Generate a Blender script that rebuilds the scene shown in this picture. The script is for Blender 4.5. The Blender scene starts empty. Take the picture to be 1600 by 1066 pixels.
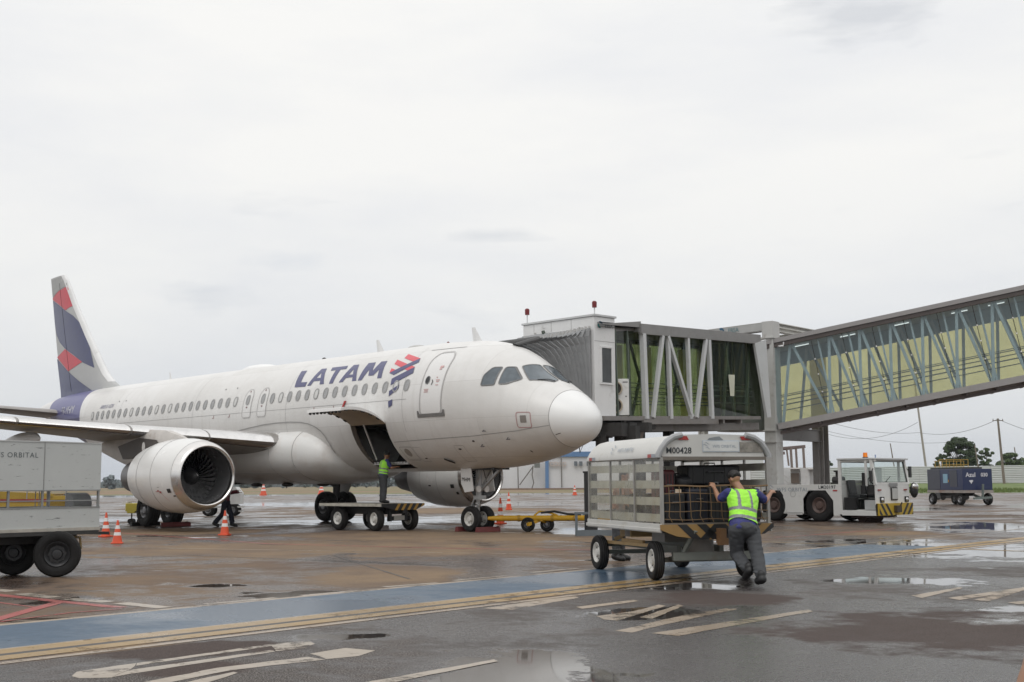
import bpy, bmesh, math, random
from math import sin, cos, pi, radians, sqrt, atan2, asin
from mathutils import Vector, Matrix, noise as mnoise
import numpy as np
random.seed(7)
SC = bpy.context.scene
COL = SC.collection

# ------------------------------------------------------------------ camera
CAMP = Vector((22.8498, -25.1777, 1.4343))
YAW, PIT, ROL, FPX = radians(136.34), radians(6.613), radians(-.313), 1921.6
_f = Vector((cos(PIT)*cos(YAW), cos(PIT)*sin(YAW), sin(PIT)))
_r = _f.cross(Vector((0, 0, 1))).normalized()
_u = _r.cross(_f)
CR = _r*cos(ROL)+_u*sin(ROL)
CU = -_r*sin(ROL)+_u*cos(ROL)
cam = bpy.data.cameras.new('camera')
camo = bpy.data.objects.new('camera', cam)
COL.objects.link(camo)
camo.matrix_world = Matrix(((CR.x, CU.x, -_f.x, CAMP.x), (CR.y, CU.y, -_f.y, CAMP.y), (CR.z, CU.z, -_f.z, CAMP.z), (0, 0, 0, 1)))
cam.sensor_width = 36
cam.lens = 36*FPX/1600
cam.clip_end = 9000
cam.clip_start = .05
SC.camera = camo

# ------------------------------------------------------------------ world: overcast sky
SUN_EL, SUN_AZ = radians(58), radians(-62)          # azimuth measured from +X
W = bpy.data.worlds.new("World")
SC.world = W
W.use_nodes = True
nt = W.node_tree
nt.nodes.clear()
def _n(t, nt=nt, **k):
    o = nt.nodes.new(t)
    for a, b in k.items():
        setattr(o, a, b)
    return o
out = _n('ShaderNodeOutputWorld')
bg = _n('ShaderNodeBackground')
bg2 = _n('ShaderNodeBackground')
addn = _n('ShaderNodeMixShader')
sky = _n('ShaderNodeTexSky', sky_type='NISHITA', sun_disc=False)
sky.sun_elevation = SUN_EL
sky.sun_rotation = pi/2-SUN_AZ
sky.altitude = 500
sky.dust_density = 3
nt.links.new(sky.outputs[0], bg.inputs[0])
bg.inputs[1].default_value = .1
tc = _n('ShaderNodeTexCoord')
sep = _n('ShaderNodeSeparateXYZ')
nt.links.new(tc.outputs['Generated'], sep.inputs[0])
# overcast luminance: brighter towards the zenith
ramp = _n('ShaderNodeValToRGB')
E_ = ramp.color_ramp.elements
E_[0].position = 0; E_[0].color = (.60, .635, .69, 1)
E_[1].position = 1; E_[1].color = (1.32, 1.32, 1.31, 1)
for p, c in ((.07, (.775, .79, .812)), (.14, (.875, .88, .882)), (.25, (.955, .952, .938)), (.42, (.985, .982, .97)), (.62, (1.1, 1.1, 1.09))):
    e = E_.new(p); e.color = (*c, 1)
nt.links.new(sep.outputs[2], ramp.inputs[0])
# cloud structure
mp = _n('ShaderNodeMapping'); mp.inputs['Scale'].default_value = (1.0, 1.0, 4.0)
nt.links.new(tc.outputs['Generated'], mp.inputs[0])
nz = _n('ShaderNodeTexNoise'); nz.inputs['Scale'].default_value = 2.6; nz.inputs['Detail'].default_value = 8; nz.inputs['Roughness'].default_value = .58
nt.links.new(mp.outputs[0], nz.inputs['Vector'])
r2 = _n('ShaderNodeValToRGB')
r2.color_ramp.elements[0].position = .30; r2.color_ramp.elements[0].color = (.925, .935, .96, 1)
r2.color_ramp.elements[1].position = .60; r2.color_ramp.elements[1].color = (1.035, 1.03, 1.015, 1)
nt.links.new(nz.outputs['Fac'], r2.inputs[0])
mul = _n('ShaderNodeMix', data_type='RGBA', blend_type='MULTIPLY')
mul.inputs[0].default_value = 1
nt.links.new(ramp.outputs[0], mul.inputs[6]); nt.links.new(r2.outputs[0], mul.inputs[7])
# a few small darker wisps
mp3 = _n('ShaderNodeMapping'); mp3.inputs['Scale'].default_value = (3.0, 3.0, 14.0)
nt.links.new(tc.outputs['Generated'], mp3.inputs[0])
nz3 = _n('ShaderNodeTexNoise'); nz3.inputs['Scale'].default_value = 1.7; nz3.inputs['Detail'].default_value = 5
nt.links.new(mp3.outputs[0], nz3.inputs['Vector'])
r3 = _n('ShaderNodeValToRGB')
r3.color_ramp.elements[0].position = .66; r3.color_ramp.elements[0].color = (1, 1, 1, 1)
r3.color_ramp.elements[1].position = .80; r3.color_ramp.elements[1].color = (.86, .875, .90, 1)
nt.links.new(nz3.outputs['Fac'], r3.inputs[0])
mul3 = _n('ShaderNodeMix', data_type='RGBA', blend_type='MULTIPLY'); mul3.inputs[0].default_value = 1
nt.links.new(mul.outputs[2], mul3.inputs[6]); nt.links.new(r3.outputs[0], mul3.inputs[7])
last = mul3.outputs[2]
def _m(op, a, b):
    n = nt.nodes.new('ShaderNodeMath'); n.operation = op
    for i, x in enumerate((a, b)):
        if isinstance(x, (int, float)): n.inputs[i].default_value = x
        else: nt.links.new(x, n.inputs[i])
    return n.outputs[0]
# three distinct small clouds, placed by their direction in the sky
for (px_, py_, rad, dark, flat_) in ((1350, 18, .058, .83, 2.2), (318, 463, .036, .90, 3.), (772, 368, .036, .88, 6.), (440, 408, .04, .93, 5.)):
    d0 = (CR*((px_-800)/FPX)-CU*((py_-533)/FPX)+_f).normalized()
    sb = nt.nodes.new('ShaderNodeVectorMath'); sb.operation = 'SUBTRACT'; nt.links.new(tc.outputs['Generated'], sb.inputs[0]); sb.inputs[1].default_value = d0
    sx = nt.nodes.new('ShaderNodeVectorMath'); sx.operation = 'MULTIPLY'; nt.links.new(sb.outputs[0], sx.inputs[0]); sx.inputs[1].default_value = (1, 1, flat_)
    ln = nt.nodes.new('ShaderNodeVectorMath'); ln.operation = 'LENGTH'; nt.links.new(sx.outputs[0], ln.inputs[0])
    n4 = nt.nodes.new('ShaderNodeTexNoise'); n4.inputs['Scale'].default_value = 26; n4.inputs['Detail'].default_value = 7; nt.links.new(mp.outputs[0], n4.inputs['Vector'])
    k = _m('ADD', _m('DIVIDE', ln.outputs['Value'], rad), _m('MULTIPLY', _m('SUBTRACT', n4.outputs['Fac'], .5), 2.2))
    mr_ = nt.nodes.new('ShaderNodeMapRange'); mr_.inputs[1].default_value = .15; mr_.inputs[2].default_value = 1.15; mr_.inputs[3].default_value = 1; mr_.inputs[4].default_value = 0; mr_.clamp = True; nt.links.new(k, mr_.inputs[0])
    mx_ = nt.nodes.new('ShaderNodeMix'); mx_.data_type = 'RGBA'; mx_.blend_type = 'MULTIPLY'; nt.links.new(mr_.outputs[0], mx_.inputs[0]); nt.links.new(last, mx_.inputs[6]); mx_.inputs[7].default_value = (dark*.985, dark, dark*1.025, 1); last = mx_.outputs[2]
nt.links.new(last, bg2.inputs[0])
bg2.inputs[1].default_value = 1.0
addn.inputs[0].default_value = .93
nt.links.new(bg.outputs[0], addn.inputs[1]); nt.links.new(bg2.outputs[0], addn.inputs[2])
nt.links.new(addn.outputs[0], out.inputs[0])

sl = bpy.data.lights.new('sun', 'SUN')
sl.energy = .7; sl.angle = radians(30); sl.color = (1, .975, .94)
so = bpy.data.objects.new('sun', sl); COL.objects.link(so)
sd = Vector((cos(SUN_EL)*cos(SUN_AZ), cos(SUN_EL)*sin(SUN_AZ), sin(SUN_EL)))
so.rotation_euler = (-sd).to_track_quat('-Z', 'Y').to_euler()
so.location = (0, -30, 60)

SC.view_settings.view_transform = 'Standard'
SC.view_settings.look = 'None'
SC.view_settings.exposure = 0
SC.view_settings.gamma = 1

# ------------------------------------------------------------------ geometry helpers
FW = Vector((cos(YAW), sin(YAW), 0)); RT = Vector((sin(YAW), -cos(YAW), 0))
def ray(px, py):
    return CR*((px-800)/FPX)-CU*((py-533)/FPX)+_f
def G(px, py, z=0.):                       # pixel -> point on a horizontal plane
    d = ray(px, py); t = (z-CAMP.z)/d.z
    return CAMP+d*t
def K(D, r, z=0.):                         # distance ahead, distance right -> world
    p = CAMP+FW*D+RT*r
    return Vector((p.x, p.y, z))
def U(px, py, D):                          # pixel at distance D
    d = ray(px, py); return CAMP+d*(D/d.dot(FW))
def hz(D, py, px=800):
    return U(px, py, D).z

class MB:
    def __init__(s): s.v = []; s.f = []; s.m = []
    def add(s, vs, fs, mi=0):
        o = len(s.v); s.v += [tuple(v) for v in vs]
        s.f += [tuple(i+o for i in f) for f in fs]; s.m += [mi]*len(fs); return s
    def box(s, c, d, rz=0, mi=0, R=None):
        c = Vector(c); d = Vector(d)/2
        R = R or Matrix.Rotation(rz, 3, 'Z')
        vs = [c+R@Vector((x*d.x, y*d.y, z*d.z)) for x in (-1, 1) for y in (-1, 1) for z in (-1, 1)]
        return s.add(vs, [(0, 1, 3, 2), (4, 6, 7, 5), (0, 4, 5, 1), (2, 3, 7, 6), (0, 2, 6, 4), (1, 5, 7, 3)], mi)
    def beam(s, a, b, w, h, mi=0, up=(0, 0, 1)):
        a = Vector(a); b = Vector(b); d = b-a; L = d.length; d.normalize(); up = Vector(up)
        y = up.cross(d)
        if y.length < 1e-4: y = Vector((0, 1, 0)).cross(d)
        y.normalize(); z = d.cross(y)
        R = Matrix((d, y, z)).transposed()
        return s.box((a+b)/2, (L, w, h), mi=mi, R=R)
    def cyl(s, a, b, r0, r1=None, n=16, mi=0, caps=True):
        r1 = r0 if r1 is None else r1
        a = Vector(a); b = Vector(b); d = (b-a).normalized()
        x = d.orthogonal().normalized(); y = d.cross(x)
        vs = []
        for p, r in ((a, r0), (b, r1)):
            vs += [p+(x*cos(2*pi*i/n)+y*sin(2*pi*i/n))*r for i in range(n)]
        fs = [(i, (i+1) % n, n+(i+1) % n, n+i) for i in range(n)]
        if caps: fs += [tuple(range(n))[::-1], tuple(range(n, 2*n))]
        return s.add(vs, fs, mi)
    def tube(s, pts, r, n=8, mi=0, close=False):
        P = [Vector(p) for p in pts]; N = len(P); rings = []; x = None
        for i in range(N):
            if close: t = P[(i+1) % N]-P[i-1]
            else: t = P[min(i+1, N-1)]-P[max(i-1, 0)]
            t.normalize()
            x = t.orthogonal() if x is None else x-t*x.dot(t)
            x.normalize(); y = t.cross(x)
            rr = r[i] if isinstance(r, (list, tuple)) else r
            rings.append([P[i]+(x*cos(2*pi*k/n)+y*sin(2*pi*k/n))*rr for k in range(n)])
        return s.loft(rings, caps=not close, mi=mi, wrap=close)
    def loft(s, rings, caps=True, mi=0, wrap=False, closed=True):
        n = len(rings[0]); vs = [p for r in rings for p in r]; fs = []
        M = len(rings)
        for i in range(M if wrap else M-1):
            j = (i+1) % M
            for k in range(n if closed else n-1):
                l = (k+1) % n
                fs.append((i*n+k, i*n+l, j*n+l, j*n+k))
        if caps and not wrap:
            fs += [tuple(range(n))[::-1], tuple(range((M-1)*n, M*n))]
        return s.add(vs, fs, mi)
    def lathe(s, prof, o, ax, n=32, mi=0, caps=False):
        ax = Vector(ax).normalized(); x = ax.orthogonal().normalized(); y = ax.cross(x); o = Vector(o)
        rings = [[o+ax*a+(x*cos(2*pi*k/n)+y*sin(2*pi*k/n))*max(r, 1e-4) for k in range(n)] for a, r in prof]
        return s.loft(rings, caps=caps, mi=mi)
    def ball(s, c, r, n=12, mi=0):
        c = Vector(c); r = Vector(r) if hasattr(r, '__len__') else Vector((r, r, r))
        rings = []
        for i in range(n+1):
            a = -pi/2+pi*i/n
            rings.append([c+Vector((r.x*max(cos(a), 1e-3)*cos(2*pi*k/(2*n)), r.y*max(cos(a), 1e-3)*sin(2*pi*k/(2*n)), r.z*sin(a))) for k in range(2*n)])
        return s.loft(rings, caps=False, mi=mi)
    def poly(s, pts, mi=0):
        return s.add(pts, [tuple(range(len(pts)))], mi)
    def prism(s, pts, h, mi=0):
        # pts planar loop, h offset vector
        h = Vector(h); n = len(pts); P = [Vector(p) for p in pts]
        fs = [(i, (i+1) % n, n+(i+1) % n, n+i) for i in range(n)]+[tuple(range(n))[::-1], tuple(range(n, 2*n))]
        return s.add(P+[p+h for p in P], fs, mi)
    def build(s, name, mats, parent=None, smooth=35, bevel=0, fix=True):
        me = bpy.data.meshes.new(name)
        me.from_pydata(s.v, [], s.f)
        if not isinstance(mats, (list, tuple)): mats = [mats]
        for m in mats: me.materials.append(m)
        if any(s.m): me.polygons.foreach_set('material_index', s.m)
        if fix:
            bm = bmesh.new(); bm.from_mesh(me)
            bmesh.ops.recalc_face_normals(bm, faces=bm.faces); bm.to_mesh(me); bm.free()
        if smooth:
            me.polygons.foreach_set('use_smooth', [True]*len(me.polygons))
            me.set_sharp_from_angle(angle=radians(smooth))
        o = bpy.data.objects.new(name, me); COL.objects.link(o)
        if parent: o.parent = parent
        if bevel:
            b = o.modifiers.new('bevel', 'BEVEL'); b.width = bevel; b.segments = 2; b.limit_method = 'ANGLE'; b.angle_limit = radians(40)
        return o

def _split(s, name, mats, parent=None, **k):
    """build every loose piece of the collected mesh as an object of its own"""
    par = list(range(len(s.v)))
    def fnd(i):
        while par[i] != i: par[i] = par[par[i]]; i = par[i]
        return i
    key = {}
    for i, v in enumerate(s.v):
        q = (round(v[0], 5), round(v[1], 5), round(v[2], 5))
        if q in key: par[fnd(i)] = fnd(key[q])
        else: key[q] = i
    for f in s.f:
        for i in f[1:]: par[fnd(i)] = fnd(f[0])
    grp = {}
    for f, mi in zip(s.f, s.m): grp.setdefault(fnd(f[0]), []).append((f, mi))
    out = []
    for g_ in grp.values():
        ids = sorted({i for f, _ in g_ for i in f}); mp_ = {i: n for n, i in enumerate(ids)}
        m = MB(); m.v = [s.v[i] for i in ids]; m.f = [tuple(mp_[i] for i in f) for f, _ in g_]; m.m = [q for _, q in g_]
        out.append(m.build(name, mats, parent, **k))
    return out
MB.split = _split
def tag(o, label=None, cat=None, group=None, kind=None):
    if label: o['label'] = label
    if cat: o['category'] = cat
    if group: o['group'] = group
    if kind: o['kind'] = kind
    return o
def thing(name, label, cat, loc=(0, 0, 0), rz=0, group=None):
    o = bpy.data.objects.new(name, None); COL.objects.link(o); o.empty_display_size = .3
    o.location = loc; o.rotation_euler = (0, 0, rz)
    return tag(o, label, cat, group)
def struct(o): o['kind'] = 'structure'; return o
def dup(root, loc, rz, label=None, sc=None):
    def cp(o, par):
        c = o.copy(); COL.objects.link(c)
        if par: c.parent = par
        for ch in list(o.children): cp(ch, c)
        return c
    r = cp(root, None); r.location = loc; r.rotation_euler = (0, 0, rz)
    if sc: r.scale = sc
    if label: r['label'] = label
    return r

def text_mb(txt, size, M4, mi=0, shear=0, ext=0.0, mb=None, align='CENTER', bold=0.0, spacing=1.0):
    cu = bpy.data.curves.new('t', 'FONT'); cu.body = txt; cu.size = size; cu.align_x = align; cu.align_y = 'CENTER'
    cu.shear = shear; cu.extrude = ext; cu.offset = bold; cu.space_character = spacing; cu.resolution_u = 3
    o = bpy.data.objects.new('t', cu); COL.objects.link(o)
    dg = bpy.context.evaluated_depsgraph_get(); dg.update()
    me = bpy.data.meshes.new_from_object(o.evaluated_get(dg))
    vs = [M4@v.co for v in me.vertices]; fs = [tuple(p.vertices) for p in me.polygons]
    bpy.data.objects.remove(o); bpy.data.curves.remove(cu); bpy.data.meshes.remove(me)
    mb = mb or MB()
    return mb.add(vs, fs, mi)
def frame4(o, x, y):
    x = Vector(x).normalized(); y = Vector(y).normalized(); z = x.cross(y); o = Vector(o)
    return Matrix(((x.x, y.x, z.x, o.x), (x.y, y.y, z.y, o.y), (x.z, y.z, z.z, o.z), (0, 0, 0, 1)))

# ------------------------------------------------------------------ materials
MATS = {}
def mat(name, col, rough=.5, metal=0, var=.12, scale=2.5, bump=0., dirt=None, dscale=1.5, dpos=.55, spec=.5, detail=6, coat=0, streak=None):
    if name in MATS: return MATS[name]
    m = bpy.data.materials.new(name); m.use_nodes = True; MATS[name] = m
    t = m.node_tree; b = t.nodes['Principled BSDF']
    co = t.nodes.new('ShaderNodeTexCoord'); mpn = t.nodes.new('ShaderNodeMapping')
    t.links.new(co.outputs['Object'], mpn.inputs[0])
    if streak: mpn.inputs['Scale'].default_value = streak
    n = t.nodes.new('ShaderNodeTexNoise'); n.inputs['Scale'].default_value = scale; n.inputs['Detail'].default_value = detail; n.inputs['Roughness'].default_value = .6
    t.links.new(mpn.outputs[0], n.inputs['Vector'])
    r = t.nodes.new('ShaderNodeValToRGB')
    r.color_ramp.elements[0].position = .3; r.color_ramp.elements[1].position = .7
    r.color_ramp.elements[0].color = (*[c*(1-var) for c in col], 1); r.color_ramp.elements[1].color = (*[min(1, c*(1+var*.6)) for c in col], 1)
    t.links.new(n.outputs['Fac'], r.inputs[0]); last = r.outputs[0]
    if dirt:
        n2 = t.nodes.new('ShaderNodeTexNoise'); n2.inputs['Scale'].default_value = dscale; n2.inputs['Detail'].default_value = 9; n2.inputs['Roughness'].default_value = .7
        t.links.new(mpn.outputs[0], n2.inputs['Vector'])
        rr = t.nodes.new('ShaderNodeMapRange'); rr.inputs[1].default_value = dpos; rr.inputs[2].default_value = dpos+.18
        t.links.new(n2.outputs['Fac'], rr.inputs[0])
        mx = t.nodes.new('ShaderNodeMix'); mx.data_type = 'RGBA'
        t.links.new(rr.outputs[0], mx.inputs[0]); t.links.new(last, mx.inputs[6]); mx.inputs[7].default_value = (*dirt, 1); last = mx.outputs[2]
    t.links.new(last, b.inputs['Base Color'])
    mr = t.nodes.new('ShaderNodeMapRange'); mr.inputs[3].default_value = max(.02, rough*.8); mr.inputs[4].default_value = min(1, rough*1.2)
    t.links.new(n.outputs['Fac'], mr.inputs[0]); t.links.new(mr.outputs[0], b.inputs['Roughness'])
    b.inputs['Metallic'].default_value = metal; b.inputs['Specular IOR Level'].default_value = spec
    b.inputs['Coat Weight'].default_value = coat; b.inputs['Coat Roughness'].default_value = .08
    if bump:
        bn = t.nodes.new('ShaderNodeBump'); bn.inputs['Strength'].default_value = bump; bn.inputs['Distance'].default_value = .02
        t.links.new(n.outputs['Fac'], bn.inputs['Height']); t.links.new(bn.outputs[0], b.inputs['Normal'])
    return m
def emis(name, col, s):
    m = bpy.data.materials.new(name); m.use_nodes = True; b = m.node_tree.nodes['Principled BSDF']
    b.inputs['Base Color'].default_value = (*col, 1); b.inputs['Emission Color'].default_value = (*col, 1); b.inputs['Emission Strength'].default_value = s; return m
def glassy(name, col, trans, rough=.03, gloss_ior=1.45, var=.0, vscale=.6, diff=None):
    """thin tinted pane: fresnel reflection over tinted transparency mixed with some diffuse film"""
    m = bpy.data.materials.new(name); m.use_nodes = True; t = m.node_tree; t.nodes.clear()
    o = t.nodes.new('ShaderNodeOutputMaterial'); tr = t.nodes.new('ShaderNodeBsdfTransparent'); tr.inputs[0].default_value = (*col, 1)
    df = t.nodes.new('ShaderNodeBsdfDiffuse'); df.inputs[0].default_value = (*(diff or col), 1)
    tl = t.nodes.new('ShaderNodeBsdfTranslucent'); tl.inputs[0].default_value = (*(diff or col), 1)
    md = t.nodes.new('ShaderNodeMixShader'); md.inputs[0].default_value = .5
    t.links.new(df.outputs[0], md.inputs[1]); t.links.new(tl.outputs[0], md.inputs[2])
    mx = t.nodes.new('ShaderNodeMixShader'); mx.inputs[0].default_value = trans
    t.links.new(md.outputs[0], mx.inputs[1]); t.links.new(tr.outputs[0], mx.inputs[2])
    if var:
        co = t.nodes.new('ShaderNodeTexCoord'); n = t.nodes.new('ShaderNodeTexNoise'); n.inputs['Scale'].default_value = vscale; n.inputs['Detail'].default_value = 7
        t.links.new(co.outputs['Object'], n.inputs['Vector']); r = t.nodes.new('ShaderNodeMapRange')
        r.inputs[1].default_value = .35; r.inputs[2].default_value = .65; r.inputs[3].default_value = trans-var; r.inputs[4].default_value = min(1, trans+var)
        t.links.new(n.outputs['Fac'], r.inputs[0]); t.links.new(r.outputs[0], mx.inputs[0])
    gl = t.nodes.new('ShaderNodeBsdfGlossy'); gl.inputs['Roughness'].default_value = rough
    fr = t.nodes.new('ShaderNodeFresnel'); ge = t.nodes.new('ShaderNodeNewGeometry'); ri = t.nodes.new('ShaderNodeMapRange'); ri.inputs[3].default_value = gloss_ior; ri.inputs[4].default_value = 1/gloss_ior; t.links.new(ge.outputs['Backfacing'], ri.inputs[0]); t.links.new(ri.outputs[0], fr.inputs[0])
    m2 = t.nodes.new('ShaderNodeMixShader'); t.links.new(fr.outputs[0], m2.inputs[0]); t.links.new(mx.outputs[0], m2.inputs[1]); t.links.new(gl.outputs[0], m2.inputs[2])
    t.links.new(m2.outputs[0], o.inputs[0]); return m

WHITE = mat('aircraft_white', (.72, .712, .70), .32, var=.03, scale=.35, spec=.5, dirt=(.66, .65, .63), dscale=.5, dpos=.52, streak=(1, 1, 1.6))
WHITE2 = mat('radome_white', (.80, .80, .79), .35, var=.02)
FAIR = mat('fairing_white', (.68, .675, .66), .36, var=.05, scale=.8, dirt=(.62, .59, .56), dpos=.5)
NAC = mat('nacelle_white', (.74, .735, .72), .26, var=.05, scale=.7, dirt=(.70, .68, .65), dpos=.55, dscale=2.2)
WINGU = mat('wing_grey', (.30, .285, .27), .42, var=.14, scale=.9, dirt=(.20, .18, .16), dscale=1.2)
METAL = mat('brushed_metal', (.68, .67, .66), .24, metal=1, var=.1)
DMETAL = mat('dark_metal', (.16, .16, .165), .42, metal=.8, var=.2)
LIPM = mat('inlet_lip_metal', (.74, .72, .70), .22, metal=1, var=.1, scale=3)
INDIGO = mat('indigo_paint', (.055, .058, .155), .3, var=.08, coat=.2)
CORAL = mat('coral_paint', (.66, .09, .115), .35, var=.06)
FINGREY = mat('fin_grey', (.46, .465, .46), .4, var=.05)
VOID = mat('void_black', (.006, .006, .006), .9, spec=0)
BLK = mat('black_paint', (.015, .015, .016), .5)
DUCT = mat('inlet_duct', (.20, .20, .205), .26, metal=.5, var=.15)
RUB = mat('tyre_rubber', (.019, .018, .018), .72, var=.3, scale=12, dirt=(.035, .030, .026), dscale=5, dpos=.58, bump=.1, spec=.2)
RIMW = mat('wheel_rim_white', (.62, .61, .58), .45, var=.12, scale=9, dirt=(.2, .16, .12), dscale=7, dpos=.55)
RIMG = mat('wheel_rim_grey', (.24, .24, .25), .4, metal=.6, var=.15)
LINE = mat('panel_line_grey', (.33, .325, .32), .5)
PGREY = mat('painted_grey_steel', (.48, .475, .46), .48, var=.08, scale=1.6, dirt=(.30, .27, .25), dpos=.56)
PSTEEL = mat('bridge_grey_steel', (.27, .26, .255), .5, var=.08, scale=1.2, dirt=(.2, .18, .165), dpos=.56)
LSTEEL = mat('light_grey_steel', (.56, .57, .57), .45, var=.06, scale=1.4, dirt=(.40, .37, .34), dpos=.58)
DARKM = mat('dark_machinery', (.035, .033, .032), .6, var=.3, scale=6)
PANELW = mat('cabin_white_panel', (.73, .73, .725), .45, var=.05, scale=1.1, dirt=(.50, .49, .47), dpos=.57)
WPNT = mat('vehicle_white_paint', (.66, .66, .64), .42, var=.05, scale=2, dirt=(.38, .33, .28), dscale=3, dpos=.60)
ORANGE = mat('cone_orange', (.66, .085, .03), .45, var=.12, dirt=(.45, .08, .04), dpos=.6)
CWHITE = mat('cone_white_band', (.72, .70, .68), .4, var=.1)
YEL = mat('yellow_paint', (.66, .37, .02), .45, var=.12, dirt=(.3, .17, .04), dscale=4, dpos=.58)
REDP = mat('red_paint', (.42, .03, .03), .45)
DRED = mat('chock_red', (.16, .035, .035), .7, var=.25)
# ------------------------------------------------------------------ ground
def smooth_mask(t, val, a, b):
    r = t.nodes.new('ShaderNodeMapRange'); r.inputs[1].default_value = a; r.inputs[2].default_value = b
    t.links.new(val, r.inputs[0]); return r.outputs[0]
def mth(t, op, a, b=None, c=None):
    n = t.nodes.new('ShaderNodeMath'); n.operation = op
    for i, x in enumerate((a, b, c)):
        if x is None: continue
        if isinstance(x, (int, float)): n.inputs[i].default_value = x
        else: t.links.new(x, n.inputs[i])
    return n.outputs[0]
def noisen(t, vec, scale, detail=6, rough=.55, dist=0):
    n = t.nodes.new('ShaderNodeTexNoise'); n.inputs['Scale'].default_value = scale; n.inputs['Detail'].default_value = detail
    n.inputs['Roughness'].default_value = rough; n.inputs['Distortion'].default_value = dist
    t.links.new(vec, n.inputs['Vector']); return n.outputs['Fac']
def mixc(t, f, a, b, bt='MIX'):
    n = t.nodes.new('ShaderNodeMix'); n.data_type = 'RGBA'; n.blend_type = bt
    if isinstance(f, (int, float)): n.inputs[0].default_value = f
    else: t.links.new(f, n.inputs[0])
    for i, x in ((6, a), (7, b)):
        if isinstance(x, tuple): n.inputs[i].default_value = (*x, 1)
        else: t.links.new(x, n.inputs[i])
    return n.outputs[2]

def ell(px0, py0, px1, py1):
    """ellipse on the ground from the pixel box of a puddle"""
    cx, cy = (px0+px1)/2, (py0+py1)/2
    c = G(cx, cy); a = (G(px1, cy)-G(px0, cy))/2; b = (G(cx, py0)-G(cx, py1))/2
    return c, a.length, b.length, atan2(a.y, a.x)
PUD = [ell(*q) for q in ((540, 1000, 1060, 1100), (1190, 832, 1750, 880), (560, 925, 680, 936),
       (880, 884, 1060, 905), (270, 911, 400, 919), (400, 922, 560, 930), (0, 806, 300, 820), (360, 804, 830, 822), (100, 783, 960, 793), (-50, 770, 560, 778), (600, 769, 900, 776),
       (1360, 812, 1700, 834), (1400, 850, 1720, 876), (1250, 895, 1600, 922), (860, 945, 1120, 975), (270, 922, 600, 940), (850, 822, 960, 838),
       (-100, 796, 120, 803), (1560, 783, 1800, 800), (1150, 862, 1300, 885), (380, 985, 700, 1003), (1330, 790, 1500, 800))]
DRY = [ell(*q) for q in ((1150, 948, 1750, 1022), (1000, 920, 1260, 948), (-50, 1000, 520, 1030), (440, 880, 760, 918), (-60, 845, 950, 872), (380, 822, 1250, 850), (1430, 845, 1700, 852), (220, 1030, 420, 1060), (60, 824, 420, 838), (900, 825, 1200, 838), (420, 793, 900, 803), (1300, 830, 1500, 838))]

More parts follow.
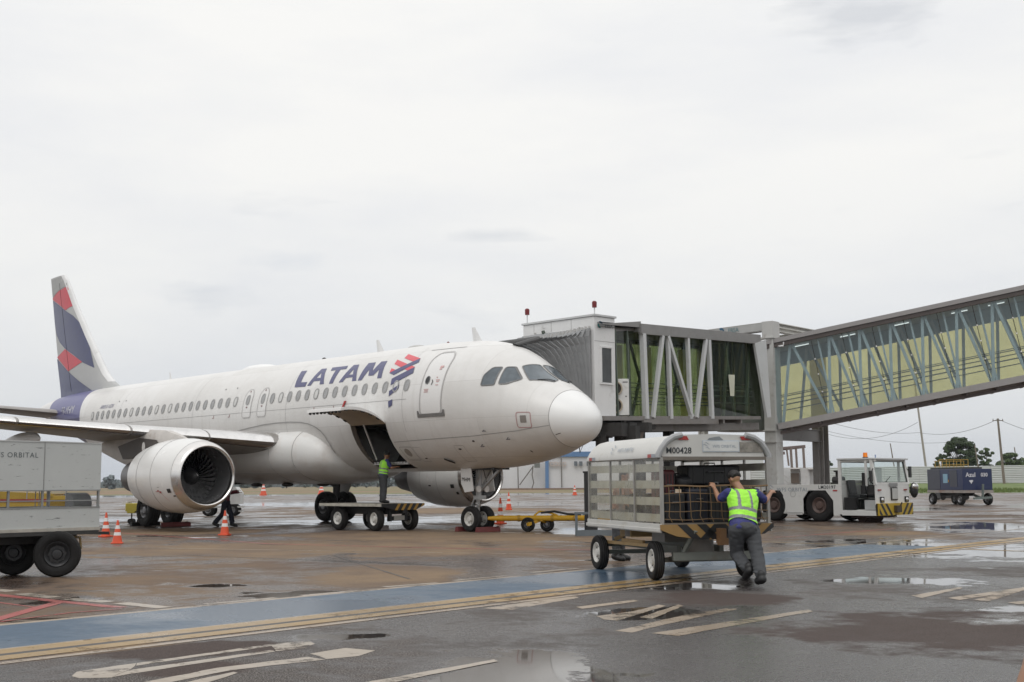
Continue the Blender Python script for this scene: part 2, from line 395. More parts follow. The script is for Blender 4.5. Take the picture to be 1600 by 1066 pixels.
def ground_material():
    m = bpy.data.materials.new('apron_ground'); m.use_nodes = True; t = m.node_tree; b = t.nodes['Principled BSDF']
    co = t.nodes.new('ShaderNodeTexCoord'); P = co.outputs['Object']
    sp = t.nodes.new('ShaderNodeSeparateXYZ'); t.links.new(P, sp.inputs[0]); X, Y = sp.outputs[0], sp.outputs[1]
    # coordinates wobbled by noise
    wn = t.nodes.new('ShaderNodeTexNoise'); wn.inputs['Scale'].default_value = .9; wn.inputs['Detail'].default_value = 6; wn.inputs['Roughness'].default_value = .62; t.links.new(P, wn.inputs['Vector'])
    sv = t.nodes.new('ShaderNodeVectorMath'); sv.operation = 'SUBTRACT'; t.links.new(wn.outputs['Color'], sv.inputs[0]); sv.inputs[1].default_value = (.5, .5, .5)
    big = noisen(t, P, .16, 5, .6); mid = noisen(t, P, .55, 8, .62); fine = noisen(t, P, 28, 3, .7); med = noisen(t, P, 3.2, 7, .66); grit = noisen(t, P, 75, 2, .65)
    def blobs(L, soft):
        acc = None
        for c, a, bb, ang in L:
            sc = t.nodes.new('ShaderNodeVectorMath'); sc.operation = 'SCALE'; t.links.new(sv.outputs[0], sc.inputs[0]); sc.inputs['Scale'].default_value = min(a, bb*1.5)*1.6
            ad = t.nodes.new('ShaderNodeVectorMath'); ad.operation = 'ADD'; t.links.new(P, ad.inputs[0]); t.links.new(sc.outputs[0], ad.inputs[1])
            mp = t.nodes.new('ShaderNodeMapping'); mp.vector_type = 'TEXTURE'
            mp.inputs['Location'].default_value = (c.x, c.y, 0); mp.inputs['Rotation'].default_value = (0, 0, ang); mp.inputs['Scale'].default_value = (a, bb, 1e5)
            t.links.new(ad.outputs[0], mp.inputs[0])
            ln = t.nodes.new('ShaderNodeVectorMath'); ln.operation = 'LENGTH'; t.links.new(mp.outputs[0], ln.inputs[0])
            k = smooth_mask(t, ln.outputs['Value'], 1.35, soft)
            acc = k if acc is None else mth(t, 'MAXIMUM', acc, k)
        return acc
    pud = blobs(PUD, .25); dry = blobs(DRY, .2)
    dry = smooth_mask(t, mth(t, 'ADD', mth(t, 'ADD', dry, mth(t, 'MULTIPLY', mth(t, 'SUBTRACT', med, .5), .5)), mth(t, 'MULTIPLY', mth(t, 'SUBTRACT', mid, .5), 1.4)), .36, .62)
    # across-road coordinate: service road lies beyond the white edge line
    s = mth(t, 'ADD', X, mth(t, 'MULTIPLY', mth(t, 'ADD', Y, 12), .105))
    road = smooth_mask(t, s, 11.66, 11.70)
    # apron concrete colour: tan when dry, grey brown when damp
    apr = mixc(t, smooth_mask(t, big, .40, .60), (.120, .086, .068), (.205, .143, .092))
    apr = mixc(t, mth(t, 'MULTIPLY', dry, .75), apr, (.255, .182, .113))
    apr = mixc(t, mth(t, 'MULTIPLY', smooth_mask(t, mid, .42, .66), .7), apr, (.125, .092, .076))
    apr = mixc(t, mth(t, 'MULTIPLY', smooth_mask(t, fine, .45, .7), .35), apr, (.10, .08, .068))
    joints = None
    asp = mixc(t, smooth_mask(t, fine, .35, .66), (.030, .026, .024), (.088, .076, .070))
    asp = mixc(t, smooth_mask(t, grit, .50, .64), asp, (.34, .315, .295))
    asp = mixc(t, mth(t, 'MULTIPLY', smooth_mask(t, mid, .4, .62), .35), asp, (.034, .025, .021))
    asp = mixc(t, mth(t, 'MULTIPLY', dry, .8), asp, mixc(t, smooth_mask(t, fine, .4, .62), (.045, .031, .027), (.085, .062, .055)))
    col = mixc(t, road, apr, asp)
    # tyre and oil marks
    mk = t.nodes.new('ShaderNodeMapping'); mk.inputs['Rotation'].default_value = (0, 0, radians(-6)); mk.inputs['Scale'].default_value = (1, .07, 1); t.links.new(P, mk.inputs[0])
    tm = smooth_mask(t, noisen(t, mk.outputs[0], 1.3, 6, .7), .57, .72)
    col = mixc(t, mth(t, 'MULTIPLY', tm, .45), col, (.06, .05, .045))
    # wetness
    wn2 = noisen(t, P, .23, 8, .66, .3)
    wet = smooth_mask(t, mth(t, 'ADD', wn2, mth(t, 'MULTIPLY', mth(t, 'SUBTRACT', med, .5), .35)), .41, .53)
    wet = mth(t, 'MULTIPLY', wet, mth(t, 'SUBTRACT', 1, mth(t, 'MULTIPLY', dry, .93)))
    wet = mth(t, 'MAXIMUM', wet, mth(t, 'MULTIPLY', smooth_mask(t, mth(t, 'ADD', pud, mth(t, 'MULTIPLY', mth(t, 'SUBTRACT', mid, .5), 1.2)), .25, .6), .9))
    pudm = smooth_mask(t, mth(t, 'ADD', mth(t, 'ADD', pud, mth(t, 'MULTIPLY', mth(t, 'SUBTRACT', med, .5), .9)), mth(t, 'MULTIPLY', mth(t, 'SUBTRACT', mid, .5), 2.2)), .62, .78)
    rpud = mth(t, 'MULTIPLY', smooth_mask(t, noisen(t, P, .33, 7, .6, .4), .625, .66), mth(t, 'SUBTRACT', 1, dry))
    pudm = mth(t, 'MAXIMUM', pudm, rpud)
    dk = mixc(t, 1.0, col, (.45, .44, .46), 'MULTIPLY')
    col = mixc(t, wet, col, dk)
    col = mixc(t, mth(t, 'MULTIPLY', pudm, .45), col, (.05, .045, .042))
    # far beyond the apron: bare reddish earth and thin grass
    far = smooth_mask(t, mth(t, 'ADD', mth(t, 'MULTIPLY', X, -.723), mth(t, 'MULTIPLY', Y, .69)), 148, 152)
    earth = mixc(t, smooth_mask(t, noisen(t, P, .02, 6, .7), .42, .58), (.26, .175, .125), (.16, .165, .08))
    col = mixc(t, far, col, earth)
    t.links.new(col, b.inputs['Base Color'])
    rg = mth(t, 'ADD', .74, mth(t, 'MULTIPLY', wet, -.50))
    rg = mth(t, 'ADD', rg, mth(t, 'ADD', mth(t, 'MULTIPLY', mth(t, 'SUBTRACT', med, .5), .3), mth(t, 'MULTIPLY', mth(t, 'SUBTRACT', fine, .5), .45)))
    mxr = t.nodes.new('ShaderNodeMix'); t.links.new(pudm, mxr.inputs[0]); t.links.new(rg, mxr.inputs[2]); mxr.inputs[3].default_value = .035
    mx2 = t.nodes.new('ShaderNodeMix'); t.links.new(far, mx2.inputs[0]); t.links.new(mxr.outputs[0], mx2.inputs[2]); mx2.inputs[3].default_value = 1
    t.links.new(mx2.outputs[0], b.inputs['Roughness'])
    t.links.new(mth(t, 'ADD', mth(t, 'ADD', .10, mth(t, 'MULTIPLY', wet, .24)), mth(t, 'MULTIPLY', pudm, .16)), b.inputs['Specular IOR Level'])
    bn = t.nodes.new('ShaderNodeBump'); bn.inputs['Distance'].default_value = .015
    t.links.new(mth(t, 'MULTIPLY', mth(t, 'SUBTRACT', 1, pudm), .55), bn.inputs['Strength']); t.links.new(mth(t, 'ADD', fine, mth(t, 'MULTIPLY', grit, .4)), bn.inputs['Height'])
    t.links.new(bn.outputs[0], b.inputs['Normal'])
    return m
g = MB()
g.poly([(-5000, -5000, 0), (5000, -5000, 0), (5000, 5000, 0), (-5000, 5000, 0)])
tag(g.build('ground', ground_material()), kind='structure')

def marking_mat(name, col, wear=.52, rough=.4):
    m = bpy.data.materials.new(name); m.use_nodes = True; t = m.node_tree; b = t.nodes['Principled BSDF']; o = t.nodes['Material Output']
    co = t.nodes.new('ShaderNodeTexCoord'); P = co.outputs['Object']
    n = noisen(t, P, 1.1, 9, .72); n2 = noisen(t, P, 7, 5, .7)
    c = mixc(t, smooth_mask(t, n2, .3, .7), tuple(x*.75 for x in col), col)
    t.links.new(c, b.inputs['Base Color'])
    w = noisen(t, P, .23, 8, .66, .3)
    t.links.new(mth(t, 'ADD', .24, mth(t, 'MULTIPLY', smooth_mask(t, w, .55, .4), rough)), b.inputs['Roughness'])
    a = smooth_mask(t, mth(t, 'ADD', n, mth(t, 'MULTIPLY', mth(t, 'SUBTRACT', n2, .5), .5)), wear+.12, wear)
    tr = t.nodes.new('ShaderNodeBsdfTransparent'); mx = t.nodes.new('ShaderNodeMixShader')
    t.links.new(a, mx.inputs[0]); t.links.new(tr.outputs[0], mx.inputs[1]); t.links.new(b.outputs[0], mx.inputs[2]); t.links.new(mx.outputs[0], o.inputs[0])
    return m
MKW = marking_mat('marking_white', (.40, .345, .285), .525)
MKW2 = marking_mat('marking_white_worn', (.36, .29, .22), .52)
MKY = marking_mat('marking_yellow', (.34, .22, .085), .56)
MKR = marking_mat('marking_red', (.36, .085, .075), .55)
MKB = marking_mat('marking_blue', (.060, .102, .155), .66)
RA = Vector((-.105, .9945, 0)).normalized(); RN = Vector((RA.y, -RA.x, 0))
R0 = Vector((8.95, -12, 0))
def strip(nm, v0, v1, u0=-60, u1=70, z=.004, m=MKW, mb=None):
    mb = MB()
    n = max(1, int((u1-u0)/4))
    for i in range(n):
        a = u0+(u1-u0)*i/n; c = u0+(u1-u0)*(i+1)/n
        mb.poly([R0+RA*a+RN*v0+Vector((0, 0, z)), R0+RA*c+RN*v0+Vector((0, 0, z)), R0+RA*c+RN*v1+Vector((0, 0, z)), R0+RA*a+RN*v1+Vector((0, 0, z))])
    return struct(mb.build(nm, m, smooth=0))
strip('blue_lane', 0, 1.75, u1=12.5, m=MKB)
strip('white_line', -.13, 0, m=MKW2)
strip('yellow_line', 1.80, 2.08, m=MKY)
strip('black_line', 2.08, 2.20, m=mat('marking_black', (.04, .035, .032), .5))
strip('yellow_line', 2.20, 2.45, m=MKY)
strip('white_line', 1.752, 1.80, m=MKW2); strip('white_line', 2.56, 2.68, m=MKW2)
def rough_edge(P, amp=.011, st=.16, seed=0):
    """subdivide a closed loop and jitter it so painted edges are not razor sharp"""
    out = []
    for i in range(len(P)):
        a, b = Vector(P[i]), Vector(P[(i+1) % len(P)]); n = max(1, int((b-a).length/st))
        for k in range(n):
            p = a.lerp(b, k/n); q = Vector((p.x*5, p.y*5, seed)); out.append(p+Vector((mnoise.noise(q), mnoise.noise(q+Vector((9, 0, 0))), 0))*amp*2)
    return out
def gline(nm, pts, w, m, z=.008):
    """painted line of width w through ground points"""
    mb = MB()
    for (a, b) in zip(pts[:-1], pts[1:]):
        a = Vector(a); b = Vector(b); d = (b-a); d.z = 0; L = d.length; d.normalize(); n = Vector((-d.y, d.x, 0))*w/2; h = Vector((0, 0, z*.4)); k_ = max(1, min(60, int(L/.3)))
        A = []; B = []
        for i in range(k_+1):
            p = a.lerp(b, i/k_); q = p*4; j = mnoise.noise(q)*.012; j2 = mnoise.noise(q+Vector((7, 0, 0)))*.012
            A.append(p-n*(1+j/w*2)+h); B.append(p+n*(1+j2/w*2)+h)
        mb.loft([A, B], caps=False, closed=False)
    return struct(mb.build(nm, m, smooth=0))
def gp(*p): return [G(*q) for q in p]
for a, b in (((600, 917.5), (683, 911)), ((710, 907.5), (792, 900)), ((470, 931), (560, 923)), ((320, 944.5), (430, 934.5)), ((830, 895), (905, 888)), ((1110, 869), (1180, 864)), ((1000, 880.5), (1080, 873))):
    gline('white_dash', gp(a, b), .12, MKW)
for a, b in (((-60, 917), (20, 924.5)), ((33, 928), (85, 934)), ((105, 936), (170, 941)), ((188, 942.5), (258, 950))):
    gline('white_dash', gp(a, b), .22, MKW)
gline('red_line', gp((-60, 924), (92, 940), (190, 950)), .17, MKR)
gline('red_line', gp((92, 941.5), (0, 967), (-50, 982)), .17, MKR, .012)
gline('red_line', gp((190, 952), (110, 958), (0, 972)), .05, MKR, .012)
gline('red_line', gp((-30, 938), (60, 950)), .05, MKR)
# bold painted letters and arrows on the service road
mb = MB()
def gpoly(mb, pts, z=.004): mb.poly([p+Vector((0, 0, .0014+.0003*len(mb.f))) for p in rough_edge([G(*q) for q in pts])])
gpoly(mb, [(112, 1057), (118, 1050), (215, 1036), (204, 1047), (170, 1059), (125, 1060)])
gpoly(mb, [(216, 1036), (400, 1010), (424, 1010), (212, 1040.5)])
gpoly(mb, [(401, 1009.5), (460, 1003), (482, 1002), (492, 1006), (478, 1013), (432, 1018), (425, 1010)])
gpoly(mb, [(172, 1058.5), (206, 1047), (424, 1016), (431, 1018.5)])
gpoly(mb, [(484, 1022), (540, 1013), (586, 1017), (560, 1026), (510, 1030)])
gpoly(mb, [(195, 1072), (340, 1044), (480, 1027), (508, 1031), (360, 1048), (270, 1066), (240, 1074)])
gpoly(mb, [(285, 1068), (365, 1050.5), (372, 1052), (310, 1072)])
gpoly(mb, [(555, 1070), (770, 1031), (778, 1034), (600, 1070)])
struct(mb.build('road_lettering', MKW, smooth=0))
mb = MB()
for q in (((755, 951), (850, 937), (900, 932), (905, 934), (800, 953)), ((930, 963), (985, 956), (995, 958), (945, 968)), ((940, 968), (1030, 945), (1040, 947), (965, 970)), ((1000, 965), (1060, 945), (1068, 947), (1020, 967)),
          ((962, 986), (1135, 951), (1142, 953), (985, 989)), ((1000, 977), (1090, 957), (1150, 951), (1150, 953), (1030, 978)), ((1018, 990), (1262, 953), (1270, 956), (1060, 994)),
          ((1425, 931), (1498, 918), (1506, 919), (1440, 935)), ((1480, 935), (1600, 918), (1640, 914), (1640, 917), (1500, 938)), ((1520, 938), (1600, 918), (1612, 919), (1545, 940)), ((1575, 942), (1640, 936), (1640, 940), (1590, 945)),
          ((900, 949), (990, 938), (998, 940), (910, 952))):
    gpoly(mb, q)
struct(mb.build('road_lettering', MKW2, smooth=0))
# thin guide lines on the apron
gline('red_line', gp((150, 830), (420, 850), (700, 857), (960, 860)), .12, MKR)
gline('red_line', gp((1210, 840), (1300, 834), (1400, 826)), .10, MKR)
gline('white_line', gp((-40, 853), (220, 856), (620, 863), (980, 868)), .1, MKW2)
gline('yellow_line', [Vector((-60, 0, 0)), Vector((25, 0, 0))], .16, MKY)
gline('white_line', gp((900, 800), (1600, 792)), .25, MKW2)
gline('tar_seam', gp((-20, 880), (300, 868), (700, 884)), .05, mat('marking_black', (.04, .035, .032), .5))
gline('tar_seam', gp((520, 868), (640, 905)), .04, mat('marking_black', (.04, .035, .032), .5))
gline('white_line', gp((-100, 797), (500, 795)), .25, MKW2)

# raised grass verge under the fence
gm = bpy.data.materials.new('grass_verge'); gm.use_nodes = True; t = gm.node_tree; bb = t.nodes['Principled BSDF']
co = t.nodes.new('ShaderNodeTexCoord')
t.links.new(mixc(t, smooth_mask(t, noisen(t, co.outputs['Object'], .5, 8, .7), .35, .65), (.075, .12, .025), (.15, .19, .05)), bb.inputs['Base Color']); bb.inputs['Roughness'].default_value = .9
def vergeline(D, px, z):
    return K(D, (px-800)/FPX*D, z)
mb = MB()
N = 60; rows = []
for D, z in ((150, -.05), (158, .12), (190, .55), (205, 1.0), (260, 1.2), (420, 1.25)):
    rows.append([vergeline(D+mnoise.noise(Vector((i*.4, D, 0)))*1.5, 1175+(2300-1175)*i/N, z+mnoise.noise(Vector((i*.5, D*.1, 3)))*.06) for i in range(N+1)])
for a, b in zip(rows[:-1], rows[1:]):
    mb.loft([a, b], caps=False, closed=False)
tag(mb.build('grass_verge', gm), kind='structure')
# blades along the verge edge
mb = MB(); rnd = random.Random(3)
for i in range(9000):
    D = rnd.uniform(151, 172); px = rnd.uniform(1180, 1900); p = vergeline(D, px, .0 + max(0, (D-152)*.013)+.02)
    h = rnd.uniform(.15, .45); w = .05; a = rnd.uniform(0, pi)
    d = Vector((cos(a)*w, sin(a)*w, 0)); mb.add([p-d, p+d, p+Vector((rnd.uniform(-.1, .1), rnd.uniform(-.1, .1), h))], [(0, 1, 2)])
tag(mb.build('grass', gm, smooth=0, fix=False), 'uneven green grass growing on the verge before the corrugated fence', 'grass', kind='stuff')
# ------------------------------------------------------------------ airliner (nose tip near x=0 pointing +x, centre line y=0)
# d, ztop, zbot, half width, z of widest
TFUS = np.array([
(0.19,3.17,3.17,0.0,3.17),
(0.24,3.36,2.93,0.24,3.17),
(0.40,3.58,2.71,0.50,3.18),
(0.72,3.85,2.53,0.80,3.22),
(1.1,4.09,2.42,1.05,3.27),
(1.55,4.35,2.25,1.28,3.35),
(2.05,4.64,2.13,1.46,3.44),
(2.5,5.0,2.04,1.60,3.52),
(3.0,5.33,1.97,1.71,3.58),
(3.6,5.59,1.91,1.81,3.65),
(4.4,5.74,1.87,1.90,3.75),
(5.4,5.80,1.84,1.955,3.82),
(6.6,5.84,1.83,1.975,3.85),
(23.5,5.84,1.83,1.975,3.85),
(26,5.84,2.05,1.93,3.98),
(28,5.84,2.50,1.80,4.2),
(30,5.82,3.02,1.56,4.45),
(32,5.78,3.55,1.25,4.7),
(34,5.70,4.08,.90,4.9),
(36,5.50,4.60,.50,5.05),
(37.2,5.30,4.88,.24,5.09),
(37.57,5.2,4.98,.12,5.09)])
def pchip(x,y,xi):
    h=np.diff(x);dl=np.diff(y)/h;m=np.zeros_like(y)
    for k in range(1,len(x)-1):
        if dl[k-1]*dl[k]>0:
            w1=2*h[k]+h[k-1];w2=h[k]+2*h[k-1];m[k]=(w1+w2)/(w1/dl[k-1]+w2/dl[k])
    m[0]=dl[0];m[-1]=dl[-1]
    i=np.clip(np.searchsorted(x,xi)-1,0,len(h)-1);t=(xi-x[i])/h[i];H=h[i]
    return (2*t**3-3*t**2+1)*y[i]+(t**3-2*t**2+t)*H*m[i]+(-2*t**3+3*t**2)*y[i+1]+(t**3-t**2)*H*m[i+1]
def sec(d):
    # near nose use sqrt parametrisation
    s=np.sqrt(np.maximum(d-.19,0));S=np.sqrt(TFUS[:,0]-.19)
    return [pchip(S,TFUS[:,k],s) for k in (1,2,3,4)]
def pt(d,phi,side=-1):
    zt,zb,hw,zc=sec(np.asarray(d,float))
    s=np.sin(phi)
    z=np.where(s>0,zc+(zt-zc)*s,zc+(zc-zb)*s)
    return np.stack([-np.asarray(d)*np.ones_like(z),side*hw*np.cos(phi),z],-1)
def S(d, z, off=0., side=-1):
    """point on the fuselage skin at distance d behind the nose and height z, pushed out by off"""
    d = max(.2, d)
    zt, zb, hw, zc = [float(q) for q in sec(np.array([d]))[:4]] if False else [float(np.asarray(q).ravel()[0]) for q in sec(np.array([d]))]
    s = (z-zc)/(zt-zc) if z > zc else (z-zc)/(zc-zb)
    ph = asin(max(-1, min(1, s)))
    def q(d_, p_): return Vector([float(v) for v in pt(np.array([d_]), p_, side)[0]])
    p = q(d, ph)
    if off:
        a = q(d+.01, ph)-q(d-.01, ph); b = q(d, ph+.01)-q(d, ph-.01)
        n = a.cross(b).normalized()
        if n.dot(p-Vector((p.x, 0, zc))) < 0: n = -n
        p = p+n*off
    return p
def decal_mesh(mb, loops, fn, dx=.4, dz=.12, mi=0):
    bm = bmesh.new()
    es = []
    for L in loops:
        vs = [bm.verts.new((a, b, 0)) for a, b in L]
        for i in range(len(vs)): es.append(bm.edges.new((vs[i], vs[(i+1) % len(vs)])))
    bmesh.ops.triangle_fill(bm, edges=es, use_beauty=True)
    xs = [v.co.x for v in bm.verts]; ys = [v.co.y for v in bm.verts]
    for ax, st, lo, hi in ((0, dx, min(xs), max(xs)), (1, dz, min(ys), max(ys))):
        k = math_ceil(lo/st)
        while k*st < hi:
            co = (k*st, 0, 0) if ax == 0 else (0, k*st, 0); no = (1, 0, 0) if ax == 0 else (0, 1, 0)
            bmesh.ops.bisect_plane(bm, geom=bm.verts[:]+bm.edges[:]+bm.faces[:], plane_co=co, plane_no=no, dist=1e-5)
            k += 1
    bm.verts.index_update()
    vs = [fn(v.co.x, v.co.y) for v in bm.verts]; fs = [tuple(v.index for v in f.verts) for f in bm.faces]
    bm.free()
    mb.add(vs, fs, mi); return mb
def math_ceil(x): return int(math.ceil(x))
def fskin(off, side=-1): return lambda d, z: S(d, z, off, side)
def oval(cx, cz, w, h, n=20, k=2.6):
    r = []
    for i in range(n):
        a = 2*pi*i/n; c, s_ = cos(a), sin(a)
        r.append((cx+w/2*abs(c)**(2/k)*(1 if c > 0 else -1), cz+h/2*abs(s_)**(2/k)*(1 if s_ > 0 else -1)))
    return r
def rrect(pts, rad, n=4):
    """round the corners of a polygon"""
    out = []; N = len(pts)
    for i in range(N):
        p = Vector((*pts[i], 0)); a = Vector((*pts[i-1], 0)); b = Vector((*pts[(i+1) % N], 0))
        r = min(rad, (a-p).length*.45, (b-p).length*.45)
        pa = p+(a-p).normalized()*r; pb = p+(b-p).normalized()*r
        for k in range(n+1):
            u = k/n; q = pa*(1-u)**2+p*2*u*(1-u)+pb*u*u; out.append((q.x, q.y))
    return out
def grow(L, w):
    """offset a closed 2d loop outwards by w"""
    n = len(L); A = sum(L[i-1][0]*L[i][1]-L[i][0]*L[i-1][1] for i in range(n)); sg = 1 if A > 0 else -1; out = []
    for i in range(n):
        a = Vector((L[i-1][0], L[i-1][1])); p = Vector((L[i][0], L[i][1])); b = Vector((L[(i+1) % n][0], L[(i+1) % n][1]))
        t1 = (p-a); t2 = (b-p)
        if t1.length < 1e-6 or t2.length < 1e-6: out.append((p.x, p.y)); continue
        t = (t1.normalized()+t2.normalized())
        if t.length < 1e-5: out.append((p.x, p.y)); continue
        t.normalize(); out.append((p.x+t.y*w*sg, p.y-t.x*w*sg))
    return out
def ringdecal(mb, L, w, fn, mi=0, **k): return decal_mesh(mb, [grow(L, w/2), grow(L, -w/2)], fn, mi=mi, **k)

AC = thing('airliner', 'white twin engine passenger jet with indigo and coral tail parked at the jet bridge', 'airplane')
# fuselage skin with the cargo opening left open on the right side
CD0, CD1, CZ0, CZ1 = 7.19, 9.01, 1.93, 3.33
st = [.19+(i/22)**2*.83 for i in range(23)]
st += list(np.arange(1.14, 6.6, .13))+[6.8]+[CD0, 7.6, 8.0, 8.4, CD1, 9.6]+list(np.arange(10.4, 37.4, .8))+[37.4, 37.57]
st = sorted(set(round(x, 3) for x in st))
NP = 96
ph = [-pi/2+2*pi*i/NP for i in range(NP)]          # -pi/2 .. ; cos>0 -> starboard
pa = asin((CZ0-3.85)/2.02); pb = asin((CZ1-3.85)/2.02)
ia = min(range(NP//2), key=lambda i: abs(ph[i]-pa)); ib = min(range(NP//2), key=lambda i: abs(ph[i]-pb))
ph[ia] = pa; ph[ib] = pb
vs = []; fs = []; ms = []
for d in st:
    R_ = pt(np.full(NP, d), np.array(ph), -1)
    vs += [tuple(q) for q in R_]
for i in range(len(st)-1):
    for k in range(NP):
        l = (k+1) % NP
        if CD0-1e-3 <= st[i] and st[i+1] <= CD1+1e-3 and ia <= k < ib: continue
        fs.append((i*NP+k, i*NP+l, (i+1)*NP+l, (i+1)*NP+k)); ms.append(1 if st[i+1] <= 1.03 else 0)
fs.append(tuple(range((len(st)-1)*NP, len(st)*NP))); ms.append(0)
# livery painted on the skin: indigo tail band
FSK = mat('fuselage_paint', (.73, .722, .71), .33, var=.02, scale=.35, dirt=(.675, .665, .65), dscale=.45, dpos=.50, streak=(1, 1, 1.5))
t = FSK.node_tree; b = t.nodes['Principled BSDF']
co = t.nodes.new('ShaderNodeTexCoord'); sp = t.nodes.new('ShaderNodeSeparateXYZ'); t.links.new(co.outputs['Object'], sp.inputs[0])
X, Z = sp.outputs[0], sp.outputs[2]
dz = mth(t, 'SUBTRACT', Z, 4.1)
edge = mth(t, 'ADD', 29.3, mth(t, 'MULTIPLY', mth(t, 'MULTIPLY', dz, dz), .30))
band = mth(t, 'MULTIPLY', mth(t, 'GREATER_THAN', mth(t, 'MULTIPLY', X, -1), edge), mth(t, 'GREATER_THAN', X, -34.5))
cur = b.inputs['Base Color'].links[0].from_socket
# belly: brown light thrown up by the ground, painted in below the service line
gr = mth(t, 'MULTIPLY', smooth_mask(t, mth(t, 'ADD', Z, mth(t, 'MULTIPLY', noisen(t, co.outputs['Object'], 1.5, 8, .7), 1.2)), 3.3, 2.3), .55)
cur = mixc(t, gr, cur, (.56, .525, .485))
# skin panels: slightly different whites between lap joints
br = t.nodes.new('ShaderNodeTexBrick'); mpn = t.nodes.new('ShaderNodeMapping'); mpn.inputs['Rotation'].default_value = (radians(90), 0, 0); t.links.new(co.outputs['Object'], mpn.inputs[0]); t.links.new(mpn.outputs[0], br.inputs['Vector'])
br.inputs['Scale'].default_value = 1; br.inputs['Brick Width'].default_value = 3.2; br.inputs['Row Height'].default_value = 1.1; br.inputs['Mortar Size'].default_value = .006; br.inputs['Mortar Smooth'].default_value = .2
br.inputs['Color1'].default_value = (1, 1, 1, 1); br.inputs['Color2'].default_value = (.905, .90, .888, 1); br.inputs['Mortar'].default_value = (.76, .75, .74, 1)
cur = mixc(t, 1.0, cur, br.outputs['Color'], 'MULTIPLY')
ms_ = t.nodes.new('ShaderNodeMapping'); ms_.inputs['Scale'].default_value = (3.2, 1, .30); t.links.new(co.outputs['Object'], ms_.inputs[0])
cur = mixc(t, mth(t, 'MULTIPLY', smooth_mask(t, noisen(t, ms_.outputs[0], 1.4, 7, .7), .50, .70), .55), cur, (.60, .585, .56))
ind = mixc(t, mth(t, 'GREATER_THAN', Z, 4.42), (.035, .028, .11), (.10, .10, .25))  # one indigo paint; sky sheen on the upper half painted as a paler tone
t.links.new(mixc(t, band, cur, ind), b.inputs['Base Color'])
mb = MB(); mb.v = vs; mb.f = fs; mb.m = ms
mb.build('fuselage', [FSK, WHITE2], AC, smooth=50)

# nose seam, service line
mb = MB()
ring = [Vector([float(q) for q in pt(np.array([1.03]), p, -1)[0]])*1 for p in np.linspace(-pi/2, 3*pi/2, 60)]
mb.tube([Vector((p.x, p.y*1.002, p.z)) for p in ring], .008, 6, close=True)
mb.build('radome_seam', LINE, AC)
mb = MB()
def skinline(mb, pts, w, off=.006, mi=0):
    P = []
    for (a, b_) in zip(pts[:-1], pts[1:]):
        n = max(1, int(max(abs(a[0]-b_[0])/.25, abs(a[1]-b_[1])/.12)))
        for i in range(n): P.append((a[0]+(b_[0]-a[0])*i/n, a[1]+(b_[1]-a[1])*i/n))
    P.append(pts[-1])
    top = [S(d, z, off) for d, z in P]
    for i in range(len(P)-1):
        a, c = top[i], top[i+1]; t_ = (c-a).normalized(); nrm = (S(*P[i], off+.05)-a).normalized(); s_ = t_.cross(nrm)*w/2
        mb.add([a-s_, c-s_, c+s_, a+s_], [(0, 1, 2, 3)], mi)
skinline(mb, [(1.03, 3.03), (2.0, 2.9), (3.5, 2.8), (7.1, 2.72)], .02)
skinline(mb, [(6.1, 3.98), (28.5, 3.98)], .012)
skinline(mb, [(4.51, 5.50), (5.96, 5.50)], .035)
for d in (6.3, 12.6, 18.9, 25.1): skinline(mb, [(d, 3.0), (d, 5.6)], .010)
mb.split('panel_seam', LINE, AC, smooth=0)

# passenger door
DR = [(5.47, 3.49), (5.47, 4.9), (5.47, 5.16), (5.30, 5.36), (4.74, 5.36), (4.56, 5.16), (4.56, 3.49)]
DR = rrect(DR, .12)
door = MB(); decal_mesh(door, [DR], fskin(.006))
door = door.build('cabin_door', WHITE, AC, smooth=60)
mb = MB(); ringdecal(mb, DR, .045, fskin(.014)); mb.build('door_surround', mat('door_surround_grey', (.47, .46, .45), .5), door, smooth=0)
mb = MB(); decal_mesh(mb, [rrect([(5.60, 3.40), (5.60, 3.60), (5.53, 3.60), (5.50, 3.50), (4.52, 3.50), (4.49, 3.60), (4.42, 3.60), (4.42, 3.40)], .03)], fskin(.020)); mb.build('door_sill', mat('sill_grey', (.17, .165, .16), .5), door, smooth=0)
mb = MB(); decal_mesh(mb, [oval(5.24, 4.5, .15, .20, 18, 2)], fskin(.018)); ringdecal(mb, oval(5.24, 4.5, .17, .22, 18, 2), .03, fskin(.020), mi=1); mb.build('door_window', [BLK, DMETAL], door, smooth=0)
mb = MB(); skinline(mb, [(5.04, 4.50), (5.0, 4.43), (5.03, 4.34)], .03, .025); mb.build('door_handle', DARKM, door, smooth=0)
mb = MB()
for (d, z, w, h) in ((4.83, 4.88, .14, .06), (4.85, 4.82, .08, .05), (5.22, 4.22, .20, .02), (5.22, 4.18, .16, .02), (5.22, 4.14, .18, .02), (4.80, 4.48, .16, .025), (4.80, 4.43, .12, .02), (4.80, 4.33, .12, .02), (4.86, 4.56, .05, .03)):
    decal_mesh(mb, [[(d-w/2, z-h/2), (d+w/2, z-h/2), (d+w/2, z+h/2), (d-w/2, z+h/2)]], fskin(.02))
mb.split('door_marking', mat('faded_red_print', (.60, .38, .37), .5), door, smooth=0)

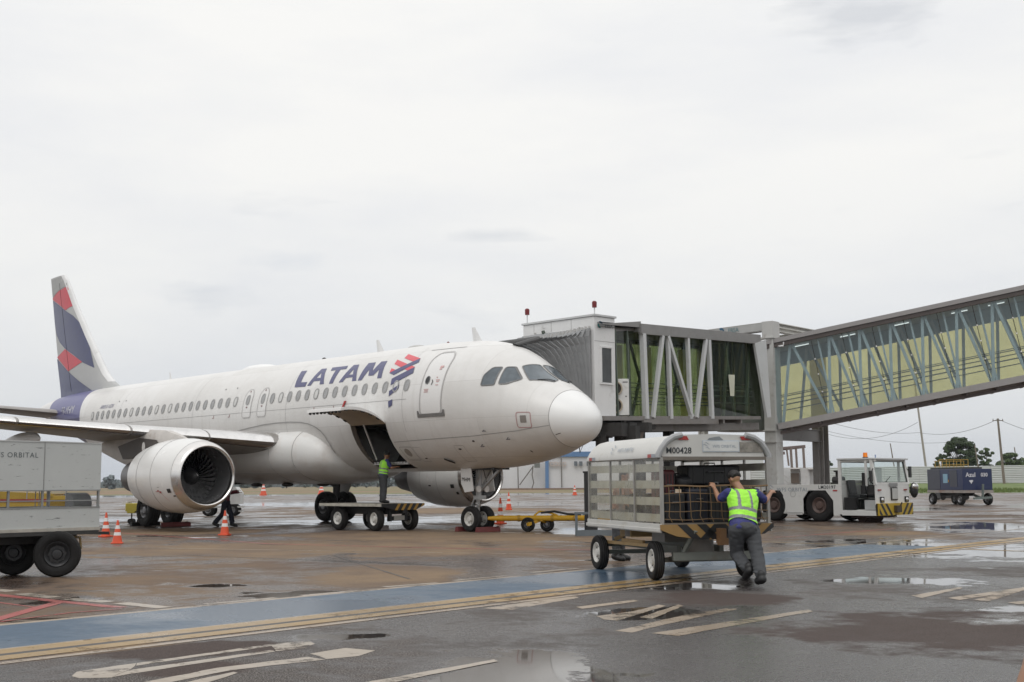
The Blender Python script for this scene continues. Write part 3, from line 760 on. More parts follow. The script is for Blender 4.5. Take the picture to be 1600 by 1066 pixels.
# cabin windows
WFR = mat('window_surround', (.33, .33, .325), .45); WPN = mat('window_pane', (.33, .332, .335), .25, var=.15, scale=9); WSH = mat('window_shade_down', (.60, .60, .585), .4)
def cabwin(d, z=4.405, shade=False, w=.25, h=.355):
    mb = MB(); decal_mesh(mb, [oval(d, z, w-.05, h-.05)], fskin(.010), mi=2 if shade else 1, dz=.06)
    ringdecal(mb, oval(d, z, w-.03, h-.03), .042, fskin(.016), mi=0, dz=.06)
    mb.build('cabin_window', [WFR, WPN, WSH], AC, smooth=0)
F0 = 6.165
front = [F0+.5265*k for k in range(15)]
shadesF = {1, 9, 13}
for k, d in enumerate(front): cabwin(d, shade=k in shadesF)
B0 = 27.70
back = [B0-.5345*k for k in range(23)]
for k, d in enumerate(back): cabwin(d, shade=k in (0, 7, 11, 13, 22))
# over wing exits
for d, dw in ((14.12, .52), (15.10, .52)):
    L = rrect([(d+.27, 3.80), (d+.27, 4.60), (d+.13, 4.80), (d-.13, 4.80), (d-.27, 4.60), (d-.27, 3.80)], .1)
    ex = MB(); decal_mesh(ex, [L], fskin(.006)); ex = ex.build('overwing_exit', WHITE, AC, smooth=60)
    mb = MB(); ringdecal(mb, L, .035, fskin(.012)); mb.build('exit_surround', mat('exit_surround_grey', (.50, .49, .48), .5), ex, smooth=0)
    mb = MB(); decal_mesh(mb, [oval(d, 4.42, .19, .32)], fskin(.014), mi=1, dz=.06); ringdecal(mb, oval(d, 4.42, .21, .33), .035, fskin(.018), mi=0, dz=.06); mb.build('exit_window', [WFR, WPN], ex, smooth=0)
    mb = MB(); decal_mesh(mb, [oval(d, 4.72, .06, .06, 8)], fskin(.016)); decal_mesh(mb, [[(d-.05, 4.18), (d+.05, 4.18), (d+.03, 4.14), (d-.03, 4.14)]], fskin(.016)); mb.split('exit_handle', DRED, ex, smooth=0)
# cockpit windows
CKG = mat('cockpit_glass', (.10, .125, .145), .06, var=.5, scale=1.6, spec=.7)
CKF = mat('cockpit_frame', (.15, .15, .15), .4)
def ckwin(L, side=-1):
    L = rrect(L, .05, 3)
    mb = MB(); decal_mesh(mb, [L], fskin(.012, side), dx=.1, dz=.06, mi=0); ringdecal(mb, L, .032, fskin(.018, side), mi=1, dx=.1, dz=.06)
    mb.build('cockpit_window', [CKG, CKF], AC, smooth=45, fix=False)
for side in (-1, 1):
    ckwin([(3.13, 4.22), (3.14, 4.52), (2.98, 4.745), (2.74, 4.745), (2.71, 4.22)], side)
    ckwin([(2.585, 4.24), (2.66, 4.745), (2.47, 4.745), (2.10, 4.37), (2.36, 4.24)], side)
# windscreens: drawn by pixel-free skin coordinates (angle round the skin, distance)
def skinphi(d, p, side, off):
    q = Vector([float(v) for v in pt(np.array([d]), p, side)[0]]); a = Vector([float(v) for v in pt(np.array([d+.01]), p, side)[0]])-q; c = Vector([float(v) for v in pt(np.array([d]), p+.01, side)[0]])-q
    n = a.cross(c).normalized()
    if n.z < 0: n = -n
    return q+n*off
WSP = [(2.387, 1.115), (2.30, 1.535), (1.56, 1.525), (1.49, 1.32), (1.93, .93)]
for side in (-1, 1):
    L = rrect([(d, p) for d, p in WSP], .03, 3)
    mb = MB(); decal_mesh(mb, [L], lambda d, p: skinphi(d, p, side, .012), dx=.08, dz=.08, mi=0)
    ringdecal(mb, L, .026, lambda d, p: skinphi(d, p, side, .018), mi=1, dx=.08, dz=.08)
    w_ = mb.build('windscreen', [CKG, CKF], AC, smooth=45, fix=False)
    mb = MB(); mb.tube([skinphi(1.50, 1.36, side, .03), skinphi(1.62, 1.25, side, .04), skinphi(1.78, 1.05, side, .03)], .012, 6); mb.build('wiper', BLK, w_)

# titles and symbol
LET = dict(
L=[[(12.36, 4.715), (12.58, 5.305), (12.24, 5.30), (12.10, 4.87), (11.72, 4.862), (11.72, 4.70)]],
A1=[[(11.62, 4.721), (11.38, 5.299), (11.08, 5.292), (10.66, 4.722), (10.9, 4.725), (10.96, 4.858), (11.34, 4.859), (11.4, 4.722)], [(11.28, 4.964), (11.04, 4.964), (11.18, 5.146)]],
T=[[(10.71, 5.18), (10.77, 5.298), (9.89, 5.294), (9.83, 5.18), (10.15, 5.18), (10.15, 4.714), (10.36, 4.712), (10.41, 5.18)]],
A2=[[(9.82, 4.72), (9.57, 5.295), (9.27, 5.29), (8.87, 4.718), (9.1, 4.718), (9.16, 4.852), (9.53, 4.855), (9.61, 4.72)], [(9.45, 4.95), (9.23, 4.95), (9.37, 5.14)]],
M=[[(8.79, 4.715), (8.78, 5.30), (8.4, 5.297), (8.22, 4.984), (8.11, 5.30), (7.80, 5.295), (7.56, 4.718), (7.78, 4.72), (7.90, 5.02), (8.06, 4.834), (8.32, 4.843), (8.45, 5.06), (8.59, 4.714)]])
mb = MB()
for k, L in LET.items(): decal_mesh(mb, L, fskin(.010))
mb.build('airline_title', INDIGO, AC, smooth=0)
mb = MB()
for L in ([(6.99, 5.462), (6.11, 5.246), (6.2, 5.115), (6.99, 5.326)], [(7.3, 5.298), (6.09, 4.968), (6.25, 4.837), (7.27, 5.151)], [(7.28, 5.013), (6.97, 4.932), (7.25, 4.856)]):
    decal_mesh(mb, [L], fskin(.010))
for L in ([(7.26, 4.857), (6.11, 5.246), (6.05, 5.115), (6.98, 4.774)], [(7.0, 4.655), (6.1, 4.962), (6.04, 4.77), (6.96, 4.448)], [(6.97, 4.269), (6.53, 4.447), (6.53, 4.321), (6.95, 4.104)], [(6.96, 3.952), (6.76, 4.008), (6.76, 3.823), (6.94, 3.758)]):
    decal_mesh(mb, [L], fskin(.0135), mi=1)
mb.build('airline_symbol', [CORAL, INDIGO], AC, smooth=0)
def skintext(nm, txt, size, d, z, m, off=.012, shear=0):
    a = text_mb(txt, size, Matrix.Identity(4), shear=shear); mb = MB()
    fn = fskin(off)
    mb.add([fn(d-v[0], z+v[1]) for v in a.v], a.f); return mb.build(nm, m, AC, smooth=0)
skintext('type_title', 'AIRBUS A320', .22, 26.5, 4.75, mat('title_grey_blue', (.20, .20, .30), .5), shear=.25)
skintext('registration', 'PR-MHM', .50, 31.35, 4.82, mat('title_white', (.6, .6, .64), .5), shear=.15)
# small hatches, vents, stencils
mb = MB()
ringdecal(mb, rrect([(1.91, 3.41), (1.5, 3.40), (1.50, 2.98), (1.91, 2.99)], .06), .022, fskin(.008)); mb.build('static_port_frame', mat('stencil_red', (.45, .25, .25), .5), AC, smooth=0)
mb = MB(); decal_mesh(mb, [rrect([(1.8, 3.32), (1.62, 3.32), (1.62, 3.12), (1.8, 3.12)], .02)], fskin(.008)); mb.build('static_port', mat('static_port_grey', (.23, .21, .19), .5), AC, smooth=0)
mb = MB(); ringdecal(mb, rrect([(6.98, 2.57), (6.41, 2.56), (6.41, 2.17), (6.98, 2.18)], .04), .014, fskin(.008)); decal_mesh(mb, [oval(6.72, 2.40, .27, .24, 18, 2)], fskin(.008), mi=1)
ringdecal(mb, rrect([(6.36, 2.55), (6.02, 2.54), (6.02, 2.12), (6.36, 2.13)], .02), .008, fskin(.008)); decal_mesh(mb, [[(6.16, 2.23), (6.06, 2.23), (6.06, 2.20), (6.16, 2.20)]], fskin(.009), mi=2)
ringdecal(mb, rrect([(4.5, 2.55), (4.1, 2.55), (4.1, 2.1), (4.5, 2.1)], .02), .008, fskin(.008)); decal_mesh(mb, [oval(4.32, 2.45, .13, .04, 10, 2)], fskin(.010), mi=2)
decal_mesh(mb, [[(5.35, 2.18), (5.28, 2.22), (5.02, 2.10), (5.08, 2.06)]], fskin(.03), mi=2)
decal_mesh(mb, [oval(3.6, 2.66, .10, .05, 8, 2)], fskin(.012), mi=2); decal_mesh(mb, [oval(1.95, 2.35, .04, .06, 8, 2)], fskin(.02), mi=2)
decal_mesh(mb, [[(.98, 2.77), (.84, 2.81), (.84, 2.825), (.98, 2.785)]], fskin(.012), mi=2)
for d in (9.8, 10.9, 16.2, 17.3, 24.7, 25.6): decal_mesh(mb, [[(d, 3.86), (d+.03, 3.86), (d+.03, 3.96), (d, 3.96)], ], fskin(.01), mi=3); decal_mesh(mb, [[(d, 3.86), (d+.12, 3.86), (d+.12, 3.88), (d, 3.88)]], fskin(.011), mi=3)
for d in (16.2, 17.0, 24.9, 25.5): decal_mesh(mb, [oval(d, 4.92, .07, .05, 8, 2)], fskin(.011), mi=2)
mb.build('service_hatches', [LINE, mat('hatch_vent', (.30, .27, .245), .5), BLK, mat('stencil_dark', (.3, .14, .14), .5)], AC, smooth=0)
for d, z in ((3.05, 2.95), (3.35, 2.55), (2.35, 2.72)):
    mb = MB(); q0 = S(d, z, 0); q1 = S(d, z, .09); mb.tube([q0, q1, q1+Vector((.14, 0, 0))], .014, 6); mb.build('probe', DMETAL, AC)
# antennas and roof fittings
def blade(d, h, c, sw, nm='antenna'):
    z = float(np.asarray(sec(np.array([d]))[0]).ravel()[0])-.03; mb = MB()
    a = [Vector((-d+c/2, 0, z)), Vector((-d, .03, z)), Vector((-d-c/2, 0, z)), Vector((-d, -.03, z))]
    e = [Vector((-d-sw+c*.16, 0, z+h)), Vector((-d-sw, .012, z+h)), Vector((-d-sw-c*.2, 0, z+h)), Vector((-d-sw, -.012, z+h))]
    mb.loft([a, e]); mb.build(nm, PANELW, AC, smooth=0)
blade(5.05, .48, .42, .20); blade(9.9, .46, .40, .2); blade(24.3, .36, .2, .1)
mb = MB(); mb.ball((-8.0, 0, 5.82), (.42, .22, .10)); mb.build('antenna_blister', PGREY, AC)
mb = MB(); mb.ball((-6.45, 0, 5.83), (.05, .05, .07)); mb.build('beacon', DRED, AC)
mb = MB(); mb.ball((-13.2, 0, 5.85), (.10, .07, .07)); mb.build('beacon', DARKM, AC)
mb = MB(); mb.ball((-17.3, 0, 5.72), (1.15, .55, .25)); mb.build('satcom_radome', WHITE2, AC)

# cargo hold behind the opening
mb = MB()
HX0, HX1 = -CD1, -CD0
prof = [Vector((0, -1.20, 1.96)), Vector((0, -1.78, 3.33)), Vector((0, 1.55, 3.33)), Vector((0, 1.25, 2.0))]
LIN = mat('cargo_lining', (.10, .095, .09), .7, var=.2)
x0, x1 = -11.2, -6.2
HP = [(-1.72, 3.36), (-1.66, 3.0), (-1.50, 2.65), (-1.16, 2.3), (-.84, 2.08)]
HPR = [(1.60, 3.36), (1.50, 2.9), (1.2, 2.4), (.98, 2.08)]
def wallx(a, c, P_):
    for (p, q) in zip(P_[:-1], P_[1:]): mb.add([(a, p[0], p[1]), (c, p[0], p[1]), (c, q[0], q[1]), (a, q[0], q[1])], [(0, 1, 2, 3)])
wallx(x0, HX0-.05, HP); wallx(HX1+.05, x1, HP); wallx(x0, x1, HPR)
mb.add([(x0, -1.72, 3.36), (x1, -1.72, 3.36), (x1, 1.6, 3.36), (x0, 1.6, 3.36)], [(0, 1, 2, 3)])
mb.add([(x0, -.84, 2.08), (x1, -.84, 2.08), (x1, .98, 2.08), (x0, .98, 2.08)], [(0, 1, 2, 3)])
for x_ in (x0, x1): mb.poly([(x_, a, b_) for a, b_ in HP+HPR[::-1]])
hold = mb.build('cargo_hold', LIN, AC, smooth=0)
mb = MB()
edge = [(CD0, CZ0), (CD0, 2.3), (CD0, 2.7), (CD0, 3.0), (CD0, CZ1), (CD1, CZ1), (CD1, 3.0), (CD1, 2.7), (CD1, 2.3), (CD1, CZ0)]
for (a, b_) in zip(edge, edge[1:]+edge[:1]):
    P0, P1 = S(*a, .004), S(*b_, .004); q0 = Vector((P0.x, P0.y*.90, P0.z+.02)); q1 = Vector((P1.x, P1.y*.90, P1.z+.02)); mb.add([P0, P1, q1, q0], [(0, 1, 2, 3)])
mb.build('opening_frame', mat('opening_frame_brown', (.20, .17, .145), .6), hold, smooth=0)
mb = MB()
for i in range(12):
    x = HX0+.08+i*.15; mb.box((x, -.90, 2.11), (.10, .12, .05))
mb.box(((HX0+HX1)/2, -.90, 2.065), (1.78, .16, .03)); mb.build('roller_sill', PGREY, hold)
mb = MB(); mb.tube([(-8.35, -1.9, 3.35), (-8.33, -1.35, 2.2)], .025, 8); mb.build('door_strut', PGREY, hold)
# cargo door swung up
mb = MB(); rows = []; rows2 = []
hy, hz_ = float(S(8, CZ1).y)-.02, CZ1+.02
NA = 12
for i in range(NA+1):
    u = i/NA; ang = radians(34-54*u)           # rises from the hinge, then dips outward
    rows.append(u)
def door_pt(u, d, off):
    # arc length 1.55 outwards; curvature of the closed skin kept
    L = 1.72; R_ = 1.95; th0 = radians(38); s_ = u*L
    th = th0-s_/R_
    y = hy-(sin(th0)-sin(th0-s_/R_))*0-R_*(-(cos(pi/2-th0+s_/R_)-cos(pi/2-th0)))*0
    # integrate direction
    y = hy; z = hz_; n = 10; 
    for k in range(int(n)):
        a = th0-(s_*(k+.5)/n)/R_; y -= cos(a)*s_/n; z += sin(a)*s_/n
    a = th0-s_/R_
    return Vector((-d, y-sin(a)*off, z+cos(a)*off))
outer = [[door_pt(i/NA, d, 0) for i in range(NA+1)] for d in (CD0+.02, CD1-.02)]
inner = [[door_pt(i/NA, d, -.09) for i in range(NA+1)] for d in (CD0+.02, CD1-.02)]
for A_, mi in ((outer, 0), (inner, 1)): mb.loft([A_[0], A_[1]], caps=False, closed=False, mi=mi)
mb.loft([outer[0], inner[0]], caps=False, closed=False, mi=0); mb.loft([outer[1], inner[1]], caps=False, closed=False, mi=0)
mb.add([outer[0][-1], outer[1][-1], inner[1][-1], inner[0][-1]], [(0, 1, 2, 3)], 0)
DIN = mat('cargo_door_inside', (.36, .29, .21), .6, var=.15)
cdoor = mb.build('cargo_door', [WHITE, DIN], AC, smooth=50)
mb = MB()
for i in range(9):
    d = CD0+.15+i*.19; mb.beam(door_pt(.97, d, -.09), door_pt(.97, d, -.16), .05, .07)
for d in (CD0+.06, CD1-.06):
    for i in range(5): mb.beam(door_pt(.15+i*.17, d, -.09), door_pt(.22+i*.17, d, -.09), .05, .06)
mb.split('door_latch', DARKM, cdoor)
mb = MB(); mb.prism([S(9.35, 3.72, .02), S(9.42, 3.72, .02), S(9.20, 4.08, .02), S(9.12, 4.08, .02)], Vector((0, -.03, 0))); mb.build('warning_flag', REDP, AC, smooth=0)

# belly fairing
mb = MB(); rings = []
for d in list(np.linspace(10.42, 12.2, 12))+list(np.linspace(12.6, 21.7, 20)):
    u = (d-10.42)/11.3; e = min(1, u/.15); e = sqrt(max(0, 1-(1-e)**2)); x_ = min(1, max(0, 1-u)/.25); x_ = sin(x_*pi/2)**.8 if x_ < 1 else 1; q = e*x_
    hw = 1.55+.76*q; zt = 2.45+1.08*q; zb = 1.95-.50*q
    rings.append([Vector((-d, -hw*(abs(cos(a))**.75)*(1 if cos(a) > 0 else -1), (zt+zb)/2+(zt-zb)/2*(abs(sin(a))**.85)*(1 if sin(a) > 0 else -1))) for a in [2*pi*k/40 for k in range(40)]])
mb.loft(rings); fair = mb.build('belly_fairing', FAIR, AC, smooth=50)
mb = MB()
for i in (8, 13):
    r = rings[i]; mb.tube([Vector((p.x, p.y*1.002, p.z)) for p in r[-11:]+r[:12]], .009, 5)
skinline(mb, [(15.9, 3.34), (14.9, 3.43), (14.1, 3.50), (13.2, 3.535), (12.3, 3.535), (11.7, 3.50), (11.3, 3.44), (10.93, 3.33), (10.66, 3.18), (10.52, 3.02), (10.43, 2.73), (10.43, 2.46)], .035, .02)
mb.tube([Vector((r[36].x, r[36].y*1.004, r[36].z)) for r in rings[8:]], .007, 5)
mb.build('fairing_seams', LINE, fair)
mb = MB(); mb.box((-16.2, -2.15, 1.72), (.5, .04, .34), R=Matrix.Rotation(radians(35), 3, 'Y')); mb.build('access_panel', FAIR, fair)
mb = MB()
for (x, y) in ((-13.9, -1.0), (-15.4, -1.3), (-12.6, -.4)): mb.ball((x, y, 1.44), (.35, .1, .07))
mb.build('drain_mast', DARKM, fair)

# wings
def airfoil(n=14, tk=.12):
    up = []; lo = []
    for i in range(n+1):
        x = (1-cos(pi*i/n))/2
        y = 5*tk*(.2969*sqrt(x)-.126*x-.3516*x*x+.2843*x**3-.1036*x**4)
        cam_ = .025*sin(pi*x**.8)
        up.append((x, y+cam_*.6)); lo.append((x, -y*.85+cam_*.6))
    return up+lo[-2:0:-1]
def wing(side):
    # y, d of leading edge, chord, z of leading edge, thickness, twist
    ST = [(1.2, 12.1, 7.3, 2.72, .135), (2.3, 12.72, 6.3, 2.86, .13), (4.2, 13.70, 5.2, 3.02, .125), (6.4, 14.85, 4.05, 3.22, .118), (9.5, 16.45, 3.25, 3.48, .112), (13, 18.27, 2.45, 3.80, .108), (16.6, 20.14, 1.62, 4.12, .105), (17.0, 20.6, 1.05, 4.16, .10)]
    rings = []
    for y, d, c, z, tk in ST:
        tw = radians(3.5-5*(y/17)); R_ = []
        for (u, v) in airfoil(tk=tk):
            dx, dz_ = u*c, v*c
            R_.append(Vector((-(d+dx*cos(tw)), side*y, z-dx*sin(tw)+dz_)))
        rings.append(R_)
    mb = MB(); mb.loft(rings)
    w = mb.build('wing', [WINGU, METAL], AC, smooth=45)
    n = len(rings[0]); idx = [0, 1, 2, 3, n-1, n-2, n-3]
    mb = MB()
    # polished slats hug the leading edge
    order = [3, 2, 1, 0, n-1, n-2]
    for a, b_ in zip(rings[1:-2], rings[2:-1]):
        for u0, u1 in ((.01, .985),):
            A_ = [a[i].lerp(b_[i], u0) for i in order]; B_ = [a[i].lerp(b_[i], u1) for i in order]
            def puff(P):
                c0 = (P[0]+P[-1])/2; return [p+(p-c0).normalized()*.012 for p in P]
            mb.loft([puff(A_), puff(B_)], caps=False, closed=False)
    mb.build('slats', METAL, w, smooth=60)
    for y, L in ((4.6, 2.2), (8.6, 3.0), (12.2, 2.4)):
        # flap track fairings
        f = None
        for (a, b_) in zip(ST[:-1], ST[1:]):
            if a[0] <= y <= b_[0]:
                u = (y-a[0])/(b_[0]-a[0]); d = a[1]+(b_[1]-a[1])*u; c = a[2]+(b_[2]-a[2])*u; z = a[3]+(b_[3]-a[3])*u
        tr = d+c*1.08; P = []
        for i in range(11):
            u = i/10; r = .24*(sin(pi*min(1, u*1.02)**.72)**.8)+.005; x = tr-L*1+L*1.18*u
            P.append([Vector((-x, side*y+r*.8*cos(2*pi*k/14), z-.42-.12*u+r*1.15*sin(2*pi*k/14))) for k in range(14)])
        mb = MB(); mb.loft(P); mb.build('flap_fairing', FAIR, w, smooth=50)
    return w
wing(-1); wing(1)

# engines
def engine(side):
    y0 = 5.75*side; z0 = 1.70; X0 = -11.05
    e = MB()
    prof = [(-.30, 1.075), (-.55, 1.13), (-.95, 1.175), (-1.4, 1.19), (-2.0, 1.175), (-2.6, 1.11), (-3.1, 1.02), (-3.45, .93)]
    def rr(prof, o=(X0, y0, z0), n=48, mi=0, mb=e, squash=1.0):
        rings = []
        for a, r in prof:
            zc = z0+(.02 if a > -.3 else .02)
            rings.append([Vector((o[0]+a, y0+r*cos(2*pi*k/n), zc+r*sin(2*pi*k/n)*(1.0 if sin(2*pi*k/n) > 0 else .97))) for k in range(n)])
        mb.loft(rings, caps=False, mi=mi)
    rr(prof); rr([(-3.45, .93), (-3.40, .90), (-2.6, .94)], mi=1)
    eng = e.build('engine', [NAC, DMETAL], AC, smooth=50)
    m = MB()
    # seams
    for a, r in ((-.32, 1.083), (-1.42, 1.195), (-2.45, 1.137)): m.tube([Vector((X0+a, y0+r*cos(2*pi*k/40), z0+.02+r*sin(2*pi*k/40)*(1 if sin(2*pi*k/40) > 0 else .97))) for k in range(40)], .005, 5, close=True)
    m.build('cowl_seam', LINE, eng)
    m = MB(); lip = [(-.30, 1.078), (-.20, 1.052), (-.08, 1.005), (-.02, .962), (0, .925), (-.02, .895), (-.07, .872), (-.15, .855)]
    rr(lip, mb=m); m.build('inlet_lip', LIPM, eng, smooth=60)
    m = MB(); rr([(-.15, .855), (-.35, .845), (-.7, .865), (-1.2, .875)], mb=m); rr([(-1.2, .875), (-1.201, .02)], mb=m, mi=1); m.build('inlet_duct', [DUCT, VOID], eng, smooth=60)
    m = MB(); NB = 32
    for k in range(NB):
        a = 2*pi*k/NB; vs = []
        for r, tw, ch in ((.27, 18, .10), (.5, 32, .12), (.7, 42, .14), (.85, 48, .15)):
            ca, sa = cos(radians(tw)), sin(radians(tw)); w = ch/2
            for s_ in (-1, 1):
                da = s_*w*sa/r; x = X0-1.02+s_*w*ca
                vs.append(Vector((x, y0+r*cos(a+da+.0+ (r-.5)*.25), z0+.02+r*sin(a+da+(r-.5)*.25))))
        m.add(vs, [(0, 1, 3, 2), (2, 3, 5, 4), (4, 5, 7, 6)])
    m.build('fan', mat('fan_blade', (.32, .32, .325), .28, metal=.5), eng, smooth=60)
    m = MB(); m.lathe([(-1.12, .26), (-1.02, .25), (-.90, .20), (-.78, .12), (-.71, .05), (-.695, .001)], (X0, y0, z0+.02), (1, 0, 0), 24)
    o_ = m.build('spinner', mat('spinner_black', (.03, .03, .032), .35), eng, smooth=60)
    m = MB()
    m.tube([Vector((X0-.70-.20*t_, y0+cos(t_*6)*(.05+.1*t_), z0+.02+sin(t_*6)*(.05+.1*t_))) for t_ in np.linspace(.0, .6, 12)], .012, 5); m.build('spinner_swirl', CWHITE, eng)
    m = MB(); rr([(-2.6, .70), (-3.5, .70), (-4.2, .62), (-4.75, .52), (-4.72, .49), (-4.2, .50)], mb=m); rr([(-4.2, .42), (-4.8, .30), (-5.4, .06)], mb=m, mi=1); m.build('exhaust_nozzle', [mat('exhaust_metal', (.19, .185, .19), .4, metal=.6, var=.2), DMETAL], eng, smooth=60)
    # cowl markings
    m = MB()
    def cw(a, ang, w, h, mi, rot=0):
        P = []
        for (i, j) in ((-1, -1), (1, -1), (1, 1), (-1, 1)):
            aa = a+i*w/2; an = ang+j*h/2/1.15
            r = np.interp(-aa, [-p[0] for p in prof][::1], [p[1] for p in prof])+.012
            P.append(Vector((X0+aa, y0+side*r*cos(an), z0+.02+r*sin(an)*.975)))
        m.add(P, [(0, 1, 2, 3)], mi)
    if side == -1:
        cw(-.50, -.42, .16, .14, 0); cw(-.36, -.60, .10, .05, 0); cw(-1.05, -.40, .09, .05, 1); cw(-1.15, -.42, .12, .02, 1); cw(-.95, -.44, .10, .06, 1); cw(-1.0, -.30, .12, .01, 0)
        for i in range(8): cw(-.75-.02*i*1.2, -.72+.035*i, .015, .03, 1)
    else:
        pass
    m.split('cowl_marking', [DARKM, mat('stencil_red2', (.4, .09, .09), .5)], eng, smooth=0)
    # pylon
    m = MB(); rings = []
    for x, zt, zb, hw in ((-12.2, z0+1.16, z0+.9, .02), (-12.8, z0+1.32, z0+.9, .16), (-13.6, z0+1.50, z0+.8, .22), (-14.6, z0+1.56, z0+.72, .24), (-15.6, z0+1.45, z0+.55, .22), (-16.8, z0+1.35, z0+.60, .20), (-18.0, z0+1.25, z0+.92, .12), (-18.8, z0+1.15, z0+1.05, .02)):
        rings.append([Vector((x, y0-hw, zb)), Vector((x, y0-hw, zt-hw*.7)), Vector((x, y0-hw*.55, zt)), Vector((x, y0+hw*.55, zt)), Vector((x, y0+hw, zt-hw*.7)), Vector((x, y0+hw, zb))])
    m.loft(rings); pyl = m.build('pylon', mat('pylon_paint', (.52, .49, .46), .45, var=.15, dirt=(.30, .22, .16), dpos=.56), AC, smooth=40)
    m = MB(); yy = y0-.262; m.prism([(-13.5, yy, z0+.86), (-13.9, yy, z0+1.20), (-15.1, yy, z0+1.30), (-16.6, yy, z0+1.05), (-16.2, yy, z0+.62), (-14.9, yy, z0+.62)], (0, .012, 0)); pp = m.build('pylon_panel', mat('pylon_panel_dark', (.085, .075, .07), .5, var=.2), pyl, smooth=0)  # dark grey plate over the side of the pylon
    if side == -1: m = MB(); m.prism([(-14.75+.10*cos(a), yy-.012, z0+.98+.17*sin(a)) for a in np.linspace(0, 2*pi, 17)[:-1]], (0, .01, 0)); m.build('panel_disc', CWHITE, pp, smooth=0)
    return eng
engine(-1)
eng2 = engine(1)
m = MB()
for (x, z, w, h) in ((-11.62, 1.28, .20, .14), (-11.45, 1.05, .14, .09), (-12.9, 1.35, .14, .05)):
    yy = 5.75-sqrt(max(.01, 1.165**2-(z-1.72)**2))-.012; y2 = 5.75-sqrt(max(.01, 1.165**2-(z+h-1.72)**2))-.012
    m.add([(x-w/2, yy, z), (x+w/2, yy, z), (x+w/2, y2, z+h), (x-w/2, y2, z+h)], [(0, 1, 2, 3)])
m.split('cowl_marking', DARKM, eng2, smooth=0)

# tail fin with livery
FP = dict(LE=[(-28.9, 5.80), (-29.33, 6.02), (-29.93, 6.36), (-30.56, 6.95), (-31.2, 7.75), (-32.07, 8.60), (-33.65, 10.15), (-34.65, 11.36), (-35.0, 11.62)], )
zs = [5.30, 5.75, 6.1, 6.5, 7.0, 7.6, 8.4, 9.2, 10.1, 10.9, 11.4, 11.68]
LEz = lambda z: float(np.interp(z, [5.3, 5.80, 6.02, 6.36, 6.83, 7.24, 8.43, 10.08, 11.36, 11.70], [-28.6, -28.75, -29.33, -29.93, -30.5, -30.85, -32.07, -33.65, -34.72, -35.15]))
TEz = lambda z: float(np.interp(z, [5.3, 5.6, 11.7], [-34.95, -35.05, -36.78]))
def fthick(x, z):
    le, te = LEz(z), TEz(z)
    c = le-te; u = min(1, max(0, (le-x)/c)); cc = min(c, 5.4)
    return 5*.10*cc*(.2969*sqrt(u)-.126*u-.3516*u*u+.2843*u**3-.1036*u**4)+.008
mb = MB(); rings = []
for z in zs:
    le, te = LEz(z), TEz(z); c = le-te; n = 16
    us = [(1-cos(pi*i/n))/2 for i in range(n+1)]
    rings.append([Vector((le-u*c, -fthick(le-u*c, z), z)) for u in us]+[Vector((le-u*c, fthick(le-u*c, z), z)) for u in us[-2:0:-1]])
mb.loft(rings); fin = mb.build('tail_fin', FINGREY, AC, smooth=50)
FD = dict(
red=[[(-36.46, 10.66), (-36.1, 10.78), (-35.61, 10.93), (-34.62, 11.05), (-33.72, 10.02), (-34.2, 9.97), (-34.62, 9.87), (-35.5, 10.25), (-36.45, 10.60)], [(-35.70, 7.67), (-34.55, 7.98), (-32.33, 7.19), (-34.03, 6.87)]],
blue=[[(-36.43, 10.57), (-35.5, 10.22), (-34.61, 9.85), (-33.7, 9.51), (-33.02, 9.12), (-32.44, 8.55), (-31.75, 7.80), (-31.10, 6.82), (-32.33, 7.17), (-33.4, 7.60), (-34.55, 8.00), (-35.30, 8.36), (-35.82, 8.80), (-36.09, 9.34)],
      [(-35.69, 7.60), (-34.05, 6.86), (-32.6, 6.30), (-31.17, 5.79), (-31.6, 5.5), (-34.95, 5.5), (-35.3, 6.48)]],
white=[[(-36.70, 11.60), (-36.43, 10.70), (-35.6, 10.96), (-34.63, 11.08), (-35.05, 11.62)]])
for side in (-1, 1):
    mb = MB()
    for mi, k in enumerate(('red', 'blue', 'white')):
        for L in FD[k]: decal_mesh(mb, [L], lambda x, z: Vector((x, side*(fthick(x, z)+(.010 if z > 5.7 else .03)), z)), dx=.22, dz=.4, mi=mi)
    mb.build('fin_livery', [mat('fin_coral', (.60, .07, .095), .38), mat('fin_indigo', (.030, .038, .125), .34, coat=.3), mat('fin_tip_grey', (.36, .36, .355), .4)], fin, smooth=60)
# bright leading edge
mb = MB()
for a, b_ in zip(zs[2:-1], zs[3:]):
    mb.loft([[Vector((LEz(z)-u, s_*(fthick(LEz(z)-u, z)+.012), z)) for u, s_ in ((.30, -1), (.12, -1), (.02, -1), (-.012, 0), (.02, 1), (.12, 1), (.30, 1))] for z in (a, b_)], caps=False, closed=False)
mb.build('fin_leading_edge', PANELW, fin, smooth=60)
mb = MB(); x = -35.2
mb.tube([(TEz(z)+1.55-(z-5.5)*.07, -fthick(TEz(z)+1.55-(z-5.5)*.07, z)-.012, z) for z in np.linspace(5.7, 11.3, 12)], .008, 4); mb.build('rudder_gap', BLK, fin)
# tailplanes
for side in (-1, 1):
    mb = MB(); rings = []
    for y, d, c, z in ((.2, 32.3, 3.9, 4.72), (1.1, 32.9, 3.5, 4.80), (6.1, 35.7, 1.5, 5.28), (6.25, 35.95, 1.1, 5.30)):
        rings.append([Vector((-(d+u*c), side*y, z+v*c)) for u, v in airfoil(tk=.10)])
    mb.loft(rings); mb.build('tailplane', WINGU, AC, smooth=45)
mb = MB(); mb.lathe([(0, .12), (-.05, .10)], (-37.56, 0, 5.09), (1, 0, 0), 16, caps=True); mb.build('apu_exhaust', BLK, AC)

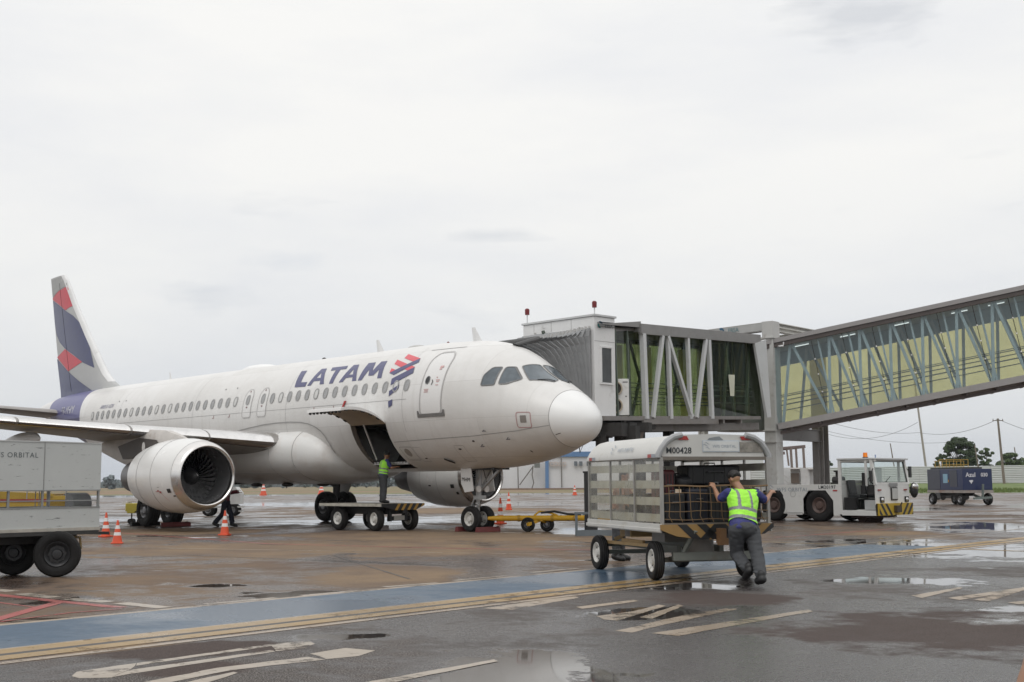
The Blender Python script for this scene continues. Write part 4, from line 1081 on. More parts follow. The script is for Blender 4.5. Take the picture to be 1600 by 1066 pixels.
# landing gear
def wheel(mb, c, r, w, ax=(0, 1, 0), rim=.55, n=32, dish=.35, mt=0, mr=1, lugs=6, outs=1):
    prof = [(-w*.36, r*rim), (-w*.46, r*(rim+.10)), (-w*.5, r*.80), (-w*.44, r*.93), (-w*.30, r*.985), (-w*.12, r), (w*.12, r), (w*.30, r*.985), (w*.44, r*.93), (w*.5, r*.80), (w*.46, r*(rim+.10)), (w*.36, r*rim)]
    mb.lathe(prof, c, ax, n, mi=mt)
    for s_ in (-1, 1):
        pr = [(s_*w*.36, r*rim), (s_*w*.42, r*(rim-.03)), (s_*w*(.36-dish*.3), r*(rim-.14)), (s_*w*(.36-dish), r*(rim-.2)), (s_*w*(.36-dish), r*.24), (s_*w*(.40), r*.20), (s_*w*.42, r*.10), (s_*w*.42, .002)]
        mb.lathe(pr, c, ax, n, mi=mr)
        axv = Vector(ax).normalized(); x = axv.orthogonal().normalized(); y = axv.cross(x)
        for k in range(lugs):
            a = 2*pi*k/lugs; p = Vector(c)+(x*cos(a)+y*sin(a))*r*.36+axv*s_*w*(.36-dish)
            mb.cyl(p, p+axv*s_*w*.06, r*.055, n=8, mi=2)
    # tread grooves
    for g_ in (-.2, 0, .2):
        mb.lathe([(g_*w-.006, r*.996), (g_*w-.005, r*1.003), (g_*w+.005, r*1.003), (g_*w+.006, r*.996)], c, ax, n, mi=2)
    return mb
STRUT = mat('gear_strut', (.42, .42, .42), .35, metal=.4, var=.12, dirt=(.15, .13, .11), dpos=.55)
mb = MB()
mb.cyl((-5.0, 0, 2.1), (-5.05, 0, 1.0), .10, .09); mb.cyl((-5.05, 0, 1.05), (-5.07, 0, .38), .06, .055); mb.cyl((-5.07, -.36, .385), (-5.07, .36, .385), .05)
mb.beam((-5.05, 0, 1.15), (-3.9, 0, 2.0), .07, .07); mb.beam((-5.05, -.12, 1.3), (-4.6, -.22, 2.0), .04, .04); mb.beam((-5.05, .12, 1.3), (-4.6, .22, 2.0), .04, .04)
mb.box((-5.0, 0, 1.32), (.22, .5, .10)); mb.box((-4.98, 0, 1.02), (.2, .34, .12))
mb.beam((-5.18, 0, 1.0), (-5.34, 0, .74), .09, .05); mb.beam((-5.34, 0, .74), (-5.10, 0, .45), .09, .05)
for y in (-.16, .16): mb.cyl((-4.90, y, 1.28), (-4.84, y, 1.28), .09, .10, mi=1); mb.tube([(-5.0, y, 1.9), (-4.95, y*1.5, 1.5), (-5.0, y, 1.1), (-5.1, y*.6, .8), (-5.1, y*.5, .5)], .012, 6, mi=2)
mb.cyl((-5.02, -.1, .85), (-4.86, -.1, .78), .04, mi=0)
ng = mb.build('nose_gear', [STRUT, CWHITE, BLK], AC)
for y in (-.27, .27):
    mb = MB(); wheel(mb, (-5.07, y, .385), .385, .24, rim=.56); mb.build('wheel', [RUB, RIMW, DARKM], ng, smooth=40)
mb = MB()
# gear doors: the near one carries the last letters of the registration
for y in (-.42, .42):
    mb.prism([(-5.38, y, 1.92), (-4.92, y, 1.92), (-4.80, y*1.03, 1.22), (-5.18, y*1.03, 1.18), (-5.36, y*1.01, 1.45)], (0, .03, 0))
gd = mb.split('gear_door', WHITE, ng, smooth=0)[0]
text_mb('MHM', .17, frame4((-5.12, -.442, 1.56), (1, 0, -.05), (0, 0, 1))).build('door_lettering', BLK, ng, smooth=0)
mb = MB(); mb.box((-4.55, 0, 1.95), (1.1, .62, .20)); mb.build('gear_bay', BLK, ng)
for side in (-1, 1):
    mb = MB(); y = 3.79*side
    mb.cyl((-17.55, y*.97, 2.75), (-17.71, y, .95), .15, .12); mb.cyl((-17.7, y, 1.0), (-17.71, y, .55), .085); mb.cyl((-17.71, y-.6, .58), (-17.71, y+.6, .58), .08)
    mb.beam((-17.66, y*.99, 1.35), (-17.5, side*2.3, 1.95), .10, .10); mb.beam((-17.66, y, 1.4), (-17.1, y*.95, 2.6), .07, .07)
    mb.beam((-17.86, y, 1.1), (-18.1, y, .85), .10, .06); mb.beam((-18.1, y, .85), (-17.8, y, .62), .10, .06)
    mb.tube([(-17.5, y, 2.4), (-17.45, y, 1.6), (-17.5, y, .9)], .02, 6, mi=1)
    mg = mb.build('main_gear', [mat('gear_strut_dark', (.13, .13, .135), .45, metal=.3), BLK], AC)
    mb = MB(); oy = y+side*.34
    mb.prism([(-17.15, oy, 2.75), (-18.2, oy, 2.75), (-18.15, oy, 1.35), (-17.95, oy, 1.05), (-17.45, oy, 1.05), (-17.2, oy, 1.4)], (0, .04*side, 0)); mb.build('gear_door', mat('gear_door_grey', (.40, .385, .37), .5), mg, smooth=0)
    mb = MB(); mb.prism([(-16.9, side*.35, 1.52), (-18.5, side*.35, 1.52), (-18.3, side*1.9, 1.50), (-17.2, side*1.9, 1.5)], (0, 0, -.05)); mb.build('bay_door', DARKM, mg, smooth=0)
    for dy in (-.46, .46):
        mb = MB(); wheel(mb, (-17.71, y+dy, .585), .585, .42, rim=.50); mb.build('wheel', [RUB, RIMG, DARKM], mg, smooth=40)
# ------------------------------------------------------------------ jet bridge
JB = thing('jet_bridge', 'grey jet bridge with pleated canopy and glazed tunnel docked behind the aircraft nose', 'jet bridge')
CX0, CX1, CY0, CY1, CZB, CZT = -6.42, -3.20, 3.27, 4.25, 3.52, 6.68
m = MB(); m.box(((CX0+CX1)/2, (CY0+CY1)/2, (CZB+CZT)/2), (CX1-CX0, CY1-CY0, CZT-CZB)); cab_ = m.build('cab', PANELW, JB, smooth=0, bevel=.02)
m = MB(); m.box(((CX0+CX1)/2, (CY0+CY1)/2, CZT+.035), (CX1-CX0+.08, CY1-CY0+.08, .06)); m.box(((CX0+CX1)/2, (CY0+CY1)/2, CZB-.06), (CX1-CX0+.06, CY1-CY0+.06, .12)); m.split('roof_trim', LSTEEL, cab_, smooth=0)
m = MB(); m.box((CX1+.004, 3.80, 5.14), (.02, .46, 1.10)); w_ = m.build('cab_window', mat('cab_glass', (.05, .055, .055), .12, var=.3), cab_, smooth=0)
m = MB()
for a, b_, c, d in ((3.80, 5.72, .54, .05), (3.80, 4.56, .60, .06), (3.545, 5.14, .05, 1.12), (4.055, 5.14, .05, 1.12)): m.box((CX1+.02, a, b_), (.05, c, d))
m.build('window_frame', PANELW, w_, smooth=0)
m = MB()
for z in (5.9,): m.box((CX1+.003, 3.76, z), (.006, .98, .012))
for x in (-4.2, -5.1, -5.9): m.box((x, CY0-.003, 6.5), (.012, .006, .3))
m.split('panel_joint', LINE, cab_, smooth=0)
TEAL = mat('teal_logo', (.02, .25, .25), .5); TEALD = mat('teal_logo_dark', (.02, .10, .18), .5)
def swirl(fn, s, parent, nm='logo'):
    """round wave emblem, fn maps (u, v) to a point"""
    m = MB()
    A = [(cos(a)*s, sin(a)*s) for a in np.linspace(.2, 2.2, 9)]; B = [(cos(a)*s*.45+s*.15, sin(a)*s*.45) for a in np.linspace(2.2, .2, 9)]
    m.add([fn(*p) for p in A+B], [(i, i+1, 16-i, 17-i) for i in range(8)])
    A = [(cos(a)*s-.1*s, sin(a)*s*.8-.1*s) for a in np.linspace(2.5, 4.9, 9)]; B = [(cos(a)*s*.4-s*.1, sin(a)*s*.3) for a in np.linspace(4.9, 2.5, 9)]
    m.add([fn(*p) for p in A+B], [(i, i+1, 16-i, 17-i) for i in range(8)], 1)
    return m.build(nm, [TEALD, TEAL], parent, smooth=0, fix=False)
swirl(lambda u, v: Vector((CX1+.008, 3.55+u, 6.42+v)), .12, cab_)
text_mb('EBSA', .17, frame4((CX1+.008, 3.95, 6.40), (0, 1, 0), (0, 0, 1))).build('lettering', mat('lettering_grey', (.12, .16, .18), .5), cab_, smooth=0)
# pleated canopy reaching to the fuselage
m = MB(); NR = 11
def port(z, off): return float(S(3.6, z, off, 1).y)
def arch(y_of, x0, x1, zb, zt, nz=12, nx=12, rad=.25):
    P = []
    for i in range(nz+1): P.append((x1, zb+(zt-zb)*i/nz))
    for i in range(1, nx): P.append((x1+(x0-x1)*i/nx, zt))
    for i in range(nz+1): P.append((x0, zt-(zt-zb)*i/nz))
    return P
Acab = [(x, CY0-.02, z) for x, z in arch(None, CX0+.1, CX1-.12, 3.58, 6.30)]
Afus = []
for x, z in arch(None, -6.5, -3.35, 3.55, 5.70):
    d = -x; z2 = min(z, 5.62); p = S(d, z2, .05, 1)
    Afus.append((x, p.y if z < 5.69 else .95, z2 if z < 5.69 else 5.62+.16))
rings = []
for i in range(NR*2+1):
    u = i/(NR*2); zig = (.045 if i % 2 else -.025); R_ = []
    for k, (a, b_) in enumerate(zip(Acab, Afus)):
        a = Vector(a); b_ = Vector(b_); p = a.lerp(b_, u)
        sag = -.10*sin(pi*u)*(1 if 12 <= k <= 24 else 0)
        if k < 12: p.x += zig
        elif k > 24: p.x -= zig
        else: p.z += zig+sag
        if k in (12,): p.x += zig
        wob = mnoise.noise(Vector((i*.7, k*.25, 1)))*.018
        p.x += wob; p.z += wob
        R_.append(p)
    rings.append(R_)
CANV = mat('canopy_canvas', (.27, .275, .28), .62, var=.12, scale=3, dirt=(.30, .29, .27), dscale=4, dpos=.6)
m.loft(rings, caps=False, closed=False); cn = m.build('canopy', CANV, JB, smooth=0)
m = MB(); m.tube([Vector(p)+Vector((0, -.03, 0)) for p in Afus], .09, 8); m.build('canopy_bumper', mat('bumper_foam', (.10, .10, .10), .8), cn)
m = MB()
for i in range(0, NR*2+1, 4):
    for k in (14, 22): m.box(rings[i][k]+Vector((0, 0, .06)), (.06, .06, .10))
for i in range(0, 15): m.box(Vector(rings[0][12]).lerp(Vector(rings[-1][12]), i/14)+Vector((-.05, 0, .06)), (.07, .05, .09))
m.split('canopy_hook', PGREY, cn, smooth=0)
# beacons on masts
for x, y in ((-6.30, 3.35), (-3.62, 3.75)):
    m = MB(); m.cyl((x, y, CZT+.03), (x, y, CZT+.38), .018, n=8); p_ = m.build('beacon_mast', LSTEEL, JB)
    m = MB(); m.cyl((x, y, CZT+.36), (x, y, CZT+.52), .075, .08, n=14); m.ball((x, y, CZT+.52), (.08, .08, .06), 8); m.build('beacon_lens', mat('beacon_red', (.16, .012, .015), .2), p_)
# air conditioning unit with two fans, hung outside the cab
AW = mat('ac_white', (.66, .66, .64), .45, dirt=(.45, .44, .40), dpos=.62)
m = MB(); q0 = U(950, 622, 39.35); q1 = U(983, 622, 39.35)
dirx = (q1-q0); dirx.z = 0; dirx.normalize(); nrm = Vector((dirx.y, -dirx.x, 0)); zb, zt = hz(39.35, 650), hz(39.35, 593)
ctr = Vector(((q0.x+q1.x)/2, (q0.y+q1.y)/2, (zb+zt)/2)); wdt = (Vector((q1.x, q1.y, 0))-Vector((q0.x, q0.y, 0))).length
ctr2 = ctr-nrm*.0
m.box(ctr+nrm*-.18, (wdt, .36, zt-zb), rz=atan2(dirx.y, dirx.x)); ac = m.build('air_conditioner', AW, JB, smooth=0, bevel=.015)
for s_ in (-1, 1):
    c_ = ctr+nrm*.008-dirx*(wdt*.17)+Vector((0, 0, s_*(zt-zb)*.235))
    m = MB(); m.lathe([(0, .23), (.03, .245), (.05, .235), (.05, .20)], c_, nrm, 28); m.lathe([(.01, .21), (.012, .001)], c_, nrm, 28, mi=1)
    for k in range(10): m.lathe([(.03, .04+.017*k), (.036, .043+.017*k)], c_, nrm, 24, mi=2)
    m.lathe([(.03, .05), (.05, .04), (.055, .001)], c_, nrm, 16, mi=0)
    m.build('fan_grille', [mat('grille_tan', (.40, .34, .25), .5), BLK, mat('grille_wire', (.22, .19, .15), .5)], ac, smooth=30)
m = MB(); m.box(ctr+nrm*.004+dirx*.24+Vector((0, 0, .02)), (.05, .01, .04), rz=atan2(dirx.y, dirx.x)); m.box(ctr+nrm*.004+dirx*.22+Vector((0, 0, .48)), (.16, .008, .03), rz=atan2(dirx.y, dirx.x)); m.build('ac_badge', DMETAL, ac, smooth=0)

def pane_mat_set():
    near = glassy('bridge_glass_near', (.80, .90, .92), .84, .02, 1.6, diff=(.42, .53, .57), var=.05, vscale=.35)  # pale blue tint and film stand in for sky reflected in the pane
    yel = glassy('bridge_glass_yellow', (.98, .84, .40), .50, .08, 1.3, diff=(.72, .58, .23), var=.12, vscale=.5)
    grn = glassy('bridge_glass_green', (.27, .31, .14), .55, .05, 1.3, diff=(.09, .105, .045), var=.25, vscale=1.1)
    neg = glassy('bridge_glass_green_near', (.66, .74, .58), .91, .02, 1.5, diff=(.22, .28, .22), var=.04, vscale=.5)
    return near, yel, grn, neg
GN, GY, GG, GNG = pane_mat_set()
# telescopic tunnel
class Fr:
    """frame of an inclined corridor: a along, n across (away from the apron side), z up"""
    def __init__(s, P0, P1, z0, z1):
        s.o = Vector((P0.x, P0.y, z0)); e = Vector((P1.x, P1.y, z1)); s.A = (e-s.o); s.L = s.A.length; s.A.normalize()
        h = Vector((s.A.x, s.A.y, 0)).normalized(); s.N = Vector((-h.y, h.x, 0)); s.Z = s.A.cross(s.N)*1
        if s.Z.z < 0: s.Z = -s.Z
    def p(s, a, n, z): return s.o+s.A*a+s.N*n+s.Z*z
    def beam(s, mb, a0, n0, z0, a1, n1, z1, w, h, mi=0):
        mb.beam(s.p(a0, n0, z0), s.p(a1, n1, z1), w, h, mi, up=s.Z if abs((s.p(a1, n1, z1)-s.p(a0, n0, z0)).normalized().dot(s.Z)) < .9 else s.A)
    def quad(s, mb, a0, a1, n, z0, z1, mi=0): mb.add([s.p(a0, n, z0), s.p(a1, n, z0), s.p(a1, n, z1), s.p(a0, n, z1)], [(0, 1, 2, 3)], mi)
    def flat(s, mb, a0, a1, n0, n1, z, mi=0): mb.add([s.p(a0, n0, z), s.p(a1, n0, z), s.p(a1, n1, z), s.p(a0, n1, z)], [(0, 1, 2, 3)], mi)
T0 = K(39.2, 3.35); T1 = K(45.5, 9.15)
tf = Fr(T0, T1, 3.50, 3.80); L = tf.L
def apx(px):                                  # distance along the tunnel where a sight line at px meets its face
    r = (px-800)/FPX; lo, hi = 0, L*1.3
    for _ in range(40):
        m_ = (lo+hi)/2; v = tf.p(m_, 0, 1)-CAMP; 
        if v.dot(RT)/v.dot(FW) < r: lo = m_
        else: hi = m_
    return lo
HT = 2.93; WD = 2.3
m = MB(); a1 = apx(1000); a2 = apx(1110); a3 = apx(1186)
tf.beam(m, -.6, .10, HT-.14, a1, .10, HT-.02, .06, .10); tf.beam(m, a1-.05, -.12, HT-.03, a3, -.12, HT-.03, .14, .34)
tf.beam(m, a1-.05, WD+.1, HT-.03, a3, WD+.1, HT-.03, .14, .34); tf.beam(m, a1-.05, -.12, HT+.02, a1-.05, WD, HT+.02, .10, .3)
tf.flat(m, -.8, a3, -.05, WD+.05, HT-.04); tf.flat(m, -.8, a3, -.05, WD+.05, HT+.10)
m.prism([tf.p(-.9, -.05, HT+.02), tf.p(a1, -.14, HT+.02), tf.p(a1, -.14, HT+.22)], tf.N*.06)
tun = m.build('tunnel_roof', mat('roof_grey', (.25, .245, .24), .5, dirt=(.18, .17, .16), dpos=.56), JB, smooth=0)
m = MB(); tf.beam(m, -.9, -.05, -.02, a2+.1, -.05, -.02, .16, .14); tf.beam(m, a2-.1, .02, .0, a3, .02, .0, .10, .12); tf.beam(m, -.9, WD, 0, a3, WD, 0, .12, .14)
tf.beam(m, a1-.1, -.14, -.14, a2+.15, -.14, -.14, .10, .16); tf.flat(m, -.9, a3, 0, WD, -.04); tf.flat(m, -.9, a3, 0, WD, .02)
for i in range(7): tf.beam(m, .4+i*1.15, 0, -.12, .4+i*1.15, WD, -.12, .10, .16)
tf.beam(m, -.5, .25, -.32, a3+.2, .25, -.30, .14, .26); tf.beam(m, -.5, WD-.3, -.32, a3+.2, WD-.3, -.30, .14, .26)
m.build('tunnel_floor', mat('floor_beam_grey', (.22, .205, .195), .55, dirt=(.14, .12, .10), dpos=.54), JB, smooth=0)
m = MB()
for px, w, h in ((1003, .16, .16), (1042, .12, .12), (1073, .12, .12), (1106, .13, .14)):
    a = apx(px); tf.beam(m, a, -.12, -.04, a, -.12, HT-.18, w, h)
for pa_, pb_ in ((1014, 1034), (1041+1, 1041+1)):
    pass
tf.beam(m, apx(1033), -.14, HT-.2, apx(1013), -.14, .0, .12, .12); tf.beam(m, apx(1041), -.14, HT-.2, apx(1074), -.14, .02, .12, .12); tf.beam(m, apx(1101), -.14, HT-.2, apx(1081), -.14, .0, .12, .12)
m.build('lattice_frame', LSTEEL, JB, smooth=0)
m = MB()
for px in (966, 985): a = apx(px); tf.beam(m, a, .06, 0, a, .06, HT-.1, .07, .05)
for i in range(8): a = .2+i*1.15; tf.beam(m, a, WD-.05, 0, a, WD-.05, HT, .10, .08); tf.beam(m, a, WD-.09, .05, a+1.15*(1 if i % 2 else -1), WD-.09, HT, .08, .08)
for z in (.55, .8, 1.0, 1.15): tf.beam(m, -.6, .30, z, a3, .30, z, .03, .03); tf.beam(m, -.6, WD-.2, z, a3, WD-.2, z, .03, .03)
for i in range(4): tf.beam(m, a2+.25+i*.75, .16, 0, a2+.25+i*.75+(.5 if i % 2 else -.5), .16, HT, .09, .07)
m.build('inner_frame', mat('inner_frame_green', (.10, .125, .10), .5), JB, smooth=0)
m = MB(); tf.quad(m, -.8, a1, .10, .05, HT-.1); tf.quad(m, a1, a3, .04, .06, HT-.16); m.build('near_glazing', GNG, JB, smooth=0)
m = MB(); tf.quad(m, -.8, a3+2.2, WD, .05, HT-.1); m.build('far_glazing', GG, JB, smooth=0)
m = MB()
for i, (u0, u1) in enumerate(((-.6, .75), (2.6, 3.2), (4.4, 4.9), (6.6, 7.1), (7.9, 8.5))): tf.quad(m, u0, u1, WD-.14, .08, HT-.3)
m.split('yellow_panel', mat('interior_yellow', (.66, .60, .20), .55, var=.1), JB, smooth=0)
m = MB(); m.add([tf.p(apx(1139.5), .0, 1.55), tf.p(apx(1149.5), .0, 1.55), tf.p(apx(1147), .0, .78), tf.p(apx(1141), .0, .78)], [(0, 1, 2, 3)]); m.build('notice', mat('notice_cream', (.62, .62, .50), .5), JB, smooth=0)
# weather flap, wide at the top
m = MB(); m.prism([tf.p(apx(1176), -.2, HT-.20), tf.p(apx(1194), -.2, HT-.02), tf.p(apx(1196), -.2, .02), tf.p(apx(1190), -.2, .0)], tf.N*.10); m.build('weather_flap', LSTEEL, JB, smooth=0)
m = MB(); m.add([tf.p(a3+.1, .0, 0), tf.p(a3+.1, WD, 0), tf.p(a3+.1, WD, HT), tf.p(a3+.1, 0, HT)], [(0, 1, 2, 3)])
for n_ in (.5, 1.1, 1.7): tf.beam(m, a3+.06, n_, 0, a3+.06, n_, HT, .04, .10, 1)
m.build('rotunda_door', [mat('door_dark_green', (.045, .055, .035), .4, var=.3), mat('door_frame_olive', (.16, .16, .07), .5)], JB, smooth=0)
rc_ = U(1166, 600, 51.3); m = MB(); m.cyl((rc_.x, rc_.y, 3.55), (rc_.x, rc_.y, 7.2), 1.25, n=28); m.build('rotunda', mat('rotunda_grey_green', (.12, .13, .11), .4), JB)
# under the cab: lift legs, bogie, cables
m = MB()
lc = [tf.p(apx(1040), WD/2, 0), tf.p(apx(1085), WD/2, 0)]
for q in lc: m.box((q.x, q.y, 2.1), (.28, .28, 2.5)); m.box((q.x, q.y, 1.1), (.2, .2, 1.2))
m.beam((lc[0].x, lc[0].y, .62), (lc[1].x, lc[1].y, .62), .5, .3); m.beam((-4.6, 3.4, 3.35), (-4.6, 6.4, 3.35), .25, .3); m.beam((-3.6, 3.4, 3.3), (-3.3, 6.2, 3.3), .2, .25)
m.box((-3.75, 4.1, 3.12), (.5, .6, .5)); m.box((-4.4, 4.0, 2.95), (.7, .4, .35)); m.box((-3.15, 4.75, 3.2), (.45, .35, .3)); m.box((-5.3, 3.9, 3.1), (.8, .5, .4))
for i in range(5):
    rr_ = random.Random(i); p = Vector((-5.6+i*.27, 3.7+rr_.random()*.7, 3.4)); m.tube([p, p+Vector((.15, 0, -.5-rr_.random()*.5)), p+Vector((.35, .2, -.25)), p+Vector((.5, .3, 0))], .022, 6)
m.beam((-6.0, 4.0, 2.95), (-3.0, 4.9, 2.95), .05, .05); 
for px_, py_, D_2, sz in ((955, 672, 39, (.9, .6, .42)), (984, 678, 39.4, (.55, .5, .5)), (941, 690, 38.9, (.34, .3, .45)), (968, 690, 39.2, (.25, .3, .5)), (1000, 668, 40, (.7, .4, .3)), (930, 676, 38.8, (.3, .3, .3))): m.box(U(px_, py_, D_2), sz, rz=.4)
bg_ = m.build('lift_column', DARKM, JB, smooth=30)
for q in lc:
    for dy in (-.35, .35):
        m = MB(); wheel(m, (q.x+dy, q.y, .5), .5, .3, ax=(1, 0, 0)); m.build('wheel', [RUB, RIMG, DARKM], bg_)
m = MB(); tf.beam(m, apx(1006), .1, -.2, apx(996), .1, -1.0, .12, .18); tf.beam(m, apx(1000), .3, -.9, apx(1006), .3, -.2, .1, .1); m.box(tf.p(.6, .1, -.28), (.5, .3, .22), rz=.6); m.build('hanger_bracket', mat('bracket_brown', (.20, .165, .14), .6), JB, smooth=0)

# ------------------------------------------------------------------ portal frame carrying the joint of bridge and walkway
PT = thing('portal_frame', 'tall light grey steel portal on two legs between bridge and walkway', 'steel frame')
PN = U(1202, 503, 48.4); PRt = U(1276, 517, 51.4); PL = U(1095, 517, 51.2)
PN.z = PRt.z = PL.z = 7.76; PB = PL+PRt-PN
def hcol(mb, p, zt, rz, w=.56, t_=.05):
    R_ = Matrix.Rotation(rz, 3, 'Z')
    mb.box(Vector((p.x, p.y, zt/2))+R_@Vector((0, -w/2+t_/2, 0)), (w, t_, zt), R=R_); mb.box(Vector((p.x, p.y, zt/2))+R_@Vector((0, w/2-t_/2, 0)), (w, t_, zt), R=R_); mb.box(Vector((p.x, p.y, zt/2)), (t_, w-2*t_-.004, zt-.02), R=R_)
    return mb
rz = atan2((PRt-PN).y, (PRt-PN).x)
ang_front = atan2(RT.y, RT.x)
m = MB(); m.box(Vector((PN.x, PN.y, 3.88)), (.38, .48, 7.76), rz=rz); m.box(Vector((PN.x, PN.y, 3.88))+Matrix.Rotation(rz, 3, 'Z')@Vector((.29, -.20, 0)), (.20, .05, 7.76), rz=rz); m.box(Vector((PN.x, PN.y, 3.88))+Matrix.Rotation(rz, 3, 'Z')@Vector((.29, .20, 0)), (.20, .05, 7.76), rz=rz)
for z in (3.0, 3.45, 7.1): m.box(Vector((PN.x, PN.y, z)), (.50, .56, .05), rz=rz)
leg = m.build('leg', PGREY, PT, smooth=0)
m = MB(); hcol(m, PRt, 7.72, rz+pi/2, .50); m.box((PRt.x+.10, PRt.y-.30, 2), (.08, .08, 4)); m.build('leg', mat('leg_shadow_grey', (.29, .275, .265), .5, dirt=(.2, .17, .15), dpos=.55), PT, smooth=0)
m = MB(); hcol(m, PL, 7.70, rz, .30)
for a, b_ in ((PN, PRt), (PN, PL), (PL, PB), (PRt, PB)):
    dn = Vector((0, 0, -.18)); e = (b_-a).normalized()*.25
    m.beam(a+e+dn, b_-e+dn, .24, .05); m.beam(a+e+dn+Vector((0, 0, .15)), b_-e+dn+Vector((0, 0, .15)), .30, .03); m.beam(a+e+dn-Vector((0, 0, .17)), b_-e+dn-Vector((0, 0, .17)), .30, .03); m.beam(a+e+dn, b_-e+dn, .04, .30)
m.build('top_beam', mat('beam_cream', (.50, .49, .455), .5, dirt=(.38, .35, .31), dpos=.57), PT, smooth=0)
m = MB(); a = Vector((PN.x, PN.y, 3.33)); b_ = Vector((PRt.x, PRt.y, 3.33)); m.beam(a, b_, .25, .42); m.beam(a+Vector((0, 0, .23)), b_+Vector((0, 0, .23)), .34, .03); m.beam(a-Vector((0, 0, .23)), b_-Vector((0, 0, .23)), .34, .03); m.build('lower_beam', PSTEEL, PT, smooth=0)
e = (PN-PL).normalized(); nn = Vector((e.y, -e.x, 0)); 
if nn.dot(CAMP-PL) < 0: nn = -nn
m = MB(); m.beam(PL+e*.2+Vector((0, 0, -.20)), PN-e*.2+Vector((0, 0, -.20)), .30, .34); fas = m.build('fascia', mat('fascia_grey', (.42, .42, .41), .5), PT, smooth=0)
o_ = PL+e*1.55+nn*.17+Vector((0, 0, -.19))
swirl(lambda u, v: o_-e*.30+e*u+Vector((0, 0, v)), .17, fas)
text_mb('EBSA', .26, frame4(o_+e*.35, e, (0, 0, 1))).build('lettering', mat('lettering_teal', (.10, .20, .22), .5), fas, smooth=0)
m = MB(); m.tube([PN+Vector((.1, -.1, -1.0)), PN+Vector((.55, .1, -1.0)), PN+Vector((.56, .12, -.85))], .04, 8); m.build('drain_pipe', PANELW, PT)

# ------------------------------------------------------------------ glazed walkway climbing to the right
WK = thing('elevated_walkway', 'long glazed walkway with yellow far wall climbing to the right on steel beams', 'walkway')
wf = Fr(K(48.2, 10.38), K(45.7, 19.04), 3.69, 5.32); LW = 14; HW = 3.15; WW = 2.6
GREYB = mat('walkway_grey_beam', (.30, .285, .28), .5, var=.05, dirt=(.22, .20, .19), dpos=.6)
m = MB(); wf.beam(m, 0, 0, HW+.085, LW, 0, HW+.085, .20, .17); wf.beam(m, 0, WW, HW+.02, LW, WW, HW+.02, .20, .30); wf.flat(m, 0, LW, .1, WW-.1, HW+.16); rb_ = m.build('roof_beam', GREYB, WK, smooth=0)
m = MB(); wf.beam(m, 0, .03, HW-.09, LW, .03, HW-.09, .18, .17); m.build('roof_gutter', mat('gutter_dark', (.075, .06, .055), .5), rb_, smooth=0)
m = MB(); wf.flat(m, 0, LW, .1, WW-.1, HW-.12); m.build('ceiling', mat('walkway_ceiling', (.30, .36, .38), .5), WK, smooth=0)
m = MB(); wf.beam(m, 0, -.05, -.10, LW, -.05, -.10, .18, .24); wf.beam(m, 0, WW, -.10, LW, WW, -.10, .18, .24); m.build('floor_beam', GREYB, WK, smooth=0)
m = MB(); wf.flat(m, 0, LW, .04, WW-.09, .0); wf.flat(m, 0, LW, .04, WW-.09, -.20)
for i in range(12): wf.beam(m, .5+i*1.1, .05, -.26, .5+i*1.1, WW-.1, -.26, .10, .12)
wf.beam(m, 0, .35, -.34, LW, .35, -.34, .2, .12)
m.build('floor', mat('walkway_underside', (.17, .14, .135), .6), WK, smooth=0)
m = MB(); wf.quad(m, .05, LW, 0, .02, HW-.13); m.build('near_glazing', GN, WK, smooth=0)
m = MB(); wf.quad(m, .05, LW, WW, .02, HW-.70); m.build('far_glazing', GY, WK, smooth=0)
m = MB(); wf.quad(m, .05, LW, WW-.01, HW-.70, HW-.12); m.build('far_header', mat('walkway_header', (.32, .40, .44), .4), WK, smooth=0)
def wpx(px, z=1.5):
    r = (px-800)/FPX; lo, hi = -1, LW
    for _ in range(40):
        m_ = (lo+hi)/2; v = wf.p(m_, 0, z)-CAMP
        if v.dot(RT)/v.dot(FW) < r: lo = m_
        else: hi = m_
    return lo
mull = [wpx(p) for p in (1281, 1330, 1378, 1428, 1481, 1538, 1595)]; st_ = mull[-1]-mull[-2]; mull += [mull[-1]+st_*k for k in range(1, 5)]
m = MB()
for a in mull: wf.beam(m, a, -.012, .02, a, -.012, HW-.12, .035, .02)
mu = m.split('glazing_joint', BLK, WK, smooth=0)[0]
m = MB()
for a in mull:
    for z in (.9, 1.6, 2.2): m.cyl(wf.p(a, -.03, z), wf.p(a, -.06, z), .03, n=8)
m.split('glazing_clamp', CWHITE, mu)
TR = mat('truss_blue_grey', (.42, .46, .465), .5)
m = MB(); B = [0.1]+mull
for k, (a, b_) in enumerate(zip(B[:-1], B[1:])):
    for n_ in (.22, WW-.25):
        o2 = (b_-a)*.3 if n_ > 1 else 0
        wf.beam(m, a+.12+o2, n_, .03, (a+b_)/2+o2+.1, n_, HW-.14, .10, .11); wf.beam(m, (a+b_)/2+o2+.16, n_, HW-.14, b_+.05+o2, n_, .03, .10, .11)
    wf.beam(m, b_+.25, .24, .03, b_+.25, .24, HW-.14, .10, .07)
m.build('inner_truss', TR, WK, smooth=0)
m = MB()
for z in (.62, .84, 1.02, 1.18): wf.beam(m, .1, WW-.38, z, LW, WW-.38, z, .035, .035)
for z in (.72, 1.1): wf.beam(m, .1, .36, z, LW, .36, z, .03, .03)
m.split('handrail', mat('handrail_dark', (.07, .075, .07), .5), WK, smooth=0)
LT = emis('ceiling_light', (1, 1, .96), .95)
for k, px in enumerate((1243, 1318, 1405, 1500, 1560)):
    m = MB(); a = wpx(px, 2.6); wf.beam(m, a, 1.3, HW-.16, a+.6, 1.3, HW-.16, .06, .03); m.build('ceiling_lamp', LT, WK, smooth=0)
